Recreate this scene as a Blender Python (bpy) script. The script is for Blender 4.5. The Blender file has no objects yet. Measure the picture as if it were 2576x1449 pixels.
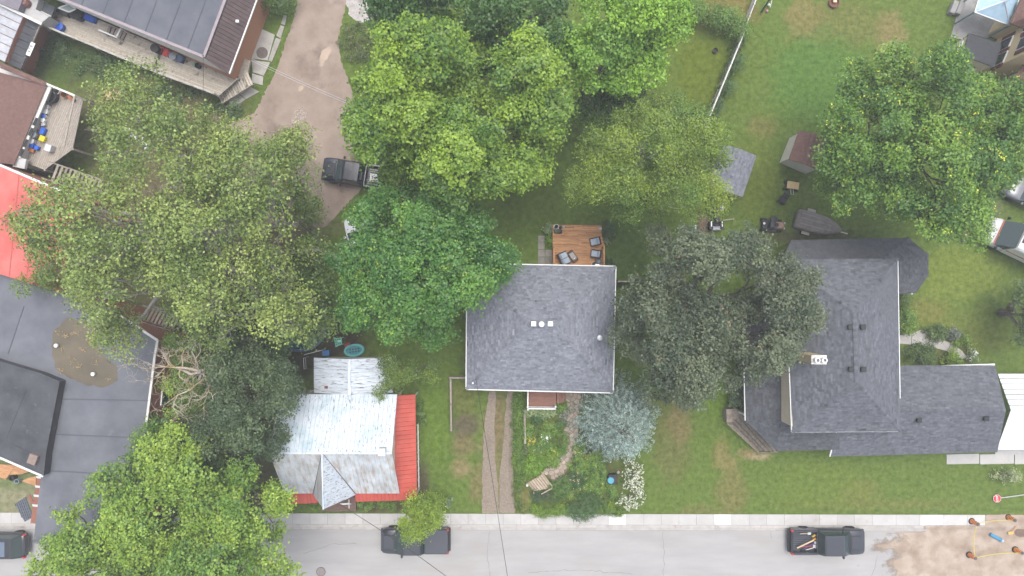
import bpy, math, random
import numpy as np
from mathutils import Vector, Matrix
random.seed(7); RNG = np.random.default_rng(7)
SC = bpy.context.scene; COL = SC.collection
R = math.radians
# ---------------------------------------------------------------- camera, sky, sun, exposure
H = 54.0; W_IMG = 2576.0; S = 81.0 / W_IMG      # flying height, overview pixels, metres per overview pixel on the ground
cam = bpy.data.cameras.new('camera'); cam.lens = 24; cam.sensor_width = 36; cam.clip_end = 2000
camo = bpy.data.objects.new('camera', cam); COL.objects.link(camo); camo.location = (0, 0, H); SC.camera = camo
world = bpy.data.worlds.new('World'); SC.world = world; world.use_nodes = True
wn = world.node_tree.nodes; wl = world.node_tree.links
sky = wn.new('ShaderNodeTexSky'); sky.sky_type = 'NISHITA'; sky.sun_disc = False
SUN_EL, SUN_AZ = 75, 20
sky.sun_elevation = R(SUN_EL); sky.sun_rotation = R(SUN_AZ); sky.dust_density = 4; sky.air_density = 1; sky.ozone_density = 1
hs = wn.new('ShaderNodeHueSaturation'); hs.inputs['Saturation'].default_value = 0.42
bg = wn['Background']; bg.inputs[1].default_value = 0.15
wl.new(sky.outputs[0], hs.inputs['Color']); wl.new(hs.outputs[0], bg.inputs[0])
sl = bpy.data.lights.new('sun', 'SUN'); sl.energy = 0.75; sl.angle = R(30); sl.color = (1, .97, .92)
so = bpy.data.objects.new('sun', sl); COL.objects.link(so)
_d = Vector((math.sin(R(SUN_AZ)) * math.cos(R(SUN_EL)), math.cos(R(SUN_AZ)) * math.cos(R(SUN_EL)), math.sin(R(SUN_EL))))
so.rotation_euler = _d.to_track_quat('Z', 'Y').to_euler(); so.location = (0, 0, 80)
SC.view_settings.view_transform = 'Standard'; SC.view_settings.look = 'None'
SC.view_settings.exposure = 1.4; SC.view_settings.gamma = 1
SC.render.engine = 'CYCLES'; SC.cycles.max_bounces = 6; SC.cycles.diffuse_bounces = 3
# ---------------------------------------------------------------- positions: survey pixels to metres at a height
def P(x, y, z=0.0):
    k = S * (H - z) / H
    return Vector(((x - 1288) * k, (724.5 - y) * k, z))
_CR = dict(a1=(0, 0, .5245), a2=(1000, 0, .5245), a3=(2000, 0, .5245), a4=(2900, 0, .5246), b1=(0, 700, .552), b2=(1000, 700, .552),
           b3=(2000, 700, .552), b4=(2900, 700, .5522), c1=(0, 1400, .599), c2=(1000, 1400, .599), c3=(2000, 1400, .599), c4=(2900, 1400, .5989))
def Q(c, x, y):
    a, b, k = _CR[c]; return ((a + x * k) / 1.56522, (b + y * k) / 1.56522)
def K(c, x, y, z=0.0): return P(*Q(c, x, y), z)
def KL(c, pts, z=0.0): return [K(c, x, y, z) for x, y in pts]
def PL(pts, z=0.0): return [P(x, y, z) for x, y in pts]
# ---------------------------------------------------------------- materials
MATS = {}; ALBEDO = .72          # one calibration factor for all surveyed surface colours
def mat(name, c1, c2=None, scale=4., rough=.85, bump=0., bscale=None, tint=.0, metal=0., spec=.3, vec=(1, 1, 1), rz=0., c3=None, s3=1., t3=(.5, .65), detail=5., lo=.35, hi=.65, coat=0., bdist=.02, attr=False, v3=(1,1,1)):
    if name in MATS: return MATS[name]
    if not attr: c1, c2, c3 = [tuple(v * ALBEDO for v in c) if c else None for c in (c1, c2, c3)]
    m = bpy.data.materials.new(name); m.use_nodes = True; n = m.node_tree.nodes; l = m.node_tree.links
    b = n['Principled BSDF']; b.inputs['Roughness'].default_value = rough; b.inputs['Metallic'].default_value = metal
    b.inputs['Specular IOR Level'].default_value = spec; b.inputs['Coat Weight'].default_value = coat
    g = n.new('ShaderNodeNewGeometry')
    def mapped(v, rot=0.):
        mp = n.new('ShaderNodeMapping'); mp.inputs['Scale'].default_value = v; mp.inputs['Rotation'].default_value = (0, 0, rot)
        mp.vector_type = 'POINT'
        r0 = n.new('ShaderNodeVectorRotate'); r0.rotation_type = 'Z_AXIS'; r0.inputs['Angle'].default_value = -rot
        l.new(g.outputs['Position'], r0.inputs['Vector']); mp.inputs['Rotation'].default_value = (0, 0, 0)
        l.new(r0.outputs[0], mp.inputs['Vector']); return mp.outputs[0]
    def noise(sc, v, det=detail):
        t = n.new('ShaderNodeTexNoise'); t.inputs['Scale'].default_value = sc; t.inputs['Detail'].default_value = det
        t.inputs['Roughness'].default_value = .62; l.new(mapped(v, rz), t.inputs['Vector']); return t.outputs['Fac']
    def ramp(f, a, bb):
        r = n.new('ShaderNodeMapRange'); r.inputs[1].default_value = a; r.inputs[2].default_value = bb; l.new(f, r.inputs[0]); return r.outputs[0]
    def mix(f, a, bb, mode='MIX'):
        x = n.new('ShaderNodeMix'); x.data_type = 'RGBA'; x.blend_type = mode
        for s_, v in ((x.inputs['Factor'], f), (x.inputs['A'], a), (x.inputs['B'], bb)):
            if isinstance(v, bpy.types.NodeSocket): l.new(v, s_)
            else: s_.default_value = v if not isinstance(v, tuple) else (*v, 1)
        return x.outputs['Result']
    base = None
    if attr:
        a = n.new('ShaderNodeAttribute'); a.attribute_name = 'col'; base = a.outputs['Color']
        if c2: base = mix(ramp(noise(scale, vec), lo, hi), mix(1., base, c1, 'MULTIPLY'), mix(1., base, c2, 'MULTIPLY'))
    elif c2: base = mix(ramp(noise(scale, vec), lo, hi), c1, c2)
    if c3: base = mix(ramp(noise(s3, v3), *t3), base if base else c1, c3)
    if tint:
        a = n.new('ShaderNodeAttribute'); a.attribute_name = 'tint'
        mm = n.new('ShaderNodeMath'); mm.operation = 'MULTIPLY_ADD'; l.new(a.outputs['Fac'], mm.inputs[0]); mm.inputs[1].default_value = tint; mm.inputs[2].default_value = 1
        cb = n.new('ShaderNodeCombineColor'); [l.new(mm.outputs[0], cb.inputs[i]) for i in range(3)]
        base = mix(1., base if base else c1, cb.outputs[0], 'MULTIPLY')
    if base is None: b.inputs['Base Color'].default_value = (*c1, 1)
    else: l.new(base, b.inputs['Base Color'])
    if bump:
        bp = n.new('ShaderNodeBump'); bp.inputs['Strength'].default_value = bump; bp.inputs['Distance'].default_value = bdist
        l.new(noise(bscale or scale * 3, vec, 4.), bp.inputs['Height']); l.new(bp.outputs[0], b.inputs['Normal'])
    MATS[name] = m; return m
def glassy(name, c, rough=.08, alpha=1., trans=0.):
    m = mat(name, c, rough=rough, spec=.6); b = m.node_tree.nodes['Principled BSDF']
    b.inputs['Alpha'].default_value = alpha; b.inputs['Transmission Weight'].default_value = trans; return m
def leafmat(name='leaf', trans=.24):
    m = bpy.data.materials.new(name); m.use_nodes = True; n = m.node_tree.nodes; l = m.node_tree.links; n.remove(n['Principled BSDF'])
    a = n.new('ShaderNodeAttribute'); a.attribute_name = 'col'
    d = n.new('ShaderNodeBsdfDiffuse'); t = n.new('ShaderNodeBsdfTranslucent'); g = n.new('ShaderNodeBsdfGlossy'); g.inputs['Roughness'].default_value = .5
    x = n.new('ShaderNodeMixShader'); x.inputs[0].default_value = trans; y = n.new('ShaderNodeMixShader'); y.inputs[0].default_value = .035
    l.new(a.outputs['Color'], d.inputs[0]); l.new(a.outputs['Color'], t.inputs[0]); l.new(d.outputs[0], x.inputs[1]); l.new(t.outputs[0], x.inputs[2])
    l.new(x.outputs[0], y.inputs[1]); l.new(g.outputs[0], y.inputs[2]); l.new(y.outputs[0], n['Material Output'].inputs[0]); return m
LEAF = leafmat()
# ---------------------------------------------------------------- objects
ORG = {}
def tag(o, label=None, cat=None, group=None, kind=None):
    for k, v in (('label', label), ('category', cat), ('group', group), ('kind', kind)):
        if v: o[k] = v
    return o
def thing(name, label, cat, loc, rz=0., group=None, local=False):
    o = bpy.data.objects.new(name, None); COL.objects.link(o); o.location = loc; o.rotation_euler = (0, 0, rz); o.empty_display_size = .3
    tag(o, label, cat, group); ORG[o.name] = Vector((0, 0, 0)) if local else Vector(loc); return o
def link(name, me, parent=None, off=None):
    o = bpy.data.objects.new(name, me); COL.objects.link(o)
    if parent: o.parent = parent; ORG[o.name] = ORG.get(parent.name, Vector())
    return o
def copy_tree(o, parent=None):
    c = o.copy(); COL.objects.link(c); c.parent = parent; ORG[c.name] = ORG.get(o.name, Vector())
    for ch in list(o.children): copy_tree(ch, c)
    return c
def frame(n):
    n = n.normalized(); a = Vector((0, 0, 1)) if abs(n.z) < .9 else Vector((1, 0, 0)); u = a.cross(n).normalized(); return u, n.cross(u)
class MB:
    def __init__(s): s.v = []; s.f = []; s.t = []
    def add(s, vs, fs, t=0.):
        k = len(s.v); s.v += [Vector(p) for p in vs]; s.f += [[i + k for i in f] for f in fs]; s.t += [t] * len(fs); return s
    def box(s, c, d, rz=0., rx=0., ry=0., t=0., taper=1.):
        M = Matrix.Translation(c) @ Matrix.Rotation(rz, 4, 'Z') @ Matrix.Rotation(ry, 4, 'Y') @ Matrix.Rotation(rx, 4, 'X')
        v = [M @ Vector((x * d[0] / 2 * (taper if z > 0 else 1), y * d[1] / 2 * (taper if z > 0 else 1), z * d[2] / 2)) for z in (-1, 1) for x, y in ((-1, -1), (1, -1), (1, 1), (-1, 1))]
        return s.add(v, [(3, 2, 1, 0), (4, 5, 6, 7), (0, 1, 5, 4), (1, 2, 6, 5), (2, 3, 7, 6), (3, 0, 4, 7)], t)
    def rbox(s, c, d, rz=0., r=.03, t=0., rx=0., ry=0.):      # box with its upper and lower edges bevelled
        M = Matrix.Translation(c) @ Matrix.Rotation(rz, 4, 'Z') @ Matrix.Rotation(ry, 4, 'Y') @ Matrix.Rotation(rx, 4, 'X')
        x, y, z = d[0] / 2, d[1] / 2, d[2] / 2; v = []
        for zz, k in ((-z, r), (-z + r, 0), (z - r, 0), (z, r)):
            a, b = x - k, y - k; q = r
            v += [M @ Vector(p) for p in ((-a + q, -b, zz), (a - q, -b, zz), (a, -b + q, zz), (a, b - q, zz), (a - q, b, zz), (-a + q, b, zz), (-a, b - q, zz), (-a, -b + q, zz))]
        f = [list(range(7, -1, -1)), list(range(24, 32))]
        for i in range(3):
            for j in range(8): f.append((i * 8 + j, i * 8 + (j + 1) % 8, i * 8 + 8 + (j + 1) % 8, i * 8 + 8 + j))
        return s.add(v, f, t)
    def beam(s, a, b, w, h, t=0.):
        a, b = Vector(a), Vector(b); d = b - a; L = d.length; rz = math.atan2(d.y, d.x); ry = -math.asin(max(-1, min(1, d.z / L)))
        return s.box((a + b) / 2, (L, w, h), rz=rz, ry=ry, t=t)
    def prism(s, poly, z0, z1, t=0.):
        poly = [(p[0], p[1]) for p in poly]; n = len(poly)
        if sum(poly[i][0] * poly[(i + 1) % n][1] - poly[(i + 1) % n][0] * poly[i][1] for i in range(n)) < 0: poly = poly[::-1]
        v = [(x, y, z0) for x, y in poly] + [(x, y, z1) for x, y in poly]
        return s.add(v, [list(range(n - 1, -1, -1)), list(range(n, 2 * n))] + [(i, (i + 1) % n, n + (i + 1) % n, n + i) for i in range(n)], t)
    def face(s, pts, t=0.):
        return s.add(pts, [list(range(len(pts)))], t)
    def slab(s, pts, th, t=0.):
        pts = [Vector(p) for p in pts]; n = len(pts); nn = sum(((pts[i] - pts[0]).cross(pts[i + 1] - pts[0]) for i in range(1, n - 1)), Vector())
        if nn.z < 0: pts = pts[::-1]
        d = Vector((0, 0, -th))
        return s.add(pts + [p + d for p in pts], [list(range(n)), list(range(2 * n - 1, n - 1, -1))] + [(i, n + i, n + (i + 1) % n, (i + 1) % n) for i in range(n)], t)
    def tube(s, pts, r, n=6, t=0., cap=True):
        pts = [Vector(p) for p in pts]; r = r if isinstance(r, (list, tuple)) else [r] * len(pts); k = len(s.v); u = None
        for i, p in enumerate(pts):
            d = (pts[min(i + 1, len(pts) - 1)] - pts[max(i - 1, 0)]).normalized()
            if u is None: u, w = frame(d)
            else:
                u = (u - d * u.dot(d)).normalized(); w = d.cross(u)
            for j in range(n):
                a = 2 * math.pi * j / n; s.v.append(p + (u * math.cos(a) + w * math.sin(a)) * r[i])
        nf = 0
        for i in range(len(pts) - 1):
            for j in range(n): s.f.append([k + i * n + j, k + i * n + (j + 1) % n, k + i * n + n + (j + 1) % n, k + i * n + n + j]); nf += 1
        if cap: s.f += [[k + j for j in range(n - 1, -1, -1)], [k + (len(pts) - 1) * n + j for j in range(n)]]; nf += 2
        s.t += [t] * nf; return s
    def lathe(s, c, prof, n=12, t=0., M=None):
        k = len(s.v); c = Vector(c)
        for r, z in prof:
            for j in range(n):
                a = 2 * math.pi * j / n; p = Vector((r * math.cos(a), r * math.sin(a), z)); s.v.append(c + (M @ p if M else p))
        m = len(prof); fs = [[k + i * n + j, k + i * n + (j + 1) % n, k + i * n + n + (j + 1) % n, k + i * n + n + j] for i in range(m - 1) for j in range(n)]
        fs += [[k + j for j in range(n - 1, -1, -1)], [k + (m - 1) * n + j for j in range(n)]]
        s.f += fs; s.t += [t] * len(fs); return s
    def mesh(s, name, m, off=Vector(), smooth=False):
        me = bpy.data.meshes.new(name); me.from_pydata([p - off for p in s.v], [], s.f)
        if any(s.t): me.attributes.new('tint', 'FLOAT', 'FACE').data.foreach_set('value', s.t)
        for mm in (m if isinstance(m, (list, tuple)) else [m]): me.materials.append(mm)
        if smooth: me.polygons.foreach_set('use_smooth', [True] * len(me.polygons))
        me.update(); return me
    def build(s, name, m, parent=None, smooth=False, label=None, cat=None, group=None, kind=None, loc=None):
        if parent: o = link(name, s.mesh(name, m, ORG.get(parent.name, Vector()), smooth), parent)
        else:
            if loc is None:
                xs = [p.x for p in s.v]; ys = [p.y for p in s.v]; loc = Vector(((min(xs) + max(xs)) / 2, (min(ys) + max(ys)) / 2, min(p.z for p in s.v)))
            o = link(name, s.mesh(name, m, Vector(loc), smooth)); o.location = loc; ORG[o.name] = Vector(loc)
        return tag(o, label, cat, group, kind)
def clip(poly, axis, val, keep_less):
    out = []; n = len(poly)
    for i in range(n):
        a, b = poly[i], poly[(i + 1) % n]; da, db = a[axis] - val, b[axis] - val
        if not keep_less: da, db = -da, -db
        if da <= 0: out.append(a)
        if (da < 0 < db) or (db < 0 < da):
            t = da / (da - db); out.append((a[0] + (b[0] - a[0]) * t, a[1] + (b[1] - a[1]) * t))
    return out
def plane_frame(pts, along=None):
    pts = [Vector(p) for p in pts]; n = sum(((pts[i] - pts[0]).cross(pts[i + 1] - pts[0]) for i in range(1, len(pts) - 1)), Vector()).normalized()
    if n.z < 0: n = -n
    v = Vector(along) if along else Vector((0, 0, 1)); v = (v - n * v.dot(n)).normalized(); u = v.cross(n).normalized()
    return pts[0], u, v, n
def strips(parent, name, pts, width, m, along=None, gap=.006, th=.03, rib=0., ribw=.03, tv=.5, kind=None, cut=None):
    """planar polygon cut into boards or roof panels that run along `along` (up the slope by default); each one a part"""
    o, u, v, n = plane_frame(pts, along); p2 = [((p - o).dot(u), (p - o).dot(v)) for p in map(Vector, pts)]
    x = min(p[0] for p in p2); x1 = max(p[0] for p in p2); outs = []
    while x < x1 - .01:
        q = clip(clip(p2, 0, x + gap / 2, False), 0, x + width - gap / 2, True)
        segs = [q]
        if cut and len(q) > 2:
            vs = [a[1] for a in q]; c = min(vs) + random.uniform(.25, .75) * (max(vs) - min(vs))
            if max(vs) - min(vs) > cut: segs = [clip(q, 1, c - .004, True), clip(q, 1, c + .004, False)]
        for q in segs:
            if len(q) > 2:
                mb = MB(); t = random.uniform(-1, 1) * tv; k = len(q); P3 = [o + u * a + v * b for a, b in q]
                nn = sum(((P3[i] - P3[0]).cross(P3[i + 1] - P3[0]) for i in range(1, k - 1)), Vector())
                if nn.dot(n) < 0: P3 = P3[::-1]
                dz = n * random.uniform(0, .003)
                mb.add([p + dz for p in P3] + [p - n * th for p in P3], [list(range(k)), list(range(2 * k - 1, k - 1, -1))] + [(i, k + i, k + (i + 1) % k, (i + 1) % k) for i in range(k)], t)
                if rib:
                    vs = sorted(b for a, b in q if a < x + gap / 2 + .02) or sorted(b for a, b in q)
                    if len(vs) > 1 and vs[-1] - vs[0] > .05:
                        a0 = x + ribw / 2 + gap; A = o + u * a0 + v * vs[0] + n * rib * .5; B = o + u * a0 + v * vs[-1] + n * rib * .5
                        w = u * ribw / 2; h = n * rib * .5
                        mb.add([A - w - h, A + w - h, A + w * .5 + h, A - w * .5 + h, B - w - h, B + w - h, B + w * .5 + h, B - w * .5 + h], [(0, 1, 2, 3), (7, 6, 5, 4), (1, 5, 6, 2), (2, 6, 7, 3), (3, 7, 4, 0)], t)
                outs.append(mb.build(name, m, parent, kind=kind))
        x += width
    return outs
def shingles(parent, pts, m, ex=.145, tw=.3, nparts=0, mb=None):
    """courses of shingle tabs on a convex planar roof face"""
    o, u, v, n = plane_frame(pts); p2 = [((p - o).dot(u), (p - o).dot(v)) for p in map(Vector, pts)]
    v0 = min(p[1] for p in p2); v1 = max(p[1] for p in p2); own = mb is None; mb = mb or MB()
    def iv(y):
        xs = []
        for i in range(len(p2)):
            a, b = p2[i], p2[(i + 1) % len(p2)]
            if (a[1] - y) * (b[1] - y) <= 0 and a[1] != b[1]: xs.append(a[0] + (b[0] - a[0]) * (y - a[1]) / (b[1] - a[1]))
        return (min(xs), max(xs)) if len(xs) > 1 else None
    y = v0 + .001; tabs = []
    while y < v1 - .02:
        yt = min(y + ex, v1 - .001); i0, i1 = iv(y), iv(yt)
        if i0 and i1:
            x = min(i0[0], i1[0]) - random.random() * tw; xe = max(i0[1], i1[1])
            while x < xe:
                w = tw * random.choice((.55, .8, 1, 1.2, 1.5)); a, b = x, x + w - .006; x += w
                q = [max(i0[0], min(i0[1], a)), max(i0[0], min(i0[1], b)), max(i1[0], min(i1[1], b)), max(i1[0], min(i1[1], a))]
                if q[1] - q[0] < .01 and q[2] - q[3] < .01: continue
                h = random.choice((.012, .018, .024))
                A = o + u * q[0] + v * y; B = o + u * q[1] + v * y; C = o + u * q[2] + v * yt; D = o + u * q[3] + v * yt
                tabs.append(([A + n * h, B + n * h, C + n * .006, D + n * .006, A, B], random.gauss(0, .5)))
        y += ex
    pick = set()
    if nparts: 
        st = max(0, len(tabs) // 2 - nparts // 2); pick = set(range(st, min(len(tabs), st + nparts)))
    for i, (vs, t) in enumerate(tabs):
        f = [(0, 1, 2, 3), (4, 5, 1, 0)]
        (MB() .add(vs, f, t).build('shingle', m, parent) if i in pick else mb.add(vs, f, t))
    if own: mb.build('shingles', m, parent, kind='stuff')
    return mb
def caps(parent, a, b, m, w=.26, step=.2):
    a, b = Vector(a), Vector(b); L = (b - a).length; k = max(1, int(L / step)); mb = MB(); d = (b - a) / k
    sd = Vector((-d.y, d.x, 0)).normalized() * w / 2
    for i in range(k):
        p = a + d * i + Vector((0, 0, .05)); q = p + d * 1.02 - Vector((0, 0, .012)); dn = Vector((0, 0, -.05))
        mb.add([p, q, q + sd + dn, p + sd + dn, p - sd + dn, q - sd + dn], [(0, 1, 2, 3), (1, 0, 4, 5)], random.gauss(0, .5))
    return mb.build('ridge_cap', m, parent, kind='stuff')
def gutter(parent, a, b, m, w=.1, brackets=0., inward=None, mb_m=None):
    a, b = Vector(a), Vector(b); o = MB().beam(a, b, w, .09).build('gutter', m, parent)
    if brackets:
        k = int((b - a).length / brackets)
        for i in range(1, k):
            p = a + (b - a) * i / k; q = p + Vector(inward) * .2 + Vector((0, 0, .05)); MB().beam(p + Vector((0, 0, .05)), q, .03, .015).build('bracket', m, o)
    return o
def rough_poly(pts, step=.3, amp=.1, seed=0):
    out = []; rr = random.Random(seed); n = len(pts)
    for i in range(n):
        a, b = Vector(pts[i]), Vector(pts[(i + 1) % n]); d = b - a; L = d.length; k = max(1, int(L / step)); nn = Vector((-d.y, d.x, 0)).normalized()
        for j in range(k): out.append(a + d * j / k + nn * (rr.gauss(0, amp) if j else 0))
    return out
def inpoly(X, Y, poly):
    ins = np.zeros(X.shape, bool); n = len(poly)
    for i in range(n):
        x0, y0 = poly[i][0], poly[i][1]; x1, y1 = poly[(i + 1) % n][0], poly[(i + 1) % n][1]
        if y0 == y1: continue
        ins ^= ((y0 > Y) != (y1 > Y)) & (X < (x1 - x0) * (Y - y0) / (y1 - y0) + x0)
    return ins
def np_mesh(name, V, F, col=None, m=None):
    me = bpy.data.meshes.new(name); k = F.shape[1]; me.vertices.add(len(V)); me.vertices.foreach_set('co', V.astype(np.float32).ravel())
    me.loops.add(F.size); me.loops.foreach_set('vertex_index', F.astype(np.int32).ravel()); me.polygons.add(len(F))
    me.polygons.foreach_set('loop_start', np.arange(0, F.size, k, dtype=np.int32))
    if col is not None:
        at = me.attributes.new('col', 'FLOAT_COLOR', 'POINT'); at.data.foreach_set('color', np.concatenate([col, np.ones((len(col), 1))], 1).astype(np.float32).ravel())
    if m: me.materials.append(m)
    me.update(calc_edges=True); return me
# ================================================================ the setting: ground, street, pavement, tracks
def KY(x): return 1291.5 + (x - 700) * .0022          # north edge of the pavement, overview pixels
GB = [  # x, y, rx, ry, colour, weight (overview pixels): bare, dry and weedy ground, and lawn with shade painted in
 (2025, 50, 50, 55, (.20, .145, .07), .55), (2240, 85, 38, 60, (.20, .15, .075), .6), (2110, 60, 120, 60, (.12, .125, .04), .6), (1915, 320, 40, 28, (.15, .12, .05), .45),
 (2060, 200, 120, 120, (.06, .135, .028), .7), (1930, 520, 60, 60, (.095, .14, .022), .7), (1890, 440, 70, 90, (.095, .125, .022), .6),
 (1770, 180, 80, 120, (.085, .115, .014), .8), (1830, 30, 80, 45, (.14, .115, .04), .85), (1330, 480, 90, 130, (.055, .085, .018), .75), (1570, 640, 60, 90, (.045, .08, .02), .7),  # last two: shade by the maple and the middle house, painted into the lawn colour
 (1815, 1145, 22, 40, (.20, .15, .075), .5), (1842, 1165, 18, 22, (.20, .15, .075), .5), (1905, 1150, 34, 9, (.30, .24, .16), .8), (1880, 1140, 30, 10, (.20, .15, .08), .6),
 (1840, 1240, 40, 60, (.15, .12, .055), .5), (1690, 1100, 50, 120, (.105, .105, .04), .6), (1760, 1290, 60, 20, (.13, .12, .05), .5), (2160, 1235, 50, 30, (.15, .135, .045), .45),
 (2200, 1270, 240, 16, (.12, .125, .04), .45), (2060, 1220, 120, 60, (.095, .14, .026), .6), (1790, 985, 60, 60, (.09, .16, .02), .7), (1710, 1060, 30, 60, (.16, .125, .065), .5),
 (1160, 1178, 26, 24, (.22, .165, .10), .6), (1170, 1070, 34, 34, (.085, .07, .052), .85), (1165, 1120, 30, 30, (.14, .11, .06), .7), (1200, 1220, 22, 50, (.15, .12, .06), .6), (1165, 1000, 40, 50, (.10, .105, .035), .6),
 (1255, 1060, 12, 90, (.11, .095, .045), .8), (1250, 1140, 42, 150, (.15, .125, .07), .6), (1312, 1250, 22, 50, (.14, .11, .05), .6), (1090, 1060, 45, 120, (.085, .145, .022), .7), (1120, 1240, 60, 40, (.085, .14, .025), .6),
 (2420, 840, 130, 60, (.11, .14, .03), .7), (2400, 690, 130, 70, (.125, .165, .03), .7), (2330, 780, 60, 30, (.15, .14, .04), .5),
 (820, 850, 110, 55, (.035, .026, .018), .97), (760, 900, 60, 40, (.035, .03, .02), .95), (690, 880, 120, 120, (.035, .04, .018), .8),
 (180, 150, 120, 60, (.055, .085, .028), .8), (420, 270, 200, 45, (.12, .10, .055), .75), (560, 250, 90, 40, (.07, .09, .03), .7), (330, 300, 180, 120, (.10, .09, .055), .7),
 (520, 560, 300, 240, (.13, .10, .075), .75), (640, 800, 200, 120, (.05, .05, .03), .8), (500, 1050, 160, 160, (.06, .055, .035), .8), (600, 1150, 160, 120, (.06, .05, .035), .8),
 (1380, 1100, 60, 80, (.075, .10, .03), .7), (1470, 1180, 110, 90, (.075, .085, .03), .8), (1395, 1075, 35, 14, (.15, .085, .05), .6), (2370, 880, 90, 50, (.06, .06, .03), .6),
 (1055, 1215, 26, 60, (.07, .055, .04), .8), (940, 1273, 120, 16, (.06, .045, .03), .9), (1180, 925, 20, 40, (.06, .07, .03), .7),
 (2040, 600, 120, 20, (.06, .055, .035), .7), (2460, 590, 60, 20, (.10, .085, .06), .7), (2440, 530, 80, 60, (.10, .095, .07), .6),
 (40, 1240, 60, 90, (.22, .20, .15), .6), (30, 1200, 60, 30, (.08, .12, .035), .7)]
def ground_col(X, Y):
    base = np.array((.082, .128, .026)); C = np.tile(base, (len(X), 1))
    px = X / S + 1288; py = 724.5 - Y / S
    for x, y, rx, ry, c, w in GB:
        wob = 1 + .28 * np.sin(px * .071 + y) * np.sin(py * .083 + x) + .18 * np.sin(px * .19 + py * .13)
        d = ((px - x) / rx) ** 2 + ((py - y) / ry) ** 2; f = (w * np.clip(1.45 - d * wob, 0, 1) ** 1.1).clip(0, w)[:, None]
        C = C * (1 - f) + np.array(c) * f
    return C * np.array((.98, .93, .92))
def make_ground():
    xs = np.concatenate([[-400, -150, -70], np.arange(-44, 44.1, .4), [70, 150, 400]])
    yk = P(0, KY(1288) + 30.6, 0).y
    ys = np.concatenate([[-400, -150, -60, -30, yk - .02], [yk + .001], np.arange(yk + .3, 27, .4), [60, 150, 400]])
    X, Y = np.meshgrid(xs, ys); Z = np.where(Y < yk, -.16, 0.0)
    V = np.stack([X.ravel(), Y.ravel(), Z.ravel()], 1); nx = len(xs); ny = len(ys)
    i = np.arange(nx * ny).reshape(ny, nx); F = np.stack([i[:-1, :-1].ravel(), i[:-1, 1:].ravel(), i[1:, 1:].ravel(), i[1:, :-1].ravel()], 1)
    m = mat('lawn', (.62, .68, .5), (1.38, 1.3, 1.45), scale=2.6, c3=(.055, .10, .022), s3=1.1, t3=(.58, .78), attr=True, bump=.6, bscale=22, bdist=.05, rough=.95, spec=.1, lo=.3, hi=.7)
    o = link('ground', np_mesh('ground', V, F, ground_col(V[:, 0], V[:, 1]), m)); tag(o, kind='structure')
make_ground()
M_street = mat('street', (.335, .326, .32), (.385, .375, .368), scale=.7, vec=(.35, 1.6, 1), bump=.25, bscale=60, c3=(.325, .30, .275), s3=.22, v3=(.5, 1.2, 1), t3=(.55, .8), rough=.9)
def sheet(name, pts, z, m, kind='structure', amp=.0, step=.3, seed=1, th=0):
    pts = rough_poly(pts, step, amp, seed) if amp else pts
    mb = MB(); pts = [Vector((p[0], p[1], z)) for p in pts]
    a = sum(pts[i].x * pts[(i + 1) % len(pts)].y - pts[(i + 1) % len(pts)].x * pts[i].y for i in range(len(pts)))
    mb.face(pts if a > 0 else pts[::-1]); return mb.build(name, m, kind=kind)
# street lies 0.14 m below the pavement
ky = lambda x, d, z=0: P(x, KY(x) + d, z)
STREET = sheet('street', [ky(-400, 42.5, 0), ky(3000, 42.5, 0), (90, -60, 0), (-90, -60, 0)], -.14, M_street)
M_kerb = mat('kerb', (.40, .375, .35), (.48, .46, .435), scale=2, rough=.9, c3=(.27, .22, .185), s3=1.3, t3=(.58, .75), bump=.2, tint=.08)
M_walk = mat('pavement', (.44, .425, .41), (.50, .485, .47), scale=1.1, rough=.9, c3=(.38, .345, .31), s3=.8, t3=(.6, .78), bump=.2, bscale=50, tint=.12)
M_crack = mat('tar_line', (.20, .19, .185), rough=.9)
def crack(parent, pts, w=.025, seed=0):
    rr = random.Random(seed); P_ = []
    for i in range(len(pts) - 1):
        a, b = P(*pts[i], 0), P(*pts[i + 1], 0); n = max(2, int((b - a).length / .3))
        P_ += [a.lerp(b, j / n) + Vector((rr.gauss(0, .035), rr.gauss(0, .035), 0)) for j in range(n)]
    mb = MB(); z = -.136
    for a, b in zip(P_, P_[1:]):
        d = (b - a).normalized(); s_ = Vector((-d.y, d.x, 0)) * w * rr.uniform(.3, .7); mb.add([(a.x - s_.x, a.y - s_.y, z), (b.x - s_.x, b.y - s_.y, z), (b.x + s_.x, b.y + s_.y, z), (a.x + s_.x, a.y + s_.y, z)], [(0, 1, 2, 3)])
    mb.build('crack', M_crack, parent)
for k_, q_ in enumerate((((1668, 1336), (1672, 1390), (1668, 1460)), ((760, 1395), (830, 1372), (905, 1368)), ((1230, 1336), (1226, 1400), (1236, 1470)), ((1940, 1336), (1944, 1365)), ((2210, 1400), (2190, 1470)), ((1330, 1440), (1460, 1436), (1600, 1446)), ((700, 1420), (742, 1440)))): crack(STREET, q_, .03, k_)
walk = thing('pavement', None, None, P(1288, 1305)); tag(walk, kind='structure'); kerb = thing('kerb', None, None, P(1288, 1330)); tag(kerb, kind='structure')
_x = -60.; _n = 0
while _x < 2478:
    w = 44.2 if _x < 2180 else 60; x1 = min(_x + w, 2479)
    bright = 0
    if 1514 < _x + w / 2 < 1560 or 1780 < _x + w / 2 < 1827: bright = 2.6
    elif x1 > 2335: bright = 1.6
    z = random.uniform(-.004, .004)
    q = [ky(_x + .25, 0, .02), ky(x1 - .25, 0, .02), ky(x1 - .25, 27, .02), ky(_x + .25, 27, .02)]
    MB().prism(q, -.1, .02 + z, bright + random.gauss(0, .35)).build('slab', M_walk, walk); _x = x1; _n += 1
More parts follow.
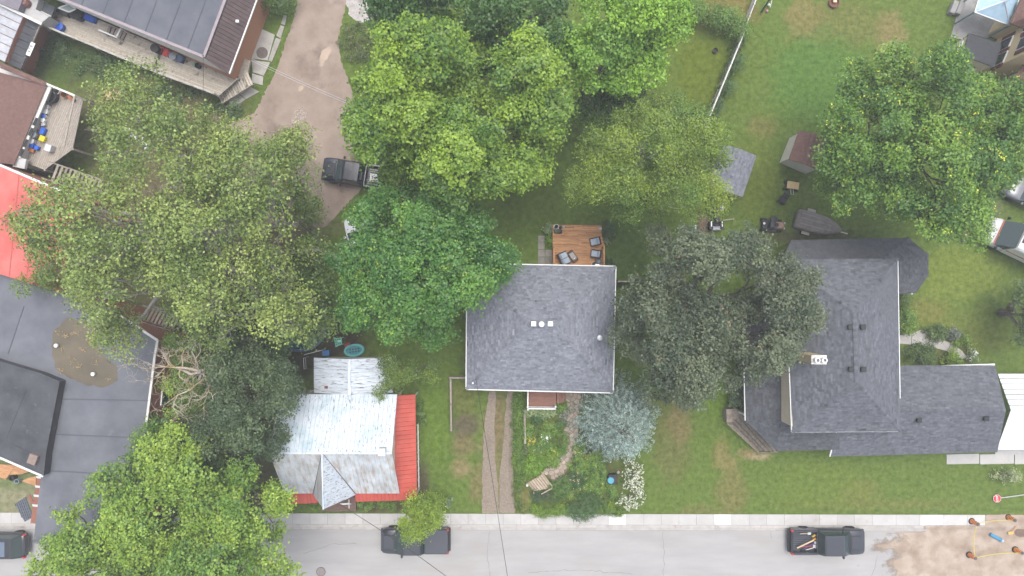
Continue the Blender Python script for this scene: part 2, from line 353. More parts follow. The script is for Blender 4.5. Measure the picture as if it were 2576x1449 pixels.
for i in range(27):
    x0 = -100 + i * 100; x1 = min(x0 + 99.7, 2335)
    if x0 < 2335:
        MB().prism([ky(x0, 27.3), ky(x1, 27.3), ky(x1, 34), ky(x0, 34)], -.16, .012, random.gauss(0, .4)).build('kerb_stone', M_kerb, kerb)
        MB().prism([ky(x0, 34), ky(x1, 34), ky(x1, 42), ky(x0, 42)], -.2, -.125, random.gauss(-.6, .4)).build('gutter_slab', M_kerb, kerb)
# alley of packed earth, gravel, puddles
M_alley = mat('packed_earth', (.265, .205, .165), (.37, .295, .245), scale=.55, rough=.95, bump=.5, bscale=14, bdist=.04, c3=(.17, .13, .105), s3=.35, t3=(.55, .72), spec=.15)
ALLEY = PL([(762, -80), (745, 30), (715, 120), (690, 190), (640, 285), (560, 320), (500, 420), (400, 470), (395, 545), (560, 570), (820, 570), (905, 480), (900, 330), (884, 220), (856, 150), (850, 95), (872, 10), (875, -80)])
sheet('alley', ALLEY, .006, M_alley, amp=.05, step=.18, seed=3)
M_gravel = mat('gravel', (.36, .33, .31), (.56, .53, .50), scale=9, rough=.95, bump=.9, bscale=30, bdist=.05, c3=(.28, .25, .23), s3=1.2, t3=(.5, .7))
GRAV = PL([(874, -80), (870, 10), (880, 40), (905, 58), (960, 40), (1000, -80)])
sheet('gravel_patch', GRAV, .010, M_gravel, amp=.05, step=.18, seed=4)
M_puddle = mat('muddy_water', (.42, .31, .22), (.34, .255, .185), scale=.8, rough=.12, spec=.5)
sheet('puddle', KL('a2', [(520, 370), (560, 350), (585, 365), (575, 400), (545, 450), (515, 500), (490, 490), (495, 430)]), .012, M_puddle, amp=.04, step=.2, seed=5)
sheet('puddle', KL('a2', [(340, 645), (370, 640), (372, 665), (350, 690), (330, 680)]), .012, M_puddle, amp=.03, step=.2, seed=6)
M_stone = mat('rubble', (.42, .34, .29), (.60, .53, .47), scale=6, rough=.9, tint=.25)
mb = MB(); _c = K('a2', 340, 880)
for i in range(420):
    a = random.uniform(0, 6.28); r = math.sqrt(random.random()); p = _c + Vector((math.cos(a) * r * .55 + math.sin(a) * r * .25, math.sin(a) * r * .8, .015)); s = random.uniform(.02, .065)
    mb.box(p, (s, s * random.uniform(.6, 1.2), s * .7), rz=random.random() * 3, rx=random.random(), t=random.gauss(0, .6))
mb.build('rubble', M_stone, kind='stuff')
# driveway: two gravel tracks
DR1 = KL('c2', [(1548, 235), (1588, 235), (1582, 500), (1586, 700), (1598, 800), (1612, 1037), (1500, 1037), (1503, 700), (1515, 450)])
DR2 = KL('c2', [(1668, 232), (1702, 232), (1702, 700), (1714, 1037), (1616, 1037), (1612, 820), (1640, 560), (1650, 400)])
M_drive = mat('driveway_gravel', (.225, .178, .135), (.32, .265, .215), scale=7, rough=.95, bump=.8, bscale=30, bdist=.05, c3=(.19, .155, .125), s3=.7, t3=(.55, .75))
dv = sheet('driveway', DR1, .006, M_drive, amp=.03, step=.25, seed=8)
sheet('driveway', DR2, .009, M_drive, amp=.03, step=.25, seed=9)
# dug-up earth at the end of the street
M_dig = mat('dug_earth', (.37, .295, .23), (.46, .385, .315), scale=.9, rough=.95, bump=.7, bscale=10, bdist=.06, c3=(.29, .22, .165), s3=.8, t3=(.45, .68), spec=.15)
def dug():
    from mathutils import noise as nz
    m = M_dig; n = m.node_tree.nodes; l = m.node_tree.links; at_ = n.new('ShaderNodeAttribute'); at_.attribute_name = 'col'; g = n.new('ShaderNodeNewGeometry')
    t = n.new('ShaderNodeTexNoise'); t.inputs['Scale'].default_value = 1.6; t.inputs['Detail'].default_value = 8; t.inputs['Roughness'].default_value = .72; l.new(g.outputs['Position'], t.inputs['Vector'])
    ad = n.new('ShaderNodeMath'); ad.operation = 'ADD'; l.new(at_.outputs['Fac'], ad.inputs[0]); l.new(t.outputs['Fac'], ad.inputs[1])
    mr = n.new('ShaderNodeMapRange'); mr.inputs[1].default_value = .78; mr.inputs[2].default_value = 1.12; l.new(ad.outputs[0], mr.inputs[0]); l.new(mr.outputs[0], n['Principled BSDF'].inputs['Alpha'])
    st = .14; x0, y0 = P(2120, 1520).x, P(0, 1520).y; x1, y1 = P(2720, 0).x, P(0, 1286).y
    xs = np.arange(x0, x1, st); ys = np.arange(y0, y1, st); X, Y = np.meshgrid(xs, ys); Z = np.zeros(X.shape); E = np.zeros(X.shape)
    for j in range(len(ys)):
        for i in range(len(xs)):
            x, y = xs[i], ys[j]; px = x / S + 1288; py = 724.5 - y / S; n1 = nz.noise((x * .5, y * 1.3, 3)); n2 = nz.noise((x * 1.7, y * 3.1, 9)); d = py - KY(px)
            e = (px - 2170) / 170 + n1 * .5 + n2 * .2
            if d < 27.4: e = min(1 if px > 2484 else (px - 2477) / 4, (d + 3) / 6 + n1 * .6)
            elif d < 44: e = (px - 2318) / 20 + n2 * .3
            E[j, i] = min(1, max(0, e)); t_ = min(1, max(0, (37 - d) / 6)); Z[j, i] = -.132 * (1 - t_) + .03 * t_ + .035 * E[j, i] * (n2 + .4) + .02 * E[j, i] * n1
            Z[j, i] = max(Z[j, i], -.134 if d >= 34 else .012)
    i = np.arange(X.size).reshape(X.shape); kk = (E[:-1, :-1] + E[1:, 1:] + E[1:, :-1] + E[:-1, 1:]) > 0
    F = np.stack([i[:-1, :-1][kk], i[:-1, 1:][kk], i[1:, 1:][kk], i[1:, :-1][kk]], 1); V = np.stack([X.ravel(), Y.ravel(), Z.ravel()], 1); C = np.repeat(E.ravel()[:, None], 3, 1)
    u, inv = np.unique(F, return_inverse=True); me = np_mesh('dug_earth', V[u], inv.reshape(F.shape), C[u], M_dig); me.polygons.foreach_set('use_smooth', [True] * len(me.polygons))
    tag(link('dug_earth', me), kind='structure')
dug()
# ================================================================ leaves and trees
def leaf_mesh(name, C, N, size, col, aspect=.62, m=None, droop=.18):
    n = len(C); N = N / np.linalg.norm(N, axis=1, keepdims=True); r = RNG.normal(size=(n, 3)); T = r - N * (r * N).sum(1, keepdims=True); T /= np.linalg.norm(T, axis=1, keepdims=True)
    B = np.cross(N, T); s = size[:, None]
    v = np.stack([C - T * s * .5, C + B * s * aspect * .5 + N * s * .08, C + T * s * .5 - N * s * droop, C - B * s * aspect * .5 + N * s * .08], 1).reshape(-1, 3)
    F = np.arange(4 * n).reshape(n, 4); return np_mesh(name, v, F, np.repeat(col, 4, 0), m or LEAF)
def sample_disc(n, sep):
    pts = []; tries = 0
    while len(pts) < n and tries < n * 60:
        tries += 1; a = random.random() * 6.2832; r = math.sqrt(random.random()); p = (r * math.cos(a), r * math.sin(a))
        if all((p[0] - q[0]) ** 2 + (p[1] - q[1]) ** 2 > sep * sep for q in pts): pts.append(p)
    return pts
M_bark = mat('bark', (.13, .105, .085), (.22, .19, .165), scale=9, vec=(1, 1, .25), bump=.6, rough=.95)
M_barkpale = mat('pale_bark', (.30, .27, .235), (.42, .39, .35), scale=7, rough=.9, bump=.3)
M_barkbirch = mat('birch_bark', (.62, .60, .56), (.50, .47, .43), scale=8, rough=.8)
def bez(a, b, sag, n=5, wob=.0):
    a, b = Vector(a), Vector(b); out = []
    for i in range(n):
        t = i / (n - 1); p = a.lerp(b, t); p.z += sag * math.sin(math.pi * t)
        if 0 < i < n - 1 and wob: p += Vector((random.gauss(0, wob), random.gauss(0, wob), random.gauss(0, wob * .5)))
        out.append(p)
    return out
def foliage(lobes, cl, lv, leaf, c1, c2, flat=1.0, ls=.19, nrm=.5, up=.9, aspect=.7, spot=None, jit=.13, lowcut=-.15, name='crown', m=None, sub=0, var=.2):
    """lobes: list of (centre, radius); each lobe is a head of smaller heads when sub > 0; cl clumps per square metre of shell, lv leaves per clump"""
    Cs, Ns, Sz, Co = [], [], [], []; c1 = np.array(c1); c2 = np.array(c2)
    for c, r in lobes:
        tl = RNG.beta(1.4, 1.5); heads = [(np.array(c), r, tl)]
        if sub:
            heads = []; tries = 0; ds = []
            while len(ds) < sub and tries < sub * 12:
                tries += 1; d = RNG.normal(size=3); d /= np.linalg.norm(d)
                if d[2] > -.2 and all(np.dot(d, e) < .80 for e in ds): ds.append(d)
            for d in ds: heads.append((np.array(c) + d * np.array((r, r, r * flat)) * RNG.uniform(.55, .82), r * RNG.uniform(.26, .5), np.clip(tl + RNG.normal(0, .16), 0, 1)))
        for hc, hr, ht in heads:
            k = max(4, int(cl * 6 * hr * hr)); d = RNG.normal(size=(k, 3)); d /= np.linalg.norm(d, axis=1, keepdims=True); d = d[d[:, 2] > lowcut]; k = len(d)
            if not k: continue
            cc = hc + d * np.array((hr, hr, hr * flat)) * RNG.uniform(.7, 1.06, (k, 1))
            cn = d + np.array((0, 0, up)); tc = np.clip(ht + RNG.normal(0, var, k), 0, 1.2); crad = ls * RNG.uniform(.6, 1.3, k)
            L = lv; e = RNG.normal(size=(k, L, 3)) * crad[:, None, None] * np.array((1, 1, .4)); ln = cn[:, None, :] + RNG.normal(size=(k, L, 3)) * nrm
            top = None; col = c1 + (c2 - c1) * tc[:, None, None]; col = col * (1 + RNG.normal(0, jit, (k, L, 1)))
            if spot:
                hit = RNG.random(k) < spot[0]; top = np.zeros((k, L), bool); top[hit, :spot[2]] = True; e[top] *= .5; e[top] += np.array((0, 0, .12)); ln[top] = np.array((0, 0, 1)) + RNG.normal(size=(top.sum(), 3)) * .3
                col[top] = np.array(spot[1]) * (1 + RNG.normal(0, .12, (top.sum(), 1)))
            Cs.append((cc[:, None, :] + e).reshape(-1, 3)); Ns.append(ln.reshape(-1, 3)); Sz.append(leaf * RNG.uniform(.65, 1.3, k * L) * (np.where(top.ravel(), .72, 1) if spot else 1)); Co.append(col.reshape(-1, 3))
    return leaf_mesh(name, np.concatenate(Cs), np.concatenate(Ns), np.concatenate(Sz), np.clip(np.concatenate(Co), .004, 1), aspect, m)
def tree(name, label, domes, zt, c1, c2, lobe=1.4, leaf=.165, cl=16., lv=9, zb=None, holes=(), bark=None, limb=.09, base=None, sep=None, twigs=0, group=None, cover=1.6, cat='tree', trunk_r=.28, edge=.85, sub=13, rough=.85, tw=1., **kw):
    zb = zt * .38 if zb is None else zb; zm = zb + (zt - zb) * .45; lobes = []; nodes = []
    for q in domes:
        x, y, rx, ry = q[:4]; zt_ = q[4] if len(q) > 4 else zt; c = P(x, y, zm); k = S * (H - zm) / H; ax, ay = rx * k, ry * k; node = len(nodes); nodes.append(Vector((c.x, c.y, zb + (zt_ - zb) * .3)))
        n = max(3, int(cover * ax * ay / (lobe * lobe))); se = sep or 1.25 * math.sqrt(1 / n)
        for u, v in sample_disc(n, se):
            rr = u * u + v * v; z = zb + (zt_ - zb) * math.sqrt(max(0, 1 - edge * rr)) + random.gauss(0, rough)
            sh = 1 - .5 * lobe / max(ax, lobe); sv = 1 - .5 * lobe / max(ay, lobe); p = Vector((c.x + ax * u * sh, c.y + ay * v * sv, z - lobe * .5))
            kk = H / ((H - p.z) * S); px, py = p.x * kk + 1288, 724.5 - p.y * kk
            if any(((px - hx) / hr) ** 2 + ((py - hy) / hr2) ** 2 < 1 for hx, hy, hr, hr2 in holes): continue
            if any((p - o).length < lobe * .62 for o, _, _ in lobes): continue
            lobes.append((p, lobe * random.choice((.42, .55, .72, .9, 1.05, 1.2)), node))
    cx = sum(p.x for p, _, _ in lobes) / len(lobes); cy = sum(p.y for p, _, _ in lobes) / len(lobes)
    b = Vector(base) if base else Vector((cx, cy, 0)); root = thing(name, label, cat, (b.x, b.y, 0), group=group)
    me = foliage([l[:2] for l in lobes], cl, lv, leaf, c1, c2, sub=sub, **kw); me.transform(Matrix.Translation(-Vector((b.x, b.y, 0)))); link('crown', me, root)
    bark = bark or M_bark; fork = Vector((b.x + (cx - b.x) * .3, b.y + (cy - b.y) * .3, zb * .6)); mb = MB()
    mb.tube([Vector((b.x, b.y, -.1)), Vector((b.x, b.y, .5)), fork], [trunk_r * 1.35, trunk_r, trunk_r * .85], 8)
    mb.build('trunk', bark, root, smooth=True); mb = MB()
    for nd in nodes: mb.tube(bez(fork - Vector((0, 0, .3)), nd, -.05 * (nd - fork).length, 6, .25), [trunk_r * k for k in (.7, .6, .5, .42, .36, .3)], 6, cap=False)
    for p, r, nd in lobes:
        s = nodes[nd]; L = (p - s).length
        mb.tube(bez(s, p + Vector((0, 0, r * .1)), -.1 * L, 6, .05 * L), [limb, limb * .8, limb * .62, limb * .48, limb * .34, limb * .2], 5, cap=False)
        out = (p - s); out.z = abs(out.z) * .3; out.normalize()
        for i in range(twigs):
            d = (out * 1.1 + Vector((random.gauss(0, .7), random.gauss(0, .7), random.uniform(-.1, .9)))).normalized(); q = p + d * r * random.uniform(.7, 1.15) * tw; q.z += .3
            mb.tube(bez(p.lerp(s, random.uniform(0, .3)), q, random.gauss(.05, .1), 6, .1), [limb * .42, limb * .36, limb * .3, limb * .24, limb * .17, limb * .08], 4, cap=False)
    mb.build('limbs', bark, root, smooth=True)
    return root
def bush(name, label, x, y, rx, ry, h, c1, c2, leaf=.11, lobe=.34, cl=42, lv=9, cat='shrub', group=None, zmid=None, **kw):
    c = P(x, y, h * .6); k = S * (H - h * .6) / H; ax, ay = rx * k, ry * k; lobes = []
    n = max(3, int(1.7 * ax * ay / (lobe * lobe)))
    for u, v in sample_disc(n, .9 * math.sqrt(1 / n)):
        rr = u * u + v * v; lobes.append((Vector((c.x + (ax - lobe * .4) * u, c.y + (ay - lobe * .4) * v, max(.08, h * math.sqrt(max(.05, 1 - .85 * rr)) - lobe * .6))), lobe * random.uniform(.75, 1.25)))
    loc = Vector((c.x, c.y, 0)); root = thing(name, label, cat, loc, group=group)
    kw.setdefault('ls', lobe * .35); me = foliage(lobes, cl, lv, leaf, c1, c2, lowcut=-.4, name='foliage', **kw); me.transform(Matrix.Translation(-loc)); link('foliage', me, root)
    mb = MB()
    for p, r in lobes[:14]: mb.tube([loc + Vector((random.gauss(0, .05), random.gauss(0, .05), 0)), loc.lerp(p, .5) + Vector((0, 0, .05)), p], [.02, .014, .006], 4)
    mb.build('stems', M_bark, root, kind='stuff'); return root
_CR.update(g=(2040, 1540, .3589), k=(2120, 860, .15186), t=(0, 0, .276), v=(2700, 700, .2329), w=(3700, 700, .2622), r=(1150, 1280, .2209), l=(0, 1780, .3367))
# ================================================================ buildings
M_sh = mat('grey_shingle', (.165, .177, .205), (.232, .245, .28), scale=5, rough=.95, tint=.27, bump=.3, bscale=70, spec=.2)
M_sh2 = mat('slate_shingle', (.100, .106, .121), (.142, .149, .169), scale=4, rough=.95, tint=.26, bump=.3, bscale=70, spec=.2)
M_sh2d = mat('slate_shingle_porch', (.074, .078, .088), (.108, .112, .124), scale=4, rough=.95, tint=.26, bump=.3, bscale=70, spec=.2)
M_shb = mat('brown_shingle', (.148, .085, .072), (.205, .122, .102), scale=5, rough=.95, tint=.18, bump=.3, bscale=70, spec=.2)
M_white = mat('white_paint', (.78, .78, .77), (.70, .70, .68), scale=6, rough=.5)
M_offw = mat('weathered_white', (.62, .60, .55), (.72, .71, .67), scale=5, rough=.7, c3=(.40, .36, .30), s3=3, t3=(.6, .75))
M_dark = mat('black_plastic', (.018, .019, .021), (.03, .031, .034), scale=8, rough=.55)
M_cream = mat('cream_siding', (.62, .52, .38), (.70, .61, .47), scale=2, rough=.7)
M_siding = mat('white_siding', (.66, .69, .70), (.74, .76, .77), scale=2, rough=.6)
M_glass = glassy('window_glass', (.03, .04, .05)); M_metal = mat('galvanised', (.55, .56, .58), (.68, .69, .70), scale=9, rough=.4, metal=.5)
M_brick = mat('red_brick', (.30, .125, .08), (.42, .20, .135), scale=14, vec=(1, 1, 3), rough=.95, bump=.5, bscale=25)
M_tanb = mat('tan_brick', (.60, .47, .28), (.70, .57, .37), scale=16, vec=(1, 1, 3), rough=.95, bump=.4, bscale=25)
def inset(poly, d):
    c = sum((Vector(p) for p in poly), Vector()) / len(poly); out = []
    for p in poly:
        p = Vector(p); q = p - c; out.append((p.x - math.copysign(d, q.x), p.y - math.copysign(d, q.y)))
    return out
def roof_faces(root, faces, m, nparts=0, th=.1):
    mb = MB()
    for f in faces: MB().slab(f, th).build('roof', m, root); 
    for i, f in enumerate(faces): mb = shingles(root, f, m, mb=mb, nparts=nparts if i == 0 else 0)
    mb.build('shingles', m, root, kind='stuff')
def box_vent(root, p, m, s=.34, name='roof_vent'):
    mb = MB(); mb.box(p + Vector((0, 0, .12)), (s * .75, s * .75, .3)); mb.rbox(p + Vector((0, 0, .3)), (s, s, .1), r=.02); return mb.build(name, m, root)
# ---- the middle house
def middle_house():
    ez, rz = 3.4, 5.7; TL, TR, BR, BL = [P(x, y, ez) for x, y in ((1176, 664), (1548, 671), (1541, 987), (1174, 978))]; A, B = P(1333, 817, rz), P(1394, 817, rz)
    h = thing('house', 'grey shingled hip-roofed house with white gutters in the middle of the photo', 'house', P(1360, 815))
    MB().prism(inset([TL, TR, BR, BL], .45), 0, ez + .02).build('wall', M_siding, h)
    faces = [[BL, BR, B, A], [TR, TL, A, B], [TL, BL, A], [BR, TR, B]]
    roof_faces(h, faces, M_sh, 300)
    for a, b in ((TL, A), (BL, A), (TR, B), (BR, B), (A, B)): caps(h, a, b, M_sh)
    o = Vector((0, 0, -.06))
    for a, b, i in ((TL, TR, (0, -1, 0)), (TR, BR, (-1, 0, 0)), (BR, BL, (0, 1, 0)), (BL, TL, (1, 0, 0))):
        gutter(h, a + o - Vector(i) * .05, b + o - Vector(i) * .05, M_white, .08, 1.0, i)
    for x in (1342, 1384): 
        p = P(x, 814, rz); box_vent(h, p - Vector((0, 0, .05)), M_white, .36)
    p = P(1362, 815, rz); MB().lathe(p - Vector((0, 0, .1)), [(.12, 0), (.12, .35), (.2, .36), (.2, .44), (.04, .5)], 14).build('chimney_pipe', M_white, h, smooth=False)
    p = P(1507, 849, 4.2); MB().lathe(p - Vector((0, 0, .35)), [(.11, 0), (.11, .7), (.19, .71), (.19, .8), (.03, .86)], 14).build('flue_pipe', M_metal, h)
    p = P(1348, 757, 4.8); MB().lathe(p, [(.06, -.2), (.06, .12), (.02, .13)], 8).build('plumbing_stack', M_dark, h)
    p = P(1191, 960, 3.7); mb = MB(); mb.tube([p - Vector((0, 0, .3)), p + Vector((0, 0, .9))], .035); mb.box(p + Vector((0, 0, .75)), (.12, .12, .14)); mb.build('service_mast', M_metal, h)
middle_house()
# ---- the large house on the right
def right_house():
    ez, rz = 6.0, 8.2; TL, TR, BR, BL = [P(x, y, ez) for x, y in ((1976, 652), (2258, 651), (2265, 1085), (1993, 1087))]; A, B = P(2149, 788, rz), P(2155, 960, rz)
    h = thing('house', 'large two-storey house with dark slate shingled hip roof and attached wing on the right', 'house', P(2140, 880))
    wx0, wx1, wy0, wy1 = TL.x + .45, TR.x - .4, BL.y + .4, TL.y - .4
    MB().prism([(wx0, wy0), (wx1, wy0), (wx1, wy1), (wx0, wy1)], 0, ez + .02).build('wall', M_cream, h)
    roof_faces(h, [[TL, BL, B, A], [BR, TR, A, B], [TR, TL, A], [BL, BR, B]], M_sh2, 300)
    for a, b in ((TL, A), (TR, A), (BL, B), (BR, B), (A, B)): caps(h, a, b, M_sh2)
    o = Vector((0, 0, -.06)); gutter(h, TR + o, BR.lerp(TR, .19) + o, M_white, .12, 1.1, (-1, 0, 0)); gutter(h, TL.lerp(BL, .3) + o, BL + o, M_white, .11); gutter(h, BL + o, BR + o, M_white, .06)
    for x, y, z in ((2135, 822, 7.9), (2167, 822, 7.9), (2137, 928, 7.9), (2168, 928, 7.9)): box_vent(h, P(x, y, z) - Vector((0, 0, .05)), M_dark, .36)
    # chimney
    t = K('b4', 585, 1297, 9.0); ch = MB().box(t - Vector((0, 0, 1.5)), (.92, .52, 3.0)).build('chimney', M_tanb, h)
    MB().box(t + Vector((0, 0, .03)), (1.0, .6, .08)).build('cap', M_offw, ch)
    for dx in (-.24, .22): MB().lathe(t + Vector((dx, 0, .07)), [(.15, 0), (.15, .3), (.19, .31), (.19, .36), (.11, .37), (.11, .1)], 12).build('flue', M_metal if dx < 0 else M_white, ch)
    # low porch roofs
    z0, z1 = 3.1, 4.1; wc = Vector((wx0, wy0, z1))
    o1, o2, o3, o4, o0 = P(1876, 1058, z0), P(1955, 1135, z0), P(2112, 1131, z0), Vector((23.9, wy0, z1)), P(1870, 800, z0)
    roof_faces(h, [[o0, o1, wc, Vector((wx0, o0.y, z1))], [o1, o2, wc], [o2, o3, o4, wc]], M_sh2d)
    caps(h, o1, wc, M_sh2d); caps(h, o2, wc, M_sh2d); gutter(h, o0 - Vector((.03, 0, .05)), o1 - Vector((.03, 0, .05)), M_white, .08)
    z0, z1 = 2.9, 3.9; q = PL([(1990, 604), (2285, 598), (2335, 640), (2335, 692), (2307, 733), (2225, 733)], z0); c = Vector((wx1, wy1, z1)); d = Vector((wx1, -.25, z1))
    roof_faces(h, [[q[0], q[1], c, Vector((wx0, wy1, z1))], [q[1], q[2], c], [q[2], q[3], d, c], [q[3], q[4], d], [q[4], q[5], d]], M_sh2d)
    for a, b in ((q[1], c), (q[2], c), (q[3], d), (q[4], d)): caps(h, a, b, M_sh2d)
    for p in (o1, o2, o3, q[1], q[2], q[3], q[4]): MB().box(Vector((p.x, p.y, 1.4)) + (Vector((23, -4, 1.4)) - Vector((p.x, p.y, 1.4))).normalized() * .35, (.13, .13, 2.8)).build('post', M_white, h)
    # wing with the garage
    ez, rz = 2.7, 4.6; tl, tr, br, bl, rr = P(2266, 927, ez), P(2503, 919, ez), P(2507, 1136, ez), P(2089, 1148, ez), P(2530, 1033, rz); rl = Vector((wx1, rr.y, rz))
    k = (wy0 - bl.y) / (rr.y - bl.y); m1 = Vector((bl.x, wy0, ez + (rz - ez) * k)); m2 = Vector((wx1, wy0, m1.z)); bm = Vector((wx1, bl.y + .05, ez))
    roof_faces(h, [[tr, Vector((wx1, tr.y - .02, ez)), rl, rr], [bm, br, rr, rl], [bl, bm, m2, m1]], M_sh2)
    caps(h, rl, rr, M_sh2); gutter(h, tl.lerp(tr, .27) + Vector((0, .06, -.05)), tr + Vector((0, .06, -.05)), M_white, .13)
    MB().prism([(bl.x + .3, bl.y + .45), (br.x - .3, br.y + .4), (br.x - .3, tr.y - .35), (wx1, tr.y - .35), (wx1, wy0 + .01), (bl.x + .3, wy0 + .01)], 0, ez).build('wall', M_siding, h)
    gw = MB(); x = bl.x + .28; gw.add([(x, bl.y + .45, ez), (x, wy0, ez), (x, wy0, m1.z - .08)], [(0, 1, 2)]); gw.build('gable', M_siding, h)
    w = MB().box((x - .02, bl.y + 1.5, 1.9), (.06, 1.0, 1.1)).build('window', M_white, h); MB().box((x - .04, bl.y + 1.5, 1.9), (.06, .84, .94)).build('pane', M_glass, w)
    gutter(h, bl + Vector((-.04, 0, -.03)), m1 + Vector((-.04, 0, -.03)), M_white, .08)
    for a, b in ((2308, 1056), (2476, 1052)): box_vent(h, P(a, b, 4.25) - Vector((0, 0, .05)), M_dark, .36)
    # white ribbed carport roof
    c = thing('carport', 'white ribbed metal carport roof beside the garage wing at the right edge', 'carport', P(2570, 1030))
    M_wm = mat('white_steel', (.80, .81, .82), (.74, .75, .77), scale=2, rough=.4)
    x0 = br.x + .02; x1 = x0 + 6; ye, yr, yb = tr.y - .6, rr.y, br.y + .15
    strips(c, 'roof_panel', [(x0 - .1, yr, 4.3), (x1, yr, 4.3), (x1, ye, 2.8), (x0, ye, 2.8)], .42, M_wm, along=(1, 0, 0), gap=.05, rib=.05, ribw=.05)
    strips(c, 'roof_panel', [(x0 - .1, yr, 4.3), (x1, yr, 4.3), (x1, yb, 2.7), (x0, yb, 2.7)], .42, M_wm, along=(1, 0, 0), gap=.004)
    for xx in (x0 + .3, x1 - .3):
        for yy in (ye - .3, yb + .3): MB().box((xx, yy, 1.35), (.12, .12, 2.7)).build('post', M_white, c)
    # weathered steps round the porch corner
    st = thing('wooden_steps', 'weathered grey wooden steps at the angled porch corner of the slate-roofed house', 'steps', P(1890, 1085))
    M_old = mat('weathered_wood', (.20, .165, .13), (.34, .29, .235), scale=5, vec=(1, 1, 1), rough=.95, bump=.4, bscale=20, tint=.25, c3=(.10, .08, .06), s3=3, t3=(.58, .75))
    a0, b0, a1, b1 = [K('c3', x, y, .5) for x, y in ((1440, 440), (1650, 640), (1560, 375), (1765, 625))]
    for i in range(5):
        u, v = i / 5, (i + .92) / 5; z = .2 + i * .17
        MB().prism([a0.lerp(a1, u), b0.lerp(b1, u), b0.lerp(b1, v), a0.lerp(a1, v)], z - .05, z, random.uniform(-1, 1)).build('tread', M_old, st)
    for s in ((a0, a1), (b0, b1)): MB().beam(s[0] + Vector((0, 0, -.25)), s[1] + Vector((0, 0, .35)), .06, .25).build('stringer', M_old, st)
    tp = [K('c3', x, y, 1.0) for x, y in ((1437, 355), (1500, 350), (1560, 375), (1470, 440), (1440, 440))]; MB().prism(tp, .1, .95).build('landing', M_old, st)
    MB().beam(K('c3', 1650, 640, .7), K('c3', 1440, 445, .7), .08, .08, -.3).build('edge_board', M_old, st)
right_house()
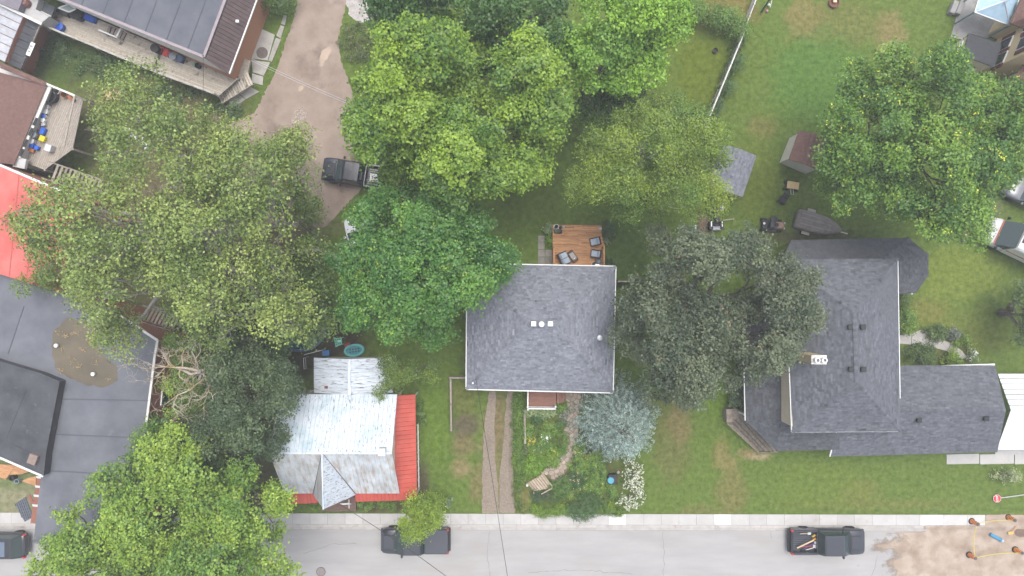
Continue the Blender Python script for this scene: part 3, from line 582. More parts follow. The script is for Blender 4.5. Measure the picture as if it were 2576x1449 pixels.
# ---- white metal-roofed house with the red porch roof
M_wmet = mat('peeling_white_metal', (.40, .52, .58), (.63, .69, .755), scale=.5, rough=.5, lo=.32, hi=.52, c3=(.13, .115, .13), s3=5.5, v3=(2.6, .28, 1), t3=(.57, .67), tint=.05, spec=.4)
M_wmet2 = mat('rusty_white_metal', (.47, .52, .56), (.65, .69, .72), scale=.9, rough=.5, c3=(.36, .235, .14), s3=1.3, v3=(2.8, .45, 1), t3=(.44, .78), tint=.07, spec=.4)
M_wmet3 = mat('flaking_white_metal', (.54, .60, .67), (.66, .71, .76), scale=1.2, rough=.5, c3=(.12, .105, .115), s3=4, v3=(.3, 3.4, 1), t3=(.53, .66), tint=.05, spec=.4)
M_red = mat('red_steel', (.47, .075, .05), (.55, .105, .075), scale=1.5, rough=.45, tint=.08)
def white_house():
    h = thing('house', 'old house with peeling white metal roof and red porch roof beside the street', 'house', P(870, 1110))
    XL, XR = -17.0, -8.4; yu, yr, yl = -7.78, -11.55, -15.35; zu, zr, zl = 4.0, 6.2, 3.0
    MB().prism([(XL + .3, yl + .4), (XR - .35, yl + .4), (XR - .35, yu - .3), (XL + .3, yu - .3)], 0, 3.0).build('wall', mat('grey_clapboard', (.50, .46, .40), (.60, .56, .50), scale=3), h)
    mb = MB(); x = XR - .36
    mb.add([(x, yl + .4, 2.9), (x, yu - .3, 2.9), (x, yu - .3, 3.75), (x, yr, 5.95), (x, yl + .4, 3.1)], [(0, 1, 2, 3, 4)]); mb.build('gable', M_cream, h)
    strips(h, 'roof_panel', [(XL, yr, zr), (XR, yr, zr), (XR, yu, zu), (XL, yu, zu)], .3, M_wmet, gap=.004, rib=.025, ribw=.03)
    # front slope left and right of the gable
    px = -13.3; pf = -15.6; zf = 5.85; vl, vr = -14.85, -11.7
    strips(h, 'roof_panel', [(XL, yr, zr), (px, yr, zr), (vl, yl, zl), (XL, yl, zl)], .3, M_wmet2, gap=.004, rib=.02, ribw=.025)
    strips(h, 'roof_panel', [(px, yr, zr), (XR, yr, zr), (XR, yl, zl), (vr, yl, zl)], .3, M_wmet2, gap=.004, rib=.02, ribw=.025)
    for sx in (vl, vr):
        f = [(px, yr, zr + .03), (px, pf, zf), (sx - .0, yl - .12, zl - .05)]
        strips(h, 'gable_panel', f, .32, M_wmet2 if sx == vl else M_wmet3, along=(1, 0, 0), gap=.004, rib=.015, ribw=.025)
        MB().beam(Vector((px, yr, zr)), Vector((sx, yl, zl + .03)), .07, .03).build('valley', mat('dark_flashing', (.12, .11, .11), rough=.6), h)
    MB().beam((px, yr, zr + .06), (px, pf, zf + .04), .1, .03).build('ridge_cap', M_wmet, h)
    MB().add([(vl + .25, yl + .35, 2.9), (vr - .25, yl + .35, 2.9), (px, yl + .35, 5.6)], [(0, 1, 2)]).build('gable', M_offw, h)
    MB().beam((XL, yr, zr + .05), (XR, yr, zr + .05), .14, .04).build('ridge_cap', M_wmet, h)
    p = K('c2', 848, 625, 6.2); c = MB().box(p, (.42, .42, .8)).build('chimney', M_metal, h); MB().box(p + Vector((0, 0, .45)), (.5, .5, .1)).build('cap', M_white, c)
    # rear part
    yt, yb = -5.2, yu - .05
    MB().prism([(-14.5, yt - .25), (-9.2, yt - .25), (-9.2, yb), (-14.5, yb)], 0, 3.0).build('wall', M_offw, h)
    strips(h, 'roof_panel', [(-14.8, yt, 3.0), (-14.8, yb, 3.0), (-11.86, yb, 4.15), (-11.86, yt, 4.15)], .27, M_wmet3, gap=.006, rib=.018, ribw=.03)
    strips(h, 'roof_panel', [(-8.9, yt, 3.0), (-8.9, yb, 3.0), (-11.86, yb, 4.15), (-11.86, yt, 4.15)], .27, M_wmet3, gap=.006, rib=.018, ribw=.03)
    MB().beam((-11.86, yt, 4.19), (-11.86, yb, 4.19), .2, .04).build('ridge_cap', M_wmet, h)
    MB().box(K('r', 612, 1105, 3.5) + Vector((0, 0, .1)), (.2, .18, .16)).build('roof_vent', mat('rust', (.22, .07, .06), rough=.8), h)
    # red porch roofs
    ot, ob = P(1044.7, 992, 2.35), P(1049.5, 1257, 2.35); wx = XR - .33
    strips(h, 'porch_roof_panel', [ot, ob, (wx, yl + .35, 3.0), (wx, ot.y, 3.0)], .33, M_red, gap=.004, rib=.03, ribw=.035)
    fl = P(727, 1268, 2.35); g1, g2 = P(800, 1265, 2.35), P(895, 1262, 2.35); yi = yl + .3; zi = 2.85
    strips(h, 'porch_roof_panel', [fl, g1, (g1.x, yi, zi), (fl.x, yi, zi)], .28, M_red, gap=.004, rib=.03, ribw=.035)
    strips(h, 'porch_roof_panel', [g2, ob, (wx, yi, zi), (g2.x, yi, zi)], .28, M_red, gap=.004, rib=.03, ribw=.035)
    for p in (ot, ob, fl, g1, g2): MB().box((p.x - .15 if p.x > -9 else p.x + .1, p.y + (.2 if p.y < -10 else -.2), 1.15), (.1, .1, 2.3)).build('post', M_white, h)
    # side rail and the front steps
    MB().beam(K('c2', 1078, 450, .9), K('c2', 1084, 868, .9), .09, .06).build('rail', M_offw, h)
    for i in range(8): MB().box(K('c2', 1078, 450, .45).lerp(K('c2', 1084, 868, .45), i / 7), (.06, .06, .9)).build('rail_post', M_offw, h)
    pd = KL('c2', [(445, 935), (670, 930), (670, 1022), (445, 1025)], .5); M_pd = mat('brown_deck', (.14, .085, .07), (.2, .13, .11), scale=6, rough=.8, tint=.15)
    strips(h, 'porch_board', pd, .14, M_pd, along=(1, 0, 0), gap=.01, th=.06)
    MB().prism([(p.x, p.y) for p in pd], 0, .43).build('porch_base', M_pd, h)
    a, b = K('c2', 560, 975, 1.3), K('c2', 625, 970, 1.3)
    for i in range(3): MB().beam(a.lerp(b, .1) - Vector((0, i * .14, i * .35)), b - Vector((0, i * .14, i * .35)), .05, .05).build('rail', M_white, h)
    MB().beam(b + Vector((.0, .3, 0)), b + Vector((0, -.4, 0)), .05, .05).build('rail', M_white, h)
white_house()
# ---- flat-roofed building, lower left
M_mem = mat('roof_membrane', (.115, .122, .142), (.16, .168, .19), scale=.6, rough=.8, c3=(.19, .2, .215), s3=.9, t3=(.6, .8), bump=.1, bscale=40)
M_mem2 = mat('old_roof_felt', (.05, .052, .06), (.085, .088, .098), scale=.9, rough=.9, c3=(.15, .15, .155), s3=2.2, t3=(.62, .8), bump=.15, bscale=30)
def flat_building():
    z = 4.5; h = thing('flat_roof_building', 'dark flat-roofed brick building with a big puddle on its roof', 'building', P(230, 1080))
    poly = PL([(-60, 668), (106, 722), (150, 735), (270, 775), (285, 782), (398, 856), (391, 894), (369, 1070), (334, 1363), (84, 1363), (104, 1192), (0, 1146), (-60, 1122)], z)
    main = [p for p in poly]; low = [p * 1 for p in main]
    MB().prism([(p.x, p.y) for p in main], 0, z - .02).build('wall', M_brick, h)
    MB().prism([(p.x, p.y) for p in main], z - .02, z).build('roof', M_mem, h)
    edges = [(4, 5), (5, 6), (6, 7), (7, 8), (8, 9)]
    for i, j in edges: MB().beam(poly[i] + Vector((0, 0, .05)), poly[j] + Vector((0, 0, .05)), .16, .12).build('coping', M_offw if i in (4, 5, 6) else M_mem, h)
    M_seam = mat('seam', (.095, .10, .115), rough=.9)
    for a, b in (((105, 1003), (372, 1008)), ((120, 1092), (366, 1102)), ((115, 1184), (330, 1196)), ((60, 770), (20, 890))):
        MB().beam(P(*a, z + .012), P(*b, z + .012), .07, .02).build('seam', M_seam, h)
    r = PL([(-60, 890), (0, 910), (101, 940), (149, 960), (115, 1140), (109, 1196), (0, 1149), (-60, 1125)], z + .75)
    rr = MB().prism([(p.x, p.y) for p in r], z, z + .75).build('upper_roof', M_mem2, h)
    for i in range(1, 5): MB().beam(r[i] + Vector((0, 0, .03)), r[i + 1] + Vector((0, 0, .03)), .12, .06).build('edge_trim', M_mem2, rr)
    MB().beam(r[5] + Vector((0, -.06, .0)), r[6] + Vector((0, -.06, 0)), .14, .1).build('fascia', M_white, rr)
    for a, b in (((62, 985), (14, 1105)), ((14, 1110), (100, 1155))): MB().beam(P(*a, z + .76), P(*b, z + .76), .1, .02).build('seam', M_mem2, rr)
    MB().rbox(P(84, 1155, z + .9) , (.62, .72, .3), rz=-.35).build('roof_hatch', mat('brown_hatch', (.23, .17, .15), (.28, .21, .18), scale=4), rr)
    # mansard skirt with pale battens on the left side
    M_mans = mat('rusty_mansard', (.27, .105, .07), (.36, .155, .105), scale=5, rough=.85, c3=(.55, .42, .33), s3=2, t3=(.68, .8))
    a, b = K('l', 505, 300, z - .05), K('l', 425, 838, z - .05); c, d = K('l', 432, 290, 3.6), K('l', 355, 830, 3.4)
    sk = MB().slab([a, b, d, c], .06).build('mansard', M_mans, h)
    for t in (.0, .2, .4, .61): MB().beam(a.lerp(b, t) + Vector((0, 0, .03)), c.lerp(d, t) + Vector((0, 0, .03)), .16, .05).build('batten', M_white, sk)
    # chimney near the wall and vents, wall window
    p = K('b1', 720, 980, z + .9); c = MB().box(p - Vector((0, 0, .45)), (.5, .5, .9), rz=-.5).build('chimney', M_brick, h); MB().lathe(p, [(.36, 0), (.36, .08), (.2, .08), (.2, -.2)], 4).build('cap', M_offw, c)
    for q in (K('b1', 413, 1196, z), K('c1', 622, 120, z)): MB().lathe(q, [(.1, 0), (.1, .18), (.15, .19), (.14, .26), (.03, .3)], 12).build('drain_cover', M_white, h)
    for (a, b) in (((395, 880), (391, 900)),): pass
    w = P(383, 1000, 3.2); wo = MB().box(Vector((poly[7].x + .55, w.y, 2.9)), (.1, 1.1, 1.2), rz=-.1).build('window', M_white, h); MB().box(Vector((poly[7].x + .6, w.y, 2.9)), (.1, .95, 1.05), rz=-.1).build('pane', M_glass, wo)
    # puddle with leaves
    pud = KL('b1', [(365, 1200), (388, 1085), (480, 1000), (620, 1020), (690, 1085), (690, 1180), (740, 1270), (815, 1330)], z) + KL('c1', [(770, 70), (775, 165), (690, 208), (560, 195), (440, 140), (385, 100), (350, 20)], z)
    pd = rough_poly(pud, .25, .05, 11); mb = MB(); mb.face([Vector((p.x, p.y, z + .012)) for p in pd][::-1]) ; mb.build('roof_puddle', mat('roof_water', (.10, .082, .05), (.155, .125, .078), scale=.6, rough=.25, spec=.5), h)
    mb = MB(); M_lit = mat('leaf_litter', (.30, .215, .11), (.42, .31, .16), scale=9, tint=.3)
    for cx, cy in ((413, 1100), (520, 1110), (830, 1130), (885, 1155), (965, 1165), (805, 1225), (625, 1165), (445, 1225), (515, 1300), (565, 1345), (680, 1315), (425, 1375), (765, 1435), (550, 1110), (880, 1070), (930, 1105), (470, 1130), (590, 1230)):
        q = K('b1', cx, cy, z + .03)
        for i in range(random.randint(6, 22)): mb.box(q + Vector((random.gauss(0, .13), random.gauss(0, .1), random.random() * .03)), (.07, .05, .006), rz=random.random() * 6, rx=random.gauss(0, .4), t=random.gauss(0, .5))
    mb.build('leaf_litter', M_lit, h, kind='stuff')
flat_building()
# ---- red roof building and the brown shingled one, left edge
M_wood = mat('grey_deck_board', (.30, .255, .21), (.42, .375, .32), scale=6, rough=.95, tint=.22, bump=.4, bscale=25, c3=(.15, .12, .10), s3=3, t3=(.58, .74))
M_wood2 = mat('bleached_deck_board', (.42, .37, .30), (.54, .49, .41), scale=6, rough=.95, tint=.18, bump=.4, bscale=25, c3=(.13, .105, .085), s3=2.2, v3=(1, 1, 1), t3=(.58, .7))
def stairs(name, label, top, bot, width, n, m, cat='stairs', rail=True, parent=None):
    top, bot = Vector(top), Vector(bot); d = bot - top; fl = Vector((d.x, d.y, 0)); rz = math.atan2(fl.y, fl.x); sd = Vector((-fl.y, fl.x, 0)).normalized() * width / 2
    root = parent or thing(name, label, cat, (bot.x, bot.y, 0))
    for i in range(n):
        p = top + d * (i + .5) / n; MB().box(p, (fl.length / n * .78, width, .05), rz=rz, t=random.uniform(-1, 1)).build('tread', m, root)
    for s in (-1, 1):
        MB().beam(top + sd * s - Vector((0, 0, .12)), bot + sd * s - Vector((0, 0, .12)), .05, .22).build('stringer', m, root)
        if rail:
            MB().beam(top + sd * s + Vector((0, 0, .9)), bot + sd * s + Vector((0, 0, .9)), .07, .06).build('handrail', m, root)
            for t in (0, .5, 1): MB().box(top.lerp(bot, t) + sd * s + Vector((0, 0, .4)), (.07, .07, 1.0), rz=rz).build('post', m, root)
    return root
def left_buildings():
    z = 5.0; h = thing('red_roof_building', 'brick building with flat bright red roof at the left edge', 'building', P(80, 560))
    poly = PL([(-60, 390), (0, 415), (212, 505), (150, 735), (106, 722), (0, 690), (-60, 668)], z)
    MB().prism([(p.x, p.y) for p in poly], 0, z - .02).build('wall', M_brick, h)
    MB().prism([(p.x, p.y) for p in poly], z - .02, z + .02).build('roof', mat('red_membrane', (.50, .10, .085), (.58, .145, .125), scale=.5, rough=.7, c3=(.62, .22, .19), s3=.3, t3=(.5, .8)), h)
    MB().beam(poly[1] + Vector((0, 0, .05)), poly[2] + Vector((0, 0, .05)), .16, .08).build('edge_flashing', M_white, h)
    for t in (.2, .4, .6, .8): MB().beam(poly[0].lerp(poly[2], t) + Vector((0, 0, .025)), poly[6].lerp(poly[3], t) + Vector((0, 0, .025)), .06, .02).build('seam', mat('red_seam', (.42, .09, .075), rough=.8), h)
    low = PL([(200, 520), (345, 560), (330, 640), (190, 650)], 3.2); MB().prism([(p.x, p.y) for p in low], 0, 3.2).build('low_wing', M_brick, h)
    MB().prism(inset(low, -.1), 3.2, 3.3).build('low_roof', M_shb, h)
    stairs('wooden_stairs', 'long brown wooden stairs going down past the brick wall of the red-roofed building', K('a1', 400, 1290, 3.0), K('a1', 840, 1440, .6), 1.3, 14, M_wood)
    stairs('wooden_stairs', 'short brown wooden stairs behind the flat-roofed building with the puddle', K('b1', 1040, 960, 2.6), K('b1', 1270, 1030, .8), 1.25, 9, M_wood)
    # brown shingled roof
    z = 4.0; b = thing('brown_roof_building', 'building with reddish brown shingled roof beside the cluttered wooden deck', 'building', P(60, 300))
    a = KL('a1', [(-120, 410), (350, 640), (105, 1235), (-120, 1180)], z); a[0].z = a[3].z = 5.2
    MB().prism([(p.x, p.y) for p in a], 0, z - .05).build('wall', M_offw, b)
    a[0] = a[0] + Vector((-4, 0, 0)); a[3] = a[3] + Vector((-4, 0, 0)); roof_faces(b, [a], M_shb); n = None
    f = KL('a1', [(-10, 460), (365, 622)], z); MB().slab([a[1], f[1], f[0] + Vector((0, 0, .9)), K('a1', -10, 495, 4.95)], .06).build('hip', M_shb, b); caps(b, a[1] + Vector((0, 0, .02)), K('a1', 5, 498, 4.95), M_shb)
    e0, e1 = K('a1', 378, 640, z - .2), K('a1', 140, 1180, z - .2); MB().beam(e0, e1, .34, .1).build('eave_board', M_offw, b)
    for t in (.5, .64, .8, .93):
        p = e0.lerp(e1, t) + Vector((.1, -.05, .06)); w = MB().box(p, (.6, .2, .03), rz=1.13).build('window', M_dark, b)
    MB().rbox(K('a1', 155, 1225, 3.6), (.9, .75, .3), rz=-.2).build('roof_box', mat('pale_tarp', (.5, .5, .5), (.58, .58, .58)), b)
    # raised deck
    dk = thing('wooden_deck', 'raised grey wooden deck cluttered with bins beside the brown shingled roof', 'deck', P(180, 300)); zd = 3.0
    dp = KL('a1', [(395, 650), (625, 745), (545, 1120), (335, 1275), (170, 1215)], zd); al = K('a1', 395, 650, zd) - K('a1', 165, 1215, zd)
    strips(dk, 'deck_board', dp, .15, M_wood, along=al, gap=.012, th=.04, cut=3)
    for i in range(5): MB().box(Vector((dp[i].x, dp[i].y, 1.5)), (.14, .14, 3.0)).build('post', M_wood, dk)
    MB().beam(dp[0] + Vector((0, 0, 1.0)), dp[1] + Vector((0, 0, 1.0)), .14, .06).build('rail', M_offw, dk)
    for i in range(5): MB().box(dp[0].lerp(dp[1], i / 4) + Vector((0, 0, .5)), (.08, .08, 1.0)).build('rail_post', M_offw, dk)
    MB().beam(dp[1] + Vector((0, 0, 1.0)), dp[2] + Vector((0, 0, 1.0)), .12, .05).build('rail', M_wood, dk)
    return zd
ZD = left_buildings()
# ---- long building with the deck, upper left
def long_building():
    h = thing('long_building', 'long building with dark grey roof and brown ribbed mansard at the top left', 'building', P(420, 60))
    z = 4.6; M_rf = mat('charcoal_roof', (.10, .108, .13), (.135, .143, .165), scale=.7, rough=.9, c3=(.16, .165, .18), s3=1.5, t3=(.62, .8), bump=.1, bscale=40)
    a, b, c = K('a1', 470, -5, z), K('a1', 1532, 428, z), K('a1', 1700, -20, z); d0 = (a - b); up = (c - b)
    pa, pb, pc, pd = b + d0 * 1.5, b, b + up * 2.2, b + d0 * 1.5 + up * 2.2
    MB().prism([(p.x, p.y) for p in (pa, pb, pc, pd)], 3.0, z).build('roof', M_rf, h)
    al = up.normalized()
    for t in (.12, .27, .42, .57, .72, .87): MB().beam(pb.lerp(b + d0, t) + Vector((0, 0, .008)), pb.lerp(b + d0, t) + up * 2 + Vector((0, 0, .008)), .08, .016).build('seam', mat('roof_seam', (.085, .09, .11), rough=.9), h)
    MB().beam(pa + Vector((0, 0, .04)), pb + Vector((0, 0, .04)), .2, .1).build('edge_trim', mat('mauve_trim', (.30, .25, .27), (.36, .31, .32), scale=3), h)
    MB().beam(pb + Vector((0, 0, .04)), pc + Vector((0, 0, .04)), .2, .1).build('edge_trim', MATS['mauve_trim'], h)
    # mansard on the right end
    M_mn = mat('brown_steel', (.115, .082, .082), (.15, .11, .11), scale=2, rough=.55, tint=.1)
    e0, e1 = K('a1', 1716, 553, 3.1), K('a1', 1925, -10, 3.1); e2 = e0 + (e1 - e0) * 1.7
    strips(h, 'mansard_panel', [pb + Vector((.1, 0, -.1)), e0, e2, pc + Vector((.1, 0, -.1))], .3, M_mn, gap=.006, rib=.03, ribw=.04)
    MB().beam(e0 + Vector((.05, 0, -.05)), e2 + Vector((.05, 0, -.05)), .1, .1).build('gutter', M_white, h)
    MB().beam(pb, e0, .1, .1).build('hip_trim', M_mn, h)
    # body below
    n = Vector((-up.y, up.x, 0)).normalized(); g0 = Vector((e0.x, e0.y, 0)); g2 = Vector((e2.x, e2.y, 0)); w = d0.normalized() * .25
    bp = [(g0 + w), (g2 + w), Vector((pd.x, pd.y, 0)), Vector((pa.x, pa.y, 0)) + up.normalized() * .6]
    MB().prism([(p.x, p.y) for p in bp], 0, 3.05).build('wall', mat('orange_brick', (.46, .215, .125), (.58, .31, .20), scale=14, vec=(1, 1, 3), rough=.95, bump=.5, bscale=25), h)
    s1 = K('a1', 573, 62, 3.3); s1 = s1 + (s1 - e0) * .6
    MB().slab([pa + Vector((0, -.02, -.1)), pb + Vector((0, -.02, -.1)), e0, s1], .06).build('front_skirt', M_offw, h)
    MB().box(K('a1', 1782, 160, 3.9), (.22, .2, .12)).build('roof_vent', M_white, h)
    # timber deck along the front
    dk = thing('wooden_deck', 'long bleached wooden deck along the front of the charcoal-roofed building', 'deck', P(320, 120)); zd = 1.3
    dpts = KL('a1', [(180, 60), (560, 70), (1715, 565), (1790, 590), (1640, 722), (1200, 560), (730, 362), (300, 188), (130, 105)], zd)
    al = K('a1', 1640, 722, zd) - K('a1', 730, 362, zd)
    st0 = KL('a1', [(820, 195), (958, 245), (925, 312), (795, 258)], zd)
    strips(dk, 'deck_board', dpts, .16, M_wood2, along=al, gap=.012, th=.04, cut=4)
    for i in (2, 3, 4, 5, 6, 7, 8): MB().box(Vector((dpts[i].x, dpts[i].y, .65)), (.14, .14, 1.25)).build('post', M_wood, dk)
    M_rail = mat('grey_rail', (.40, .37, .33), (.52, .49, .45), scale=3, rough=.9, c3=(.25, .22, .19), s3=2, t3=(.55, .7))
    for i, j in ((4, 5), (5, 6), (6, 7), (7, 8)):
        a_, b_ = dpts[i] + Vector((0, 0, .9)), dpts[j] + Vector((0, 0, .9)); MB().beam(a_, b_, .14, .05).build('rail', M_rail, dk)
        MB().beam(a_ - Vector((0, 0, .5)), b_ - Vector((0, 0, .5)), .05, .05).build('rail', M_offw, dk)
        for q in range(5): MB().box(a_.lerp(b_, q / 5) - Vector((0, 0, .45)), (.09, .09, .9)).build('rail_post', M_offw, dk)
    MB().beam(K('a1', 1195, 410, 1.5), K('a1', 1152, 510, 1.5), .06, .3).build('partition', M_wood, dk)
    # stair well on the deck
    sw = thing('stair_well', 'stair well with white rail cut into the long bleached deck', 'stairs', K('a1', 875, 255))
    MB().prism([(p.x, p.y) for p in st0], 1.3, 1.32).build('well', M_dark, sw)  # black plate on uncut boards, painted in for the opening's shaded depth
    for i in range(5):
        p = st0[0].lerp(st0[1], (i + .5) / 5); q = st0[3].lerp(st0[2], (i + .5) / 5); MB().beam(p + Vector((0, 0, .08 - i * .01)), q + Vector((0, 0, .08 - i * .01)), .22, .05, random.uniform(-1, 1)).build('tread', M_wood, sw)
    for a_, b_ in ((3, 2), (2, 1)): MB().beam(st0[a_] + Vector((0, 0, .9)), st0[b_] + Vector((0, 0, .9)), .11, .06).build('rail', M_white, sw)
    for i in (1, 2, 3): MB().box(st0[i] + Vector((0, 0, .45)), (.09, .09, .9)).build('post', M_white, sw)
    stairs('wooden_stairs', 'narrow weathered stairs at the pointed end of the long bleached deck', K('a1', 1880, 585, 1.3), K('a1', 1645, 735, .3), 1.0, 14, M_wood2, rail=False)
    MB().prism([(p.x, p.y) for p in KL('a1', [(1750, 420), (1880, 455), (1850, 590), (1720, 560)], 1.1)], .9, 1.1).build('landing', M_wood, dk)
    # grey annexes at the far left
    an = thing('annex', 'low annex with pale torn metal sheets and dark felt at the top left corner', 'annex', P(60, 90)); M_sheet = mat('pale_sheet', (.36, .37, .40), (.47, .48, .51), scale=2.5, rough=.6, tint=.12)
    q = [K('t', x, y, 3.0) for x, y in ((-200, -20), (330, 235), (180, 580), (70, 880), (-200, 760))]; q2 = [(p.x, p.y) for p in q]
    MB().prism(q2, 0, 2.9).build('wall', M_brick, an)
    strips(an, 'roof_sheet', q, .62, M_sheet, along=K('t', 330, 235) - K('t', 0, 80), gap=.05, th=.05, cut=2)
    q = [K('t', x, y, 2.6) for x, y in ((335, 235), (560, 340), (300, 985), (75, 890), (190, 590))]
    strips(an, 'felt_strip', q, .55, M_mem2, gap=.03, along=K('t', 560, 340) - K('t', 335, 235), th=.1)
    e0, e1 = K('t', 575, 340, 2.5), K('t', 295, 985, 2.5); MB().beam(e0, e1, .16, .14).build('edge_beam', M_wood, an)
    MB().prism([(p.x, p.y) for p in (K('t', 335, 235), K('t', 560, 340), K('t', 300, 985), K('t', 75, 890))], 0, 2.3).build('lower_wall', M_mem2, an)
    u = thing('upper_annex', 'mauve roofed annex with white edge in the top left corner', 'annex', P(60, 15))
    q = [K('t', x, y, 3.6) for x, y in ((-200, -120), (330, -30), (260, 150), (0, 50), (-200, -30))]; MB().prism([(p.x, p.y) for p in q], 0, 3.6).build('body', mat('mauve_felt', (.17, .155, .18), (.23, .21, .24), scale=2), u)
    q = [K('t', x, y, 3.0) for x, y in ((330, -30), (560, -30), (510, 130), (700, 235), (590, 330), (265, 150))]; MB().prism([(p.x, p.y) for p in q], 0, 3.0).build('pale_roof', mat('pale_concrete', (.42, .41, .41), (.50, .49, .48), scale=2), u)
    MB().beam(K('t', -20, 45, 3.4), K('t', 600, 345, 3.1), .2, .12).build('white_edge', M_offw, u)
    w = MB().slab([K('t', x, y, 2.4) for x, y in ((550, -10), (790, 100), (730, 235), (515, 125))], .1).build('skylight', mat('dark_panel', (.075, .085, .095), (.11, .12, .13), scale=3, rough=.4), u)
    MB().beam(K('t', 515, 125, 2.45), K('t', 730, 235, 2.45), .08, .08).build('frame', M_white, w); MB().lathe(K('t', 400, 60, 3.0), [(.3, 0), (.3, .3), (.2, .5), (.1, .5)], 10).build('roof_vent', mat('rust2', (.24, .12, .10), rough=.8), u)
    # house number board: 478
    p = K('t', 437, 700, 2.72); al = (e1 - e0).normalized(); rz = math.atan2(-al.y, -al.x)
    s = thing('house_number_board', 'white board with black number 478 on the annex edge beam', 'sign', (p.x, p.y, 2.65)); MB().box(p, (1.05, .34, .04), rz=rz).build('board', M_white, s)
    cu = bpy.data.curves.new('number', 'FONT'); cu.body = '478'; cu.size = .34; cu.extrude = .004; cu.align_x = 'CENTER'; cu.align_y = 'CENTER'; cu.space_character = 1.25
    to = bpy.data.objects.new('number_curve', cu); COL.objects.link(to); dg = bpy.context.evaluated_depsgraph_get(); me = bpy.data.meshes.new_from_object(to.evaluated_get(dg)); bpy.data.objects.remove(to)
    me.materials.clear(); me.materials.append(M_dark); o = link('number', me, s); o.location = p + Vector((0, 0, .026)) - Vector((p.x, p.y, 2.65)); o.rotation_euler = (0, 0, rz)
    return zd
ZL = long_building()
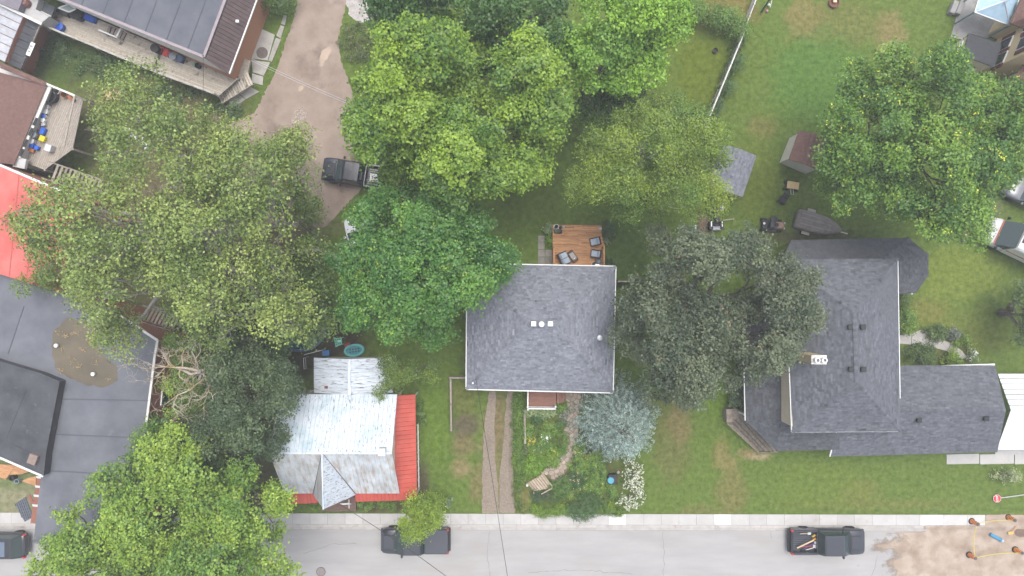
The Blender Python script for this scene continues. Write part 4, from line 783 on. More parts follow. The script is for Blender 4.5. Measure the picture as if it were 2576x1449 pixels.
# ---- right-hand neighbour, top right corner
def corner_house():
    h = thing('house', 'tan brick house with brown shingled roofs at the top right corner', 'house', P(2540, 170))
    def ww(x, y, z): return K('a4', x, y, z)
    f = [ww(1850, 545, 0), ww(1985, 225, 0), ww(2500, 400, 0), ww(2400, 800, 0)]; MB().prism([(p.x, p.y) for p in f], 0, 5.6).build('wall', M_tanb, h)
    top = [Vector((p.x, p.y, 5.6)) for p in f]; c = sum(top, Vector()) / 4 + Vector((0, 0, 2)); top = [c + (p - c) * 1.06 for p in top]
    for p in top: p.z = 5.55
    roof_faces(h, [[top[i], top[(i + 1) % 4], c] for i in range(4)], M_shb)
    a, b = f[0], f[1]; d = (b - a); n = Vector((-d.y, d.x, 0)).normalized(); rz = math.atan2(d.y, d.x)
    for t, z in ((.3, 3.9), (.72, 3.7), (.15, 1.6), (.5, 1.5)):
        p = a + d * t; w = MB().box(Vector((p.x, p.y, z)) + n * .03, (1.0, .1, 1.3), rz=rz).build('window', M_white, h); MB().box(Vector((p.x, p.y, z)) + n * .06, (.84, .1, 1.14), rz=rz).build('pane', M_glass, w)
        for s in (-1, 1): MB().box(Vector((p.x, p.y, z)) + n * .05 + d.normalized() * .68 * s, (.3, .06, 1.3), rz=rz).build('shutter', mat('maroon', (.13, .04, .035), rough=.6), h)
    lw = [ww(1990, 715, 3.2), ww(2158, 480, 3.2), ww(2400, 600, 3.2), ww(2230, 840, 3.2)]; lb = [Vector((p.x, p.y, 0)) for p in lw]
    MB().prism(inset(lw, .3), 0, 3.15).build('wing_wall', M_tanb, h)
    c = sum(lw, Vector()) / 4 + Vector((0, 0, 1.4)); roof_faces(h, [[lw[i], lw[(i + 1) % 4], c] for i in range(4)], M_shb)
    up = [ww(2060, 175, 3.0), ww(2150, -40, 3.0), ww(2400, 60, 3.0), ww(2300, 270, 3.0)]; MB().prism(inset(up, .3), 0, 2.95).build('wing_wall', M_tanb, h)
    c = sum(up, Vector()) / 4 + Vector((0, 0, 1.2)); roof_faces(h, [[up[i], up[(i + 1) % 4], c] for i in range(4)], M_shb)
    # enclosed entry with black roof
    e = thing('entry_porch', 'small cream entry porch with black roof and white door on the tan brick house', 'porch', K('a4', 1830, 380))
    r = KL('a4', [(1745, 250), (1990, 330), (1935, 505), (1695, 412)], 2.5); MB().prism(inset(r, .12), 0, 2.4).build('wall', M_cream, e)
    MB().slab(r, .1).build('roof', mat('black_felt', (.045, .047, .052), (.065, .067, .072), scale=4, rough=.9), e)
    a, b = r[0], r[3]; m = a.lerp(b, .5); d = (b - a).normalized(); nn = Vector((d.y, -d.x, 0)); nn = nn if nn.x < 0 else -nn
    do = MB().box(Vector((m.x, m.y, 1.1)) + nn * .02, (.9, .1, 2.0), rz=math.atan2(d.y, d.x)).build('door', M_white, e)
    for k in (-.22, .22):
        for z in (.65, 1.5): MB().box(Vector((m.x, m.y, z)) + nn * .05 + d * k, (.3, .08, .6), rz=math.atan2(d.y, d.x)).build('door_panel', M_offw, do)
    # concrete patio and the blue gazebo
    pat = KL('a4', [(1605, 280), (1700, -60), (2100, -60), (1960, 255), (1870, 290), (1745, 250), (1690, 300)]); M_conc = mat('grey_concrete', (.27, .26, .255), (.36, .35, .34), scale=1.5, rough=.9, c3=(.2, .19, .18), s3=.8, t3=(.55, .75), bump=.2, bscale=40)
    MB().prism([(p.x, p.y) for p in pat], 0, .06).build('patio', M_conc, kind='structure')
    for x, y in ((1650, 60), (1625, 65)): pass
    g = thing('gazebo', 'gazebo with pale blue translucent canopy on the concrete patio', 'gazebo', K('a4', 1950, 60))
    q = KL('a4', [(1785, 92), (1835, -70), (2130, -40), (2050, 192)], 2.3); c = sum(q, Vector()) / 4; c.z = 3.2; M_can = mat('blue_canopy', (.34, .50, .64), (.44, .60, .72), scale=2, rough=.25, spec=.5, c3=(.25, .38, .50), s3=1.1, t3=(.55, .6))
    for i in range(4):
        MB().slab([q[i], q[(i + 1) % 4], c], .03).build('canopy_panel', M_can, g); MB().beam(q[i], c, .06, .05).build('rib', M_metal, g); MB().box(Vector((q[i].x, q[i].y, 1.15)) * 1 , (.09, .09, 2.3)).build('post', mat('teal_post', (.12, .25, .28), rough=.5), g)
        MB().beam(q[i], q[(i + 1) % 4], .06, .1).build('edge_rail', M_metal, g)
    for i, (x, y) in enumerate(((1625, 60), (1670, 65))):
        MB().rbox(K('a4', x, y, .25), (.42, 1.05, .5), rz=-.38, r=.04).build('planter_box', M_conc, label=('grey concrete planter box left of the gazebo patio', 'pale concrete planter box touching the gazebo patio edge')[i], cat='planter')
    p0, p1 = K('a4', 1448, 424, .1), K('a4', 1612, 462, .1); mb = MB(); mb.beam(p0, p1, .14, .1); mb.build('downspout_extension', M_white, label='white downspout extension lying on the lawn by the entry porch', cat='downspout')
corner_house()
# ---- two sheds
def shed(label, quad, ridge, ez, rz, m, wallm):
    q = [P(x, y, ez) for x, y in quad]; r = [P(x, y, rz) for x, y in ridge]; s = thing('shed', label, 'shed', (sum(p.x for p in q) / 4, sum(p.y for p in q) / 4, 0))
    MB().prism(inset(q, .12), 0, ez).build('wall', wallm, s); roof_faces(s, [[q[0], q[3], r[1], r[0]], [q[2], q[1], r[0], r[1]]], m, th=.06); caps(s, r[0], r[1], m)
    for a, b, c in ((q[3], q[2], r[1]), (q[0], q[1], r[0])): MB().add([a.lerp(b, .04), b.lerp(a, .04), c - Vector((0, 0, .06))], [(0, 1, 2)]).build('gable', wallm, s)
    return s
_s = shed('garden shed with grey shingled roof half under the birch tree', [(1818, 362), (1903, 392), (1868, 496), (1782, 462)], [(1865, 376), (1828, 482)], 2.2, 2.9, M_sh, mat('taupe_siding', (.34, .29, .23), (.42, .36, .29), scale=3))
_s = shed('small garden shed with brown shingled roof and pale walls beside the yellow-tipped tree', [(2010, 328), (2085, 350), (2060, 430), (1984, 401)], [(2048, 335), (2026, 413)], 2.1, 2.9, M_shb, mat('pale_siding', (.62, .58, .50), (.68, .65, .58), scale=3))
# ================================================================ trees
tree('maple_tree', 'largest yellow-green maple tree between the dirt alley and the back lawn', [(1080, 190, 175, 150), (1215, 340, 200, 165), (1000, 300, 125, 150), (1310, 230, 110, 150), (1120, 420, 150, 90), (1340, 330, 80, 80, 12), (1010, 400, 70, 60, 10)], 15, (.062, .14, .018), (.215, .325, .03), lobe=1.45, leaf=.2)
tree('maple_tree', 'dark green tree at the top edge behind the largest yellow-green maple', [(1090, 20, 160, 95), (1000, 70, 70, 60), (1230, 60, 110, 90)], 12.5, (.035, .095, .018), (.07, .15, .03), lobe=1.45, leaf=.19)
tree('maple_tree', 'deep green tree between the two bright maples at the top edge', [(1330, 30, 90, 90), (1380, 110, 70, 90), (1320, 130, 60, 60)], 12, (.035, .09, .02), (.075, .16, .03), lobe=1.45, leaf=.19)
tree('maple_tree', 'bright lime green maple tree at the top edge beside the hedge', [(1550, 70, 160, 120), (1520, 170, 110, 100), (1640, 60, 85, 110), (1440, 120, 50, 90, 11)], 14, (.095, .205, .02), (.21, .37, .035), lobe=1.45, leaf=.19)
tree('birch_tree', 'olive green birch tree with pale branches over the grey shed', [(1620, 380, 160, 130), (1720, 420, 120, 130), (1560, 460, 130, 90), (1680, 510, 110, 70), (1560, 300, 70, 60, 9), (1700, 270, 60, 60, 8), (1785, 425, 55, 70, 9)], 12, (.07, .14, .018), (.19, .26, .028), lobe=1.15, leaf=.12, bark=M_barkbirch, ls=.2, limb=.05, cl=20, cover=1.7)
tree('maple_tree', 'rounded green maple tree overhanging the corner of the middle house roof', [(1030, 620, 170, 130), (940, 600, 90, 120), (1150, 690, 125, 150), (1010, 770, 165, 100), (1200, 590, 75, 70, 11), (900, 780, 55, 80, 9), (1080, 840, 110, 50, 10), (985, 520, 80, 50, 10), (1050, 700, 120, 120), (1215, 680, 65, 80, 11)], 13.5, (.036, .118, .02), (.10, .222, .03), lobe=1.45, leaf=.18, spot=(.05, (.20, .29, .03), 4))
tree('oak_tree', 'dark grey-green oak tree with an open hollow beside the slate roof', [(1700, 670, 115, 95), (1880, 652, 130, 66), (1965, 730, 85, 100), (1890, 850, 115, 85), (1720, 840, 170, 110), (1740, 950, 125, 70), (1620, 800, 70, 110), (1880, 900, 70, 60), (1630, 720, 60, 70), (1920, 770, 60, 60), (1790, 650, 60, 45), (1755, 740, 55, 60), (1860, 790, 60, 40), (1890, 720, 40, 60)], 12, (.05, .073, .04), (.118, .145, .076), lobe=1.15, leaf=.17, holes=[(1822, 716, 56, 52)], spot=(.006, (.24, .15, .075), 4), bark=M_bark)
tree('yellow_tipped_tree', 'big dark green tree dotted with yellow blossoms on the right', [(2310, 370, 225, 200), (2190, 370, 135, 160), (2440, 390, 115, 185), (2270, 220, 145, 85), (2320, 530, 150, 75), (2130, 450, 85, 95, 11), (2470, 300, 85, 105), (2515, 340, 70, 120, 11), (2400, 570, 70, 50, 10), (2120, 370, 70, 100, 10)], 13, (.05, .13, .017), (.15, .26, .028), lobe=1.15, leaf=.17, spot=(.05, (.55, .55, .035), 3))
tree('poplar_tree', 'huge airy olive poplar tree with bare grey branches leaning over the left yards', [(300, 300, 110, 85, 12), (470, 390, 180, 110), (650, 430, 140, 110), (300, 560, 210, 120), (560, 620, 230, 170), (690, 560, 105, 140), (420, 720, 210, 90), (640, 780, 150, 90), (130, 610, 95, 80, 13), (260, 830, 60, 45, 11), (720, 800, 70, 60, 10), (60, 560, 70, 70, 12), (140, 500, 80, 55, 12), (500, 850, 90, 45, 10), (560, 470, 120, 80), (400, 640, 120, 80), (680, 380, 70, 55, 11), (300, 210, 60, 45, 11), (700, 320, 30, 28, 8)], 16.5, (.115, .18, .042), (.27, .335, .085), lobe=1.45, leaf=.17, zb=6, bark=M_barkpale, twigs=6, cover=2.2, limb=.075, nrm=.9, up=.5, ls=.24, sub=9, cl=9, rough=.9, base=P(530, 600), trunk_r=.4)
tree('maple_tree', 'leafy green tree below the poplar along the alley edge', [(715, 400, 50, 60), (735, 530, 60, 80), (800, 660, 45, 110), (780, 780, 60, 70)], 8.5, (.05, .10, .02), (.12, .19, .03), lobe=1.15, leaf=.16)
tree('maple_tree', 'bright green maple tree over the street corner at the bottom left', [(420, 1290, 180, 140), (210, 1350, 130, 100, 11), (640, 1270, 95, 130), (430, 1130, 85, 55, 10), (560, 1420, 190, 110), (330, 1440, 200, 80), (640, 1400, 90, 110), (130, 1420, 70, 60, 9), (300, 1370, 110, 80, 11), (510, 1210, 90, 70, 10), (560, 1310, 90, 90, 11), (450, 1400, 110, 70, 10), (250, 1420, 110, 60, 10), (440, 1195, 75, 60, 10), (680, 1290, 75, 120, 10), (330, 1260, 90, 70, 10)], 12.5, (.085, .175, .022), (.235, .345, .04), lobe=1.45, leaf=.18, spot=(.02, (.3, .34, .04), 5))
tree('oak_tree', 'dark green tree between the dead branches and the white metal roof', [(640, 1030, 130, 120), (720, 960, 60, 70, 8), (560, 1090, 90, 70), (690, 1100, 60, 60, 8), (600, 900, 60, 50, 7)], 10, (.042, .075, .03), (.10, .15, .055), lobe=1.15, leaf=.15)
tree('maple_tree', 'light green sapling under the dead branches beside the flat roof', [(480, 960, 75, 60), (500, 1010, 50, 45), (470, 870, 50, 50), (400, 690, 1, 1)][:3], 6.5, (.075, .15, .02), (.18, .26, .03), lobe=.7, leaf=.13)
tree('maple_tree', 'green tree pressed against the lower right wall of the flat-roofed building', [(400, 1090, 60, 45), (390, 1150, 45, 40), (500, 1170, 60, 50)], 8, (.055, .125, .018), (.12, .21, .028), lobe=1.15, leaf=.16)
tree('street_tree', 'small yellow-green tree between the red porch roof and the pavement', [(1067, 1290, 60, 48), (1050, 1265, 40, 30), (1085, 1265, 36, 30), (1068, 1285, 35, 30, 5.3), (1068, 1310, 30, 25)], 5, (.10, .18, .016), (.25, .34, .026), lobe=.55, cover=2.2, leaf=.12, zb=1.8, trunk_r=.09, limb=.035)
tree('lilac_tree', 'small loose green tree overhanging the white rear roof', [(1010, 930, 70, 45), (960, 975, 40, 26, 4.6), (1070, 925, 45, 38)], 5.5, (.06, .115, .02), (.16, .23, .028), lobe=.7, leaf=.12, zb=2.2, trunk_r=.09, limb=.035)
tree('garden_tree', 'soft green tree cut by the right edge beside the yellow lawn', [(2590, 790, 70, 85), (2575, 760, 40, 40), (2580, 830, 40, 40)], 5, (.05, .09, .02), (.11, .17, .035), lobe=.7, leaf=.13, zb=1.5)
tree('maple_tree', 'dense green shrubby tree behind the brown low roof under the poplar', [(130, 715, 60, 28), (190, 690, 40, 40)], 6, (.055, .115, .018), (.13, .20, .028), lobe=.7, leaf=.14)
# understorey that fills the dark band between the crowns
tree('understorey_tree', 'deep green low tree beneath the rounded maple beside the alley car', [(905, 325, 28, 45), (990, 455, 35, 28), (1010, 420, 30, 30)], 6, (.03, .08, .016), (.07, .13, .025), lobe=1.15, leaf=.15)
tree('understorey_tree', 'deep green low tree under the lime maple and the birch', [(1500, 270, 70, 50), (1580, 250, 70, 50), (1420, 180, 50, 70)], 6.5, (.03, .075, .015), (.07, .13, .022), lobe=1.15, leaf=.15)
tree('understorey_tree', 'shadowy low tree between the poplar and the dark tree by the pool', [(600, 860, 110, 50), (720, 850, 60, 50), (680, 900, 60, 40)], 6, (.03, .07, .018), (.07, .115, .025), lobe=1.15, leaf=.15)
# ---- dead tree
def dead_tree():
    b = P(600, 935); root = thing('dead_tree', 'leafless dead tree with twisted pale branches over the flat roof edge', 'tree', b); mb = MB(); tip = P(500, 935, 7.0)
    mb.tube([b, b.lerp(tip, .4) + Vector((0, 0, .6)), tip], [.34, .27, .16], 8); mb.build('trunk', M_barkpale, root, smooth=True); mb = MB(); M_dead = mat('dead_wood', (.42, .35, .26), (.56, .50, .41), scale=3, rough=.9, c3=(.40, .29, .11), s3=1, t3=(.5, .7))
    def branch(p, d, r, L, lev):
        pts = [p]; n = 6; q = p; dd = d.copy()
        for i in range(n):
            dd = (dd + Vector((random.gauss(0, .33), random.gauss(0, .33), random.gauss(0, .2)))).normalized(); q = q + dd * L / n; pts.append(q)
            if lev < 3 and i > 0 and random.random() < .8:
                sd = (dd + Vector((random.gauss(0, .8), random.gauss(0, .8), random.gauss(0, .4)))).normalized(); branch(q, sd, r * (1 - i / n) * .6 + .008, L * .55, lev + 1)
        mb.tube(pts, [max(.008, r * (1 - .85 * i / n)) for i in range(n + 1)], 5, cap=False)
    for x, y, r, L in ((370, 850, .11, 3.2), (345, 960, .12, 3.8), (390, 1040, .1, 3.4), (440, 1060, .09, 3.0), (560, 880, .09, 2.0), (400, 900, .12, 3.2), (455, 870, .09, 1.9), (420, 1000, .1, 2.4), (580, 950, .07, 1.5)):
        t = P(x, y, 7.6); s = tip.lerp(b, random.uniform(0, .25)); branch(s, (t - s).normalized(), r, L, 0)
    mb.build('branches', M_dead, root, smooth=True)
dead_tree()
# ---- blue spruce: whorls of boughs with needle tufts
def spruce():
    c = P(1558, 1066, 3.5); loc = Vector((c.x, c.y, 0)); root = thing('blue_spruce', 'silvery blue spruce tree at the corner of the flower garden', 'tree', loc); top = 9.5
    MB().tube([loc, loc + Vector((0, 0, top))], [.2, .03], 7).build('trunk', M_bark, root); C, N, Z, K_ = [], [], [], []; mb = MB()
    for lev in range(12):
        t = lev / 11; z = .9 + t * (top - 1.0); R_ = 3.3 * (1 - t) ** .75 + .18; nb = int(6 + 10 * (1 - t)); off = random.random() * 6
        for k in range(nb):
            a = off + k * 6.283 / nb + random.gauss(0, .08); L = R_ * random.uniform(.82, 1.08); d = np.array((math.cos(a), math.sin(a), -.12)); p0 = np.array((c.x, c.y, z)); side = np.array((-math.sin(a), math.cos(a), 0))
            mb.tube([Vector(p0), Vector(p0 + d * L)], [.03, .008], 4, cap=False); tone = RNG.uniform(0, 1)
            for s in np.arange(.25, 1.0, .17 / max(L, .5)):
                w = (1.05 - s) * .36 * L + .1; m = max(2, int(w / .13))
                for q in np.linspace(-1, 1, m):
                    p = p0 + d * L * s + side * q * w * .55 + np.array((0, 0, random.gauss(0, .04))) + d * abs(q) * .12
                    n = 7; dirn = d * .9 + side * q * .9
                    C.append(p + RNG.normal(size=(n, 3)) * .055 + dirn * RNG.uniform(0, .16, (n, 1))); N.append(RNG.normal(size=(n, 3)) * .55 + np.array((0, 0, .8)) + d * .3); Z.append(RNG.uniform(.13, .21, n))
                    base = np.array((.205, .275, .235)) if tone + random.gauss(0, .3) > .45 else np.array((.32, .41, .365)); K_.append(np.tile(base, (n, 1)) * (1 + RNG.normal(0, .15, (n, 1))))
    me = leaf_mesh('crown', np.concatenate(C), np.concatenate(N), np.concatenate(Z), np.clip(np.concatenate(K_), .01, 1), .3); me.transform(Matrix.Translation(-loc)); link('crown', me, root); mb.build('boughs', M_bark, root, kind='stuff')
spruce()
# ================================================================ shrubs, hedges, garden plants
G1, G2 = (.065, .14, .02), (.17, .27, .034); L1, L2 = (.10, .19, .015), (.22, .31, .02)
bush('conifer_shrub', 'round clipped shrub nearest the hedge along the white fence', *Q('a3', 1735, 480), 17, 23, 1.6, (.045, .10, .03), (.075, .15, .045), leaf=.07, lobe=.3, cl=40, lv=9, group='clipped shrubs along the white fence')
bush('conifer_shrub', 'middle of three round clipped shrubs along the white fence', *Q('a3', 1665, 660), 17, 24, 1.6, (.045, .10, .03), (.075, .15, .045), leaf=.07, lobe=.3, cl=40, lv=9, group='clipped shrubs along the white fence')
bush('conifer_shrub', 'lowest of three round clipped shrubs along the white fence, near the birch', *Q('a3', 1592, 820), 15, 22, 1.5, (.045, .10, .03), (.075, .15, .045), leaf=.07, lobe=.3, cl=40, lv=9, group='clipped shrubs along the white fence')
def hedge(name, label, pts, r, h, c1, c2, leaf=.12, **kw):
    ps = [P(*p) for p in pts]; lobes = []
    for i in range(len(ps) - 1):
        a, b = ps[i], ps[i + 1]; n = max(2, int((b - a).length / (r * .55)))
        for j in range(n):
            for q in range(2): p = a.lerp(b, (j + random.random()) / n) + Vector((random.gauss(0, r * .35), random.gauss(0, r * .35), h - r * .5 + random.gauss(0, .1))); lobes.append((p, r * random.uniform(.7, 1.1)))
    loc = ps[0]; root = thing(name, label, 'hedge', loc); kw.setdefault('ls', r * .3); me = foliage(lobes, kw.pop('cl', 16), kw.pop('lv', 9), leaf, c1, c2, lowcut=-.5, name='foliage', **kw); me.transform(Matrix.Translation(-loc)); link('foliage', me, root)
    mb = MB()
    for p, _ in lobes[::2]: mb.tube([Vector((p.x, p.y, 0)), p], [.03, .01], 4)
    mb.build('stems', M_bark, root, kind='stuff')
hedge('hedge', 'bright green leafy hedge at the top edge between lime maple and white fence', [(1725, 35), (1790, 55), (1850, 85)], .75, 1.6, (.06, .13, .018), (.14, .24, .03))
hedge('hedge', 'dark ivy climbing along the left side of the white fence', [(1860, 95), (1835, 160), (1805, 240), (1780, 320)], .3, .8, (.04, .085, .02), (.08, .13, .03), cl=20)
hedge('hedge', 'tall weeds and vines beside the brick end wall of the long building', [(690, 30), (710, 5), (735, 25)], .8, 1.5, (.06, .12, .02), (.13, .20, .035))
hedge('hedge', 'narrow green hedge strip between gravel driveway and flower garden', [(1303, 990), (1303, 1080), (1305, 1160), (1308, 1215)], .38, .7, (.06, .125, .015), (.14, .23, .025), leaf=.09, cl=24)
hedge('weeds', 'rough green weeds along the left wall of the raised middle lawn', [(1296, 1215), (1300, 1250), (1312, 1285)], .3, .3, (.07, .12, .02), (.14, .20, .03), leaf=.09)
hedge('hedge', 'low green plants along the front edge of the garden by the pavement', [Q('g', 170, 1290), Q('g', 300, 1320), Q('g', 480, 1300), Q('g', 560, 1300)], .32, .6, (.07, .14, .015), (.17, .27, .022), leaf=.09, cl=24)
hedge('hedge', 'low green plants along the pavement below the white flowering bush', [Q('g', 850, 1290), Q('g', 1000, 1300), Q('g', 1150, 1320)], .3, .5, (.06, .125, .015), (.14, .23, .022), leaf=.09, cl=24)
bush('rhododendron', 'pale leafy shrub in front of the old wooden porch steps', *Q('c3', 1500, 280), 18, 30, 1.3, (.09, .14, .06), (.17, .22, .11), leaf=.14, lobe=.3, cl=22)
bush('variegated_bush', 'white and green variegated bush beside the concrete walk at the right edge', *Q('c4', 1790, 790), 32, 20, 1.3, (.14, .18, .08), (.36, .40, .20), leaf=.1, lobe=.3, cl=28)
bush('shrub', 'green shrub against the right wall of the slate house above the path', *Q('b4', 1225, 1030), 26, 34, 1.2, G1, G2)
bush('shrub', 'dark green shrub under the gutter of the slate house near the back porch', *Q('b4', 1205, 870), 16, 26, 1.0, (.04, .09, .016), (.09, .15, .025))
bush('shrub', 'mounded shrub beside the bend of the concrete garden path', *Q('b4', 1430, 1100), 26, 20, .9, (.055, .10, .025), (.11, .17, .04))
bush('shrub', 'grey-green shrub between two leafy shrubs by the concrete garden path', *Q('b4', 1560, 1105), 18, 16, .8, (.10, .12, .09), (.16, .19, .14))
bush('shrub', 'lime shrub at the end of the concrete garden path', *Q('b4', 1630, 1170), 22, 18, .9, G1, L2)
bush('shrub', 'wide dark shrub below the concrete garden path against the wing', *Q('b4', 1320, 1255), 46, 26, 1.0, (.04, .085, .016), (.095, .15, .025))
bush('shrub', 'bright yellow-green shrub beside the white gutter of the wing', *Q('b4', 1550, 1285), 30, 18, 1.0, L1, L2)
bush('flowering_bush', 'small white flowering bush at the corner of the wing gutter', *Q('b4', 1690, 1275), 10, 16, .7, (.10, .16, .05), (.2, .26, .1), spot=(.5, (.7, .7, .66), 4))
for x, y, rx, ry, lab in ((150, 130, 60, 34, 'tall dark weeds below the annex in the left yard'), (260, 170, 80, 34, 'dense weeds in the middle of the left yard below the long deck'), (420, 235, 90, 24, 'rough weeds along the outer side of the long deck'), (560, 272, 60, 20, 'sparse weeds near the pointed deck end beside the alley')): bush('weed_patch', lab, x, y, rx, ry, .35, (.05, .10, .028), (.10, .16, .045), leaf=.13, lobe=.4, cl=14, lv=8, cat='weeds')
# flower garden of the middle house (crop g)
def gb(label, x, y, rx, ry, h, c1=G1, c2=G2, name='garden_plant', **kw):
    k = .3589 / 1.5652; bush(name, label, *Q('g', x, y), rx * k * 1.38, ry * k * 1.38, h, c1, c2, cat='plant', **{**dict(leaf=.1, lobe=.24, cl=60, lv=9), **kw})
gb('pale hosta row under the white porch rail', 230, 240, 150, 40, .5, (.14, .20, .07), (.26, .33, .15), leaf=.14)
gb('dark round shrub below the hostas in the flower garden', 200, 290, 55, 50, .6, (.035, .09, .02), (.07, .14, .03))
gb('green plant right of the porch corner beside the flagstones', 465, 175, 60, 50, .5)
gb('silvery plant beside the upper flagstones', 510, 270, 45, 45, .4, (.16, .17, .14), (.26, .27, .22))
gb('dark leafy plant beside the bare soil of the garden', 455, 365, 60, 40, .4, (.04, .10, .02), (.09, .16, .03))
gb('loose green perennial in the middle of the left bed', 340, 440, 80, 70, .5)
gb('tall grassy green plant edging the curved path', 470, 560, 60, 120, .5, (.06, .14, .012), (.13, .24, .02), aspect=.3)
gb('yellow flowering plant near the left garden edge', 150, 540, 45, 40, .5, G1, G2, spot=(.5, (.6, .42, .03), 4))
gb('green mound with white blooms in the left bed', 290, 540, 60, 60, .5, G1, G2, spot=(.12, (.7, .7, .7), 4))
gb('broad green mound with one pink rose in the left bed', 250, 630, 110, 80, .5, G1, (.14, .24, .02), spot=(.03, (.6, .35, .33), 5))
gb('low lime plant at the inner edge of the curved path', 350, 690, 70, 70, .4, L1, L2)
gb('large rounded bright green plant above the garden steps', 170, 820, 95, 90, .7, (.08, .17, .012), (.17, .29, .02), leaf=.12)
gb('low green groundcover along the path above the garden steps', 350, 780, 80, 45, .3, G1, G2)
gb('feathery green groundcover left of the flower bed', 70, 700, 30, 130, .3, (.07, .10, .04), (.12, .16, .06))
gb('small green plant left of the flower garden post', 130, 450, 50, 60, .4)
gb('pink and yellow flowering plant beside the path under the spruce', 640, 660, 30, 60, .4, G1, G2, spot=(.35, (.6, .5, .35), 4))
gb('green perennial clump below the spruce', 690, 620, 55, 70, .5)
gb('yellow-green plant under the lower spruce boughs', 800, 730, 60, 40, .5, L1, (.3, .32, .02))
gb('big mid green plant in the centre of the right bed', 890, 760, 110, 90, .7)
gb('tall green plant on the outer curve of the path', 680, 800, 90, 90, .6)
gb('rose bush with peach blooms in the lower garden', 640, 980, 95, 80, .6, (.03, .085, .02), (.06, .13, .03), spot=(.05, (.7, .42, .30), 5))
gb('leafy green plant beside the blue lidded bin', 860, 930, 90, 80, .6)
gb('green plants with small yellow flowers below the rose bush', 820, 1050, 110, 70, .5, G1, G2, spot=(.06, (.5, .5, .1), 4))
gb('dense green shrub right of the garden steps', 460, 1060, 100, 90, .8, (.045, .10, .015), (.10, .18, .025))
gb('green shrub with scattered orange blooms above the round conifer', 560, 1120, 110, 60, .6, G1, G2, spot=(.04, (.65, .3, .16), 4))
gb('dark creeping juniper below the garden steps', 320, 1150, 130, 60, .4, (.035, .075, .03), (.065, .11, .045), aspect=.3)
gb('lime green plant at the front left corner by the pavement', 200, 1290, 45, 45, .5, L1, L2)
gb('lime green plant beside the round conifer', 470, 1280, 45, 40, .5, L1, L2)
gb('narrow yellow-green plant right of the round conifer', 1010, 1280, 30, 60, .5, L1, L2)
gb('low green plant right of the round conifer along the kerb', 900, 1230, 60, 60, .5, (.05, .10, .016), (.10, .17, .025))
gb('green plant between bin and white flowering bush', 1040, 1080, 50, 80, .5)
gb('dark rounded conifer shrub with swirled boughs on the pavement edge', 700, 1265, 150, 130, 1.3, (.04, .095, .022), (.075, .15, .032), name='round_conifer', leaf=.08, lobe=.26, cl=42)
def white_bush():
    k = .3589 / 1.5652
    for i, (x, y, rx, ry, lab) in enumerate(((1265, 940, 125, 220, 'tall white blossomed bush below the blue spruce'), (1230, 1180, 165, 120, 'spreading white blossomed bush nearest the pavement'))):
        bush('flowering_bush', lab, *Q('g', x, y), rx * k, ry * k, 1.4, (.06, .10, .03), (.14, .18, .06), leaf=.1, lobe=.26, cl=26, lv=9, aspect=.4, spot=(.8, (.74, .75, .64), 6))
white_bush()
# by the back deck
k_ = .15186 / 1.5652
bush('hosta_plant', 'pale green hosta at the back corner of the wooden deck', *Q('k', 260, 260), 130 * k_, 130 * k_, .6, (.13, .19, .08), (.24, .30, .15), leaf=.12, lobe=.2, cat='plant')
bush('garden_plant', 'bright green plant in the bed beside the deck rail', *Q('k', 265, 560), 85 * k_, 190 * k_, .5, (.07, .16, .015), (.15, .27, .025), leaf=.09, lobe=.18, cat='plant')
bush('shrub', 'dark green shrub at the right rear of the deck', *Q('k', 1820, 300), 170 * k_, 220 * k_, .9, (.04, .085, .03), (.085, .14, .05), leaf=.09, lobe=.25)
bush('flowering_plant', 'plant with pink blooms beside the deck chairs', *Q('k', 1760, 620), 110 * k_, 130 * k_, .7, (.09, .13, .06), (.16, .20, .1), leaf=.08, lobe=.2, cat='plant', spot=(.06, (.55, .16, .5), 6))
bush('garden_plant', 'green plant along the right deck railing near the house', *Q('k', 1860, 1080), 130 * k_, 150 * k_, .5, (.04, .09, .02), (.085, .14, .035), leaf=.09, lobe=.2, cat='plant')
for x, y, rx, ry, lab in ((740, 975, 60, 40, 'green plants left of the white house entrance steps'), (830, 978, 40, 25, 'lime plant along the red front porch roof'), (880, 985, 60, 25, 'low plants along the red porch near the street tree'), (395, 985, 40, 25, 'small plants left of the white house entrance')):
    bush('garden_plant', lab, *Q('c2', x, y), rx * .38, ry * .38, .5, G1, G2, leaf=.09, lobe=.2, cat='plant')
bush('fern_clump', 'ferny green clump beside the red side porch roof', *Q('c2', 1095, 390), 14, 30, .5, (.08, .15, .03), (.16, .24, .06), leaf=.12, lobe=.2, cat='plant', aspect=.35)
bush('fern_clump', 'pale blue-green plant right of the small street tree', *Q('c2', 1280, 975), 12, 14, .5, (.10, .17, .08), (.18, .26, .13), leaf=.12, lobe=.2, cat='plant')
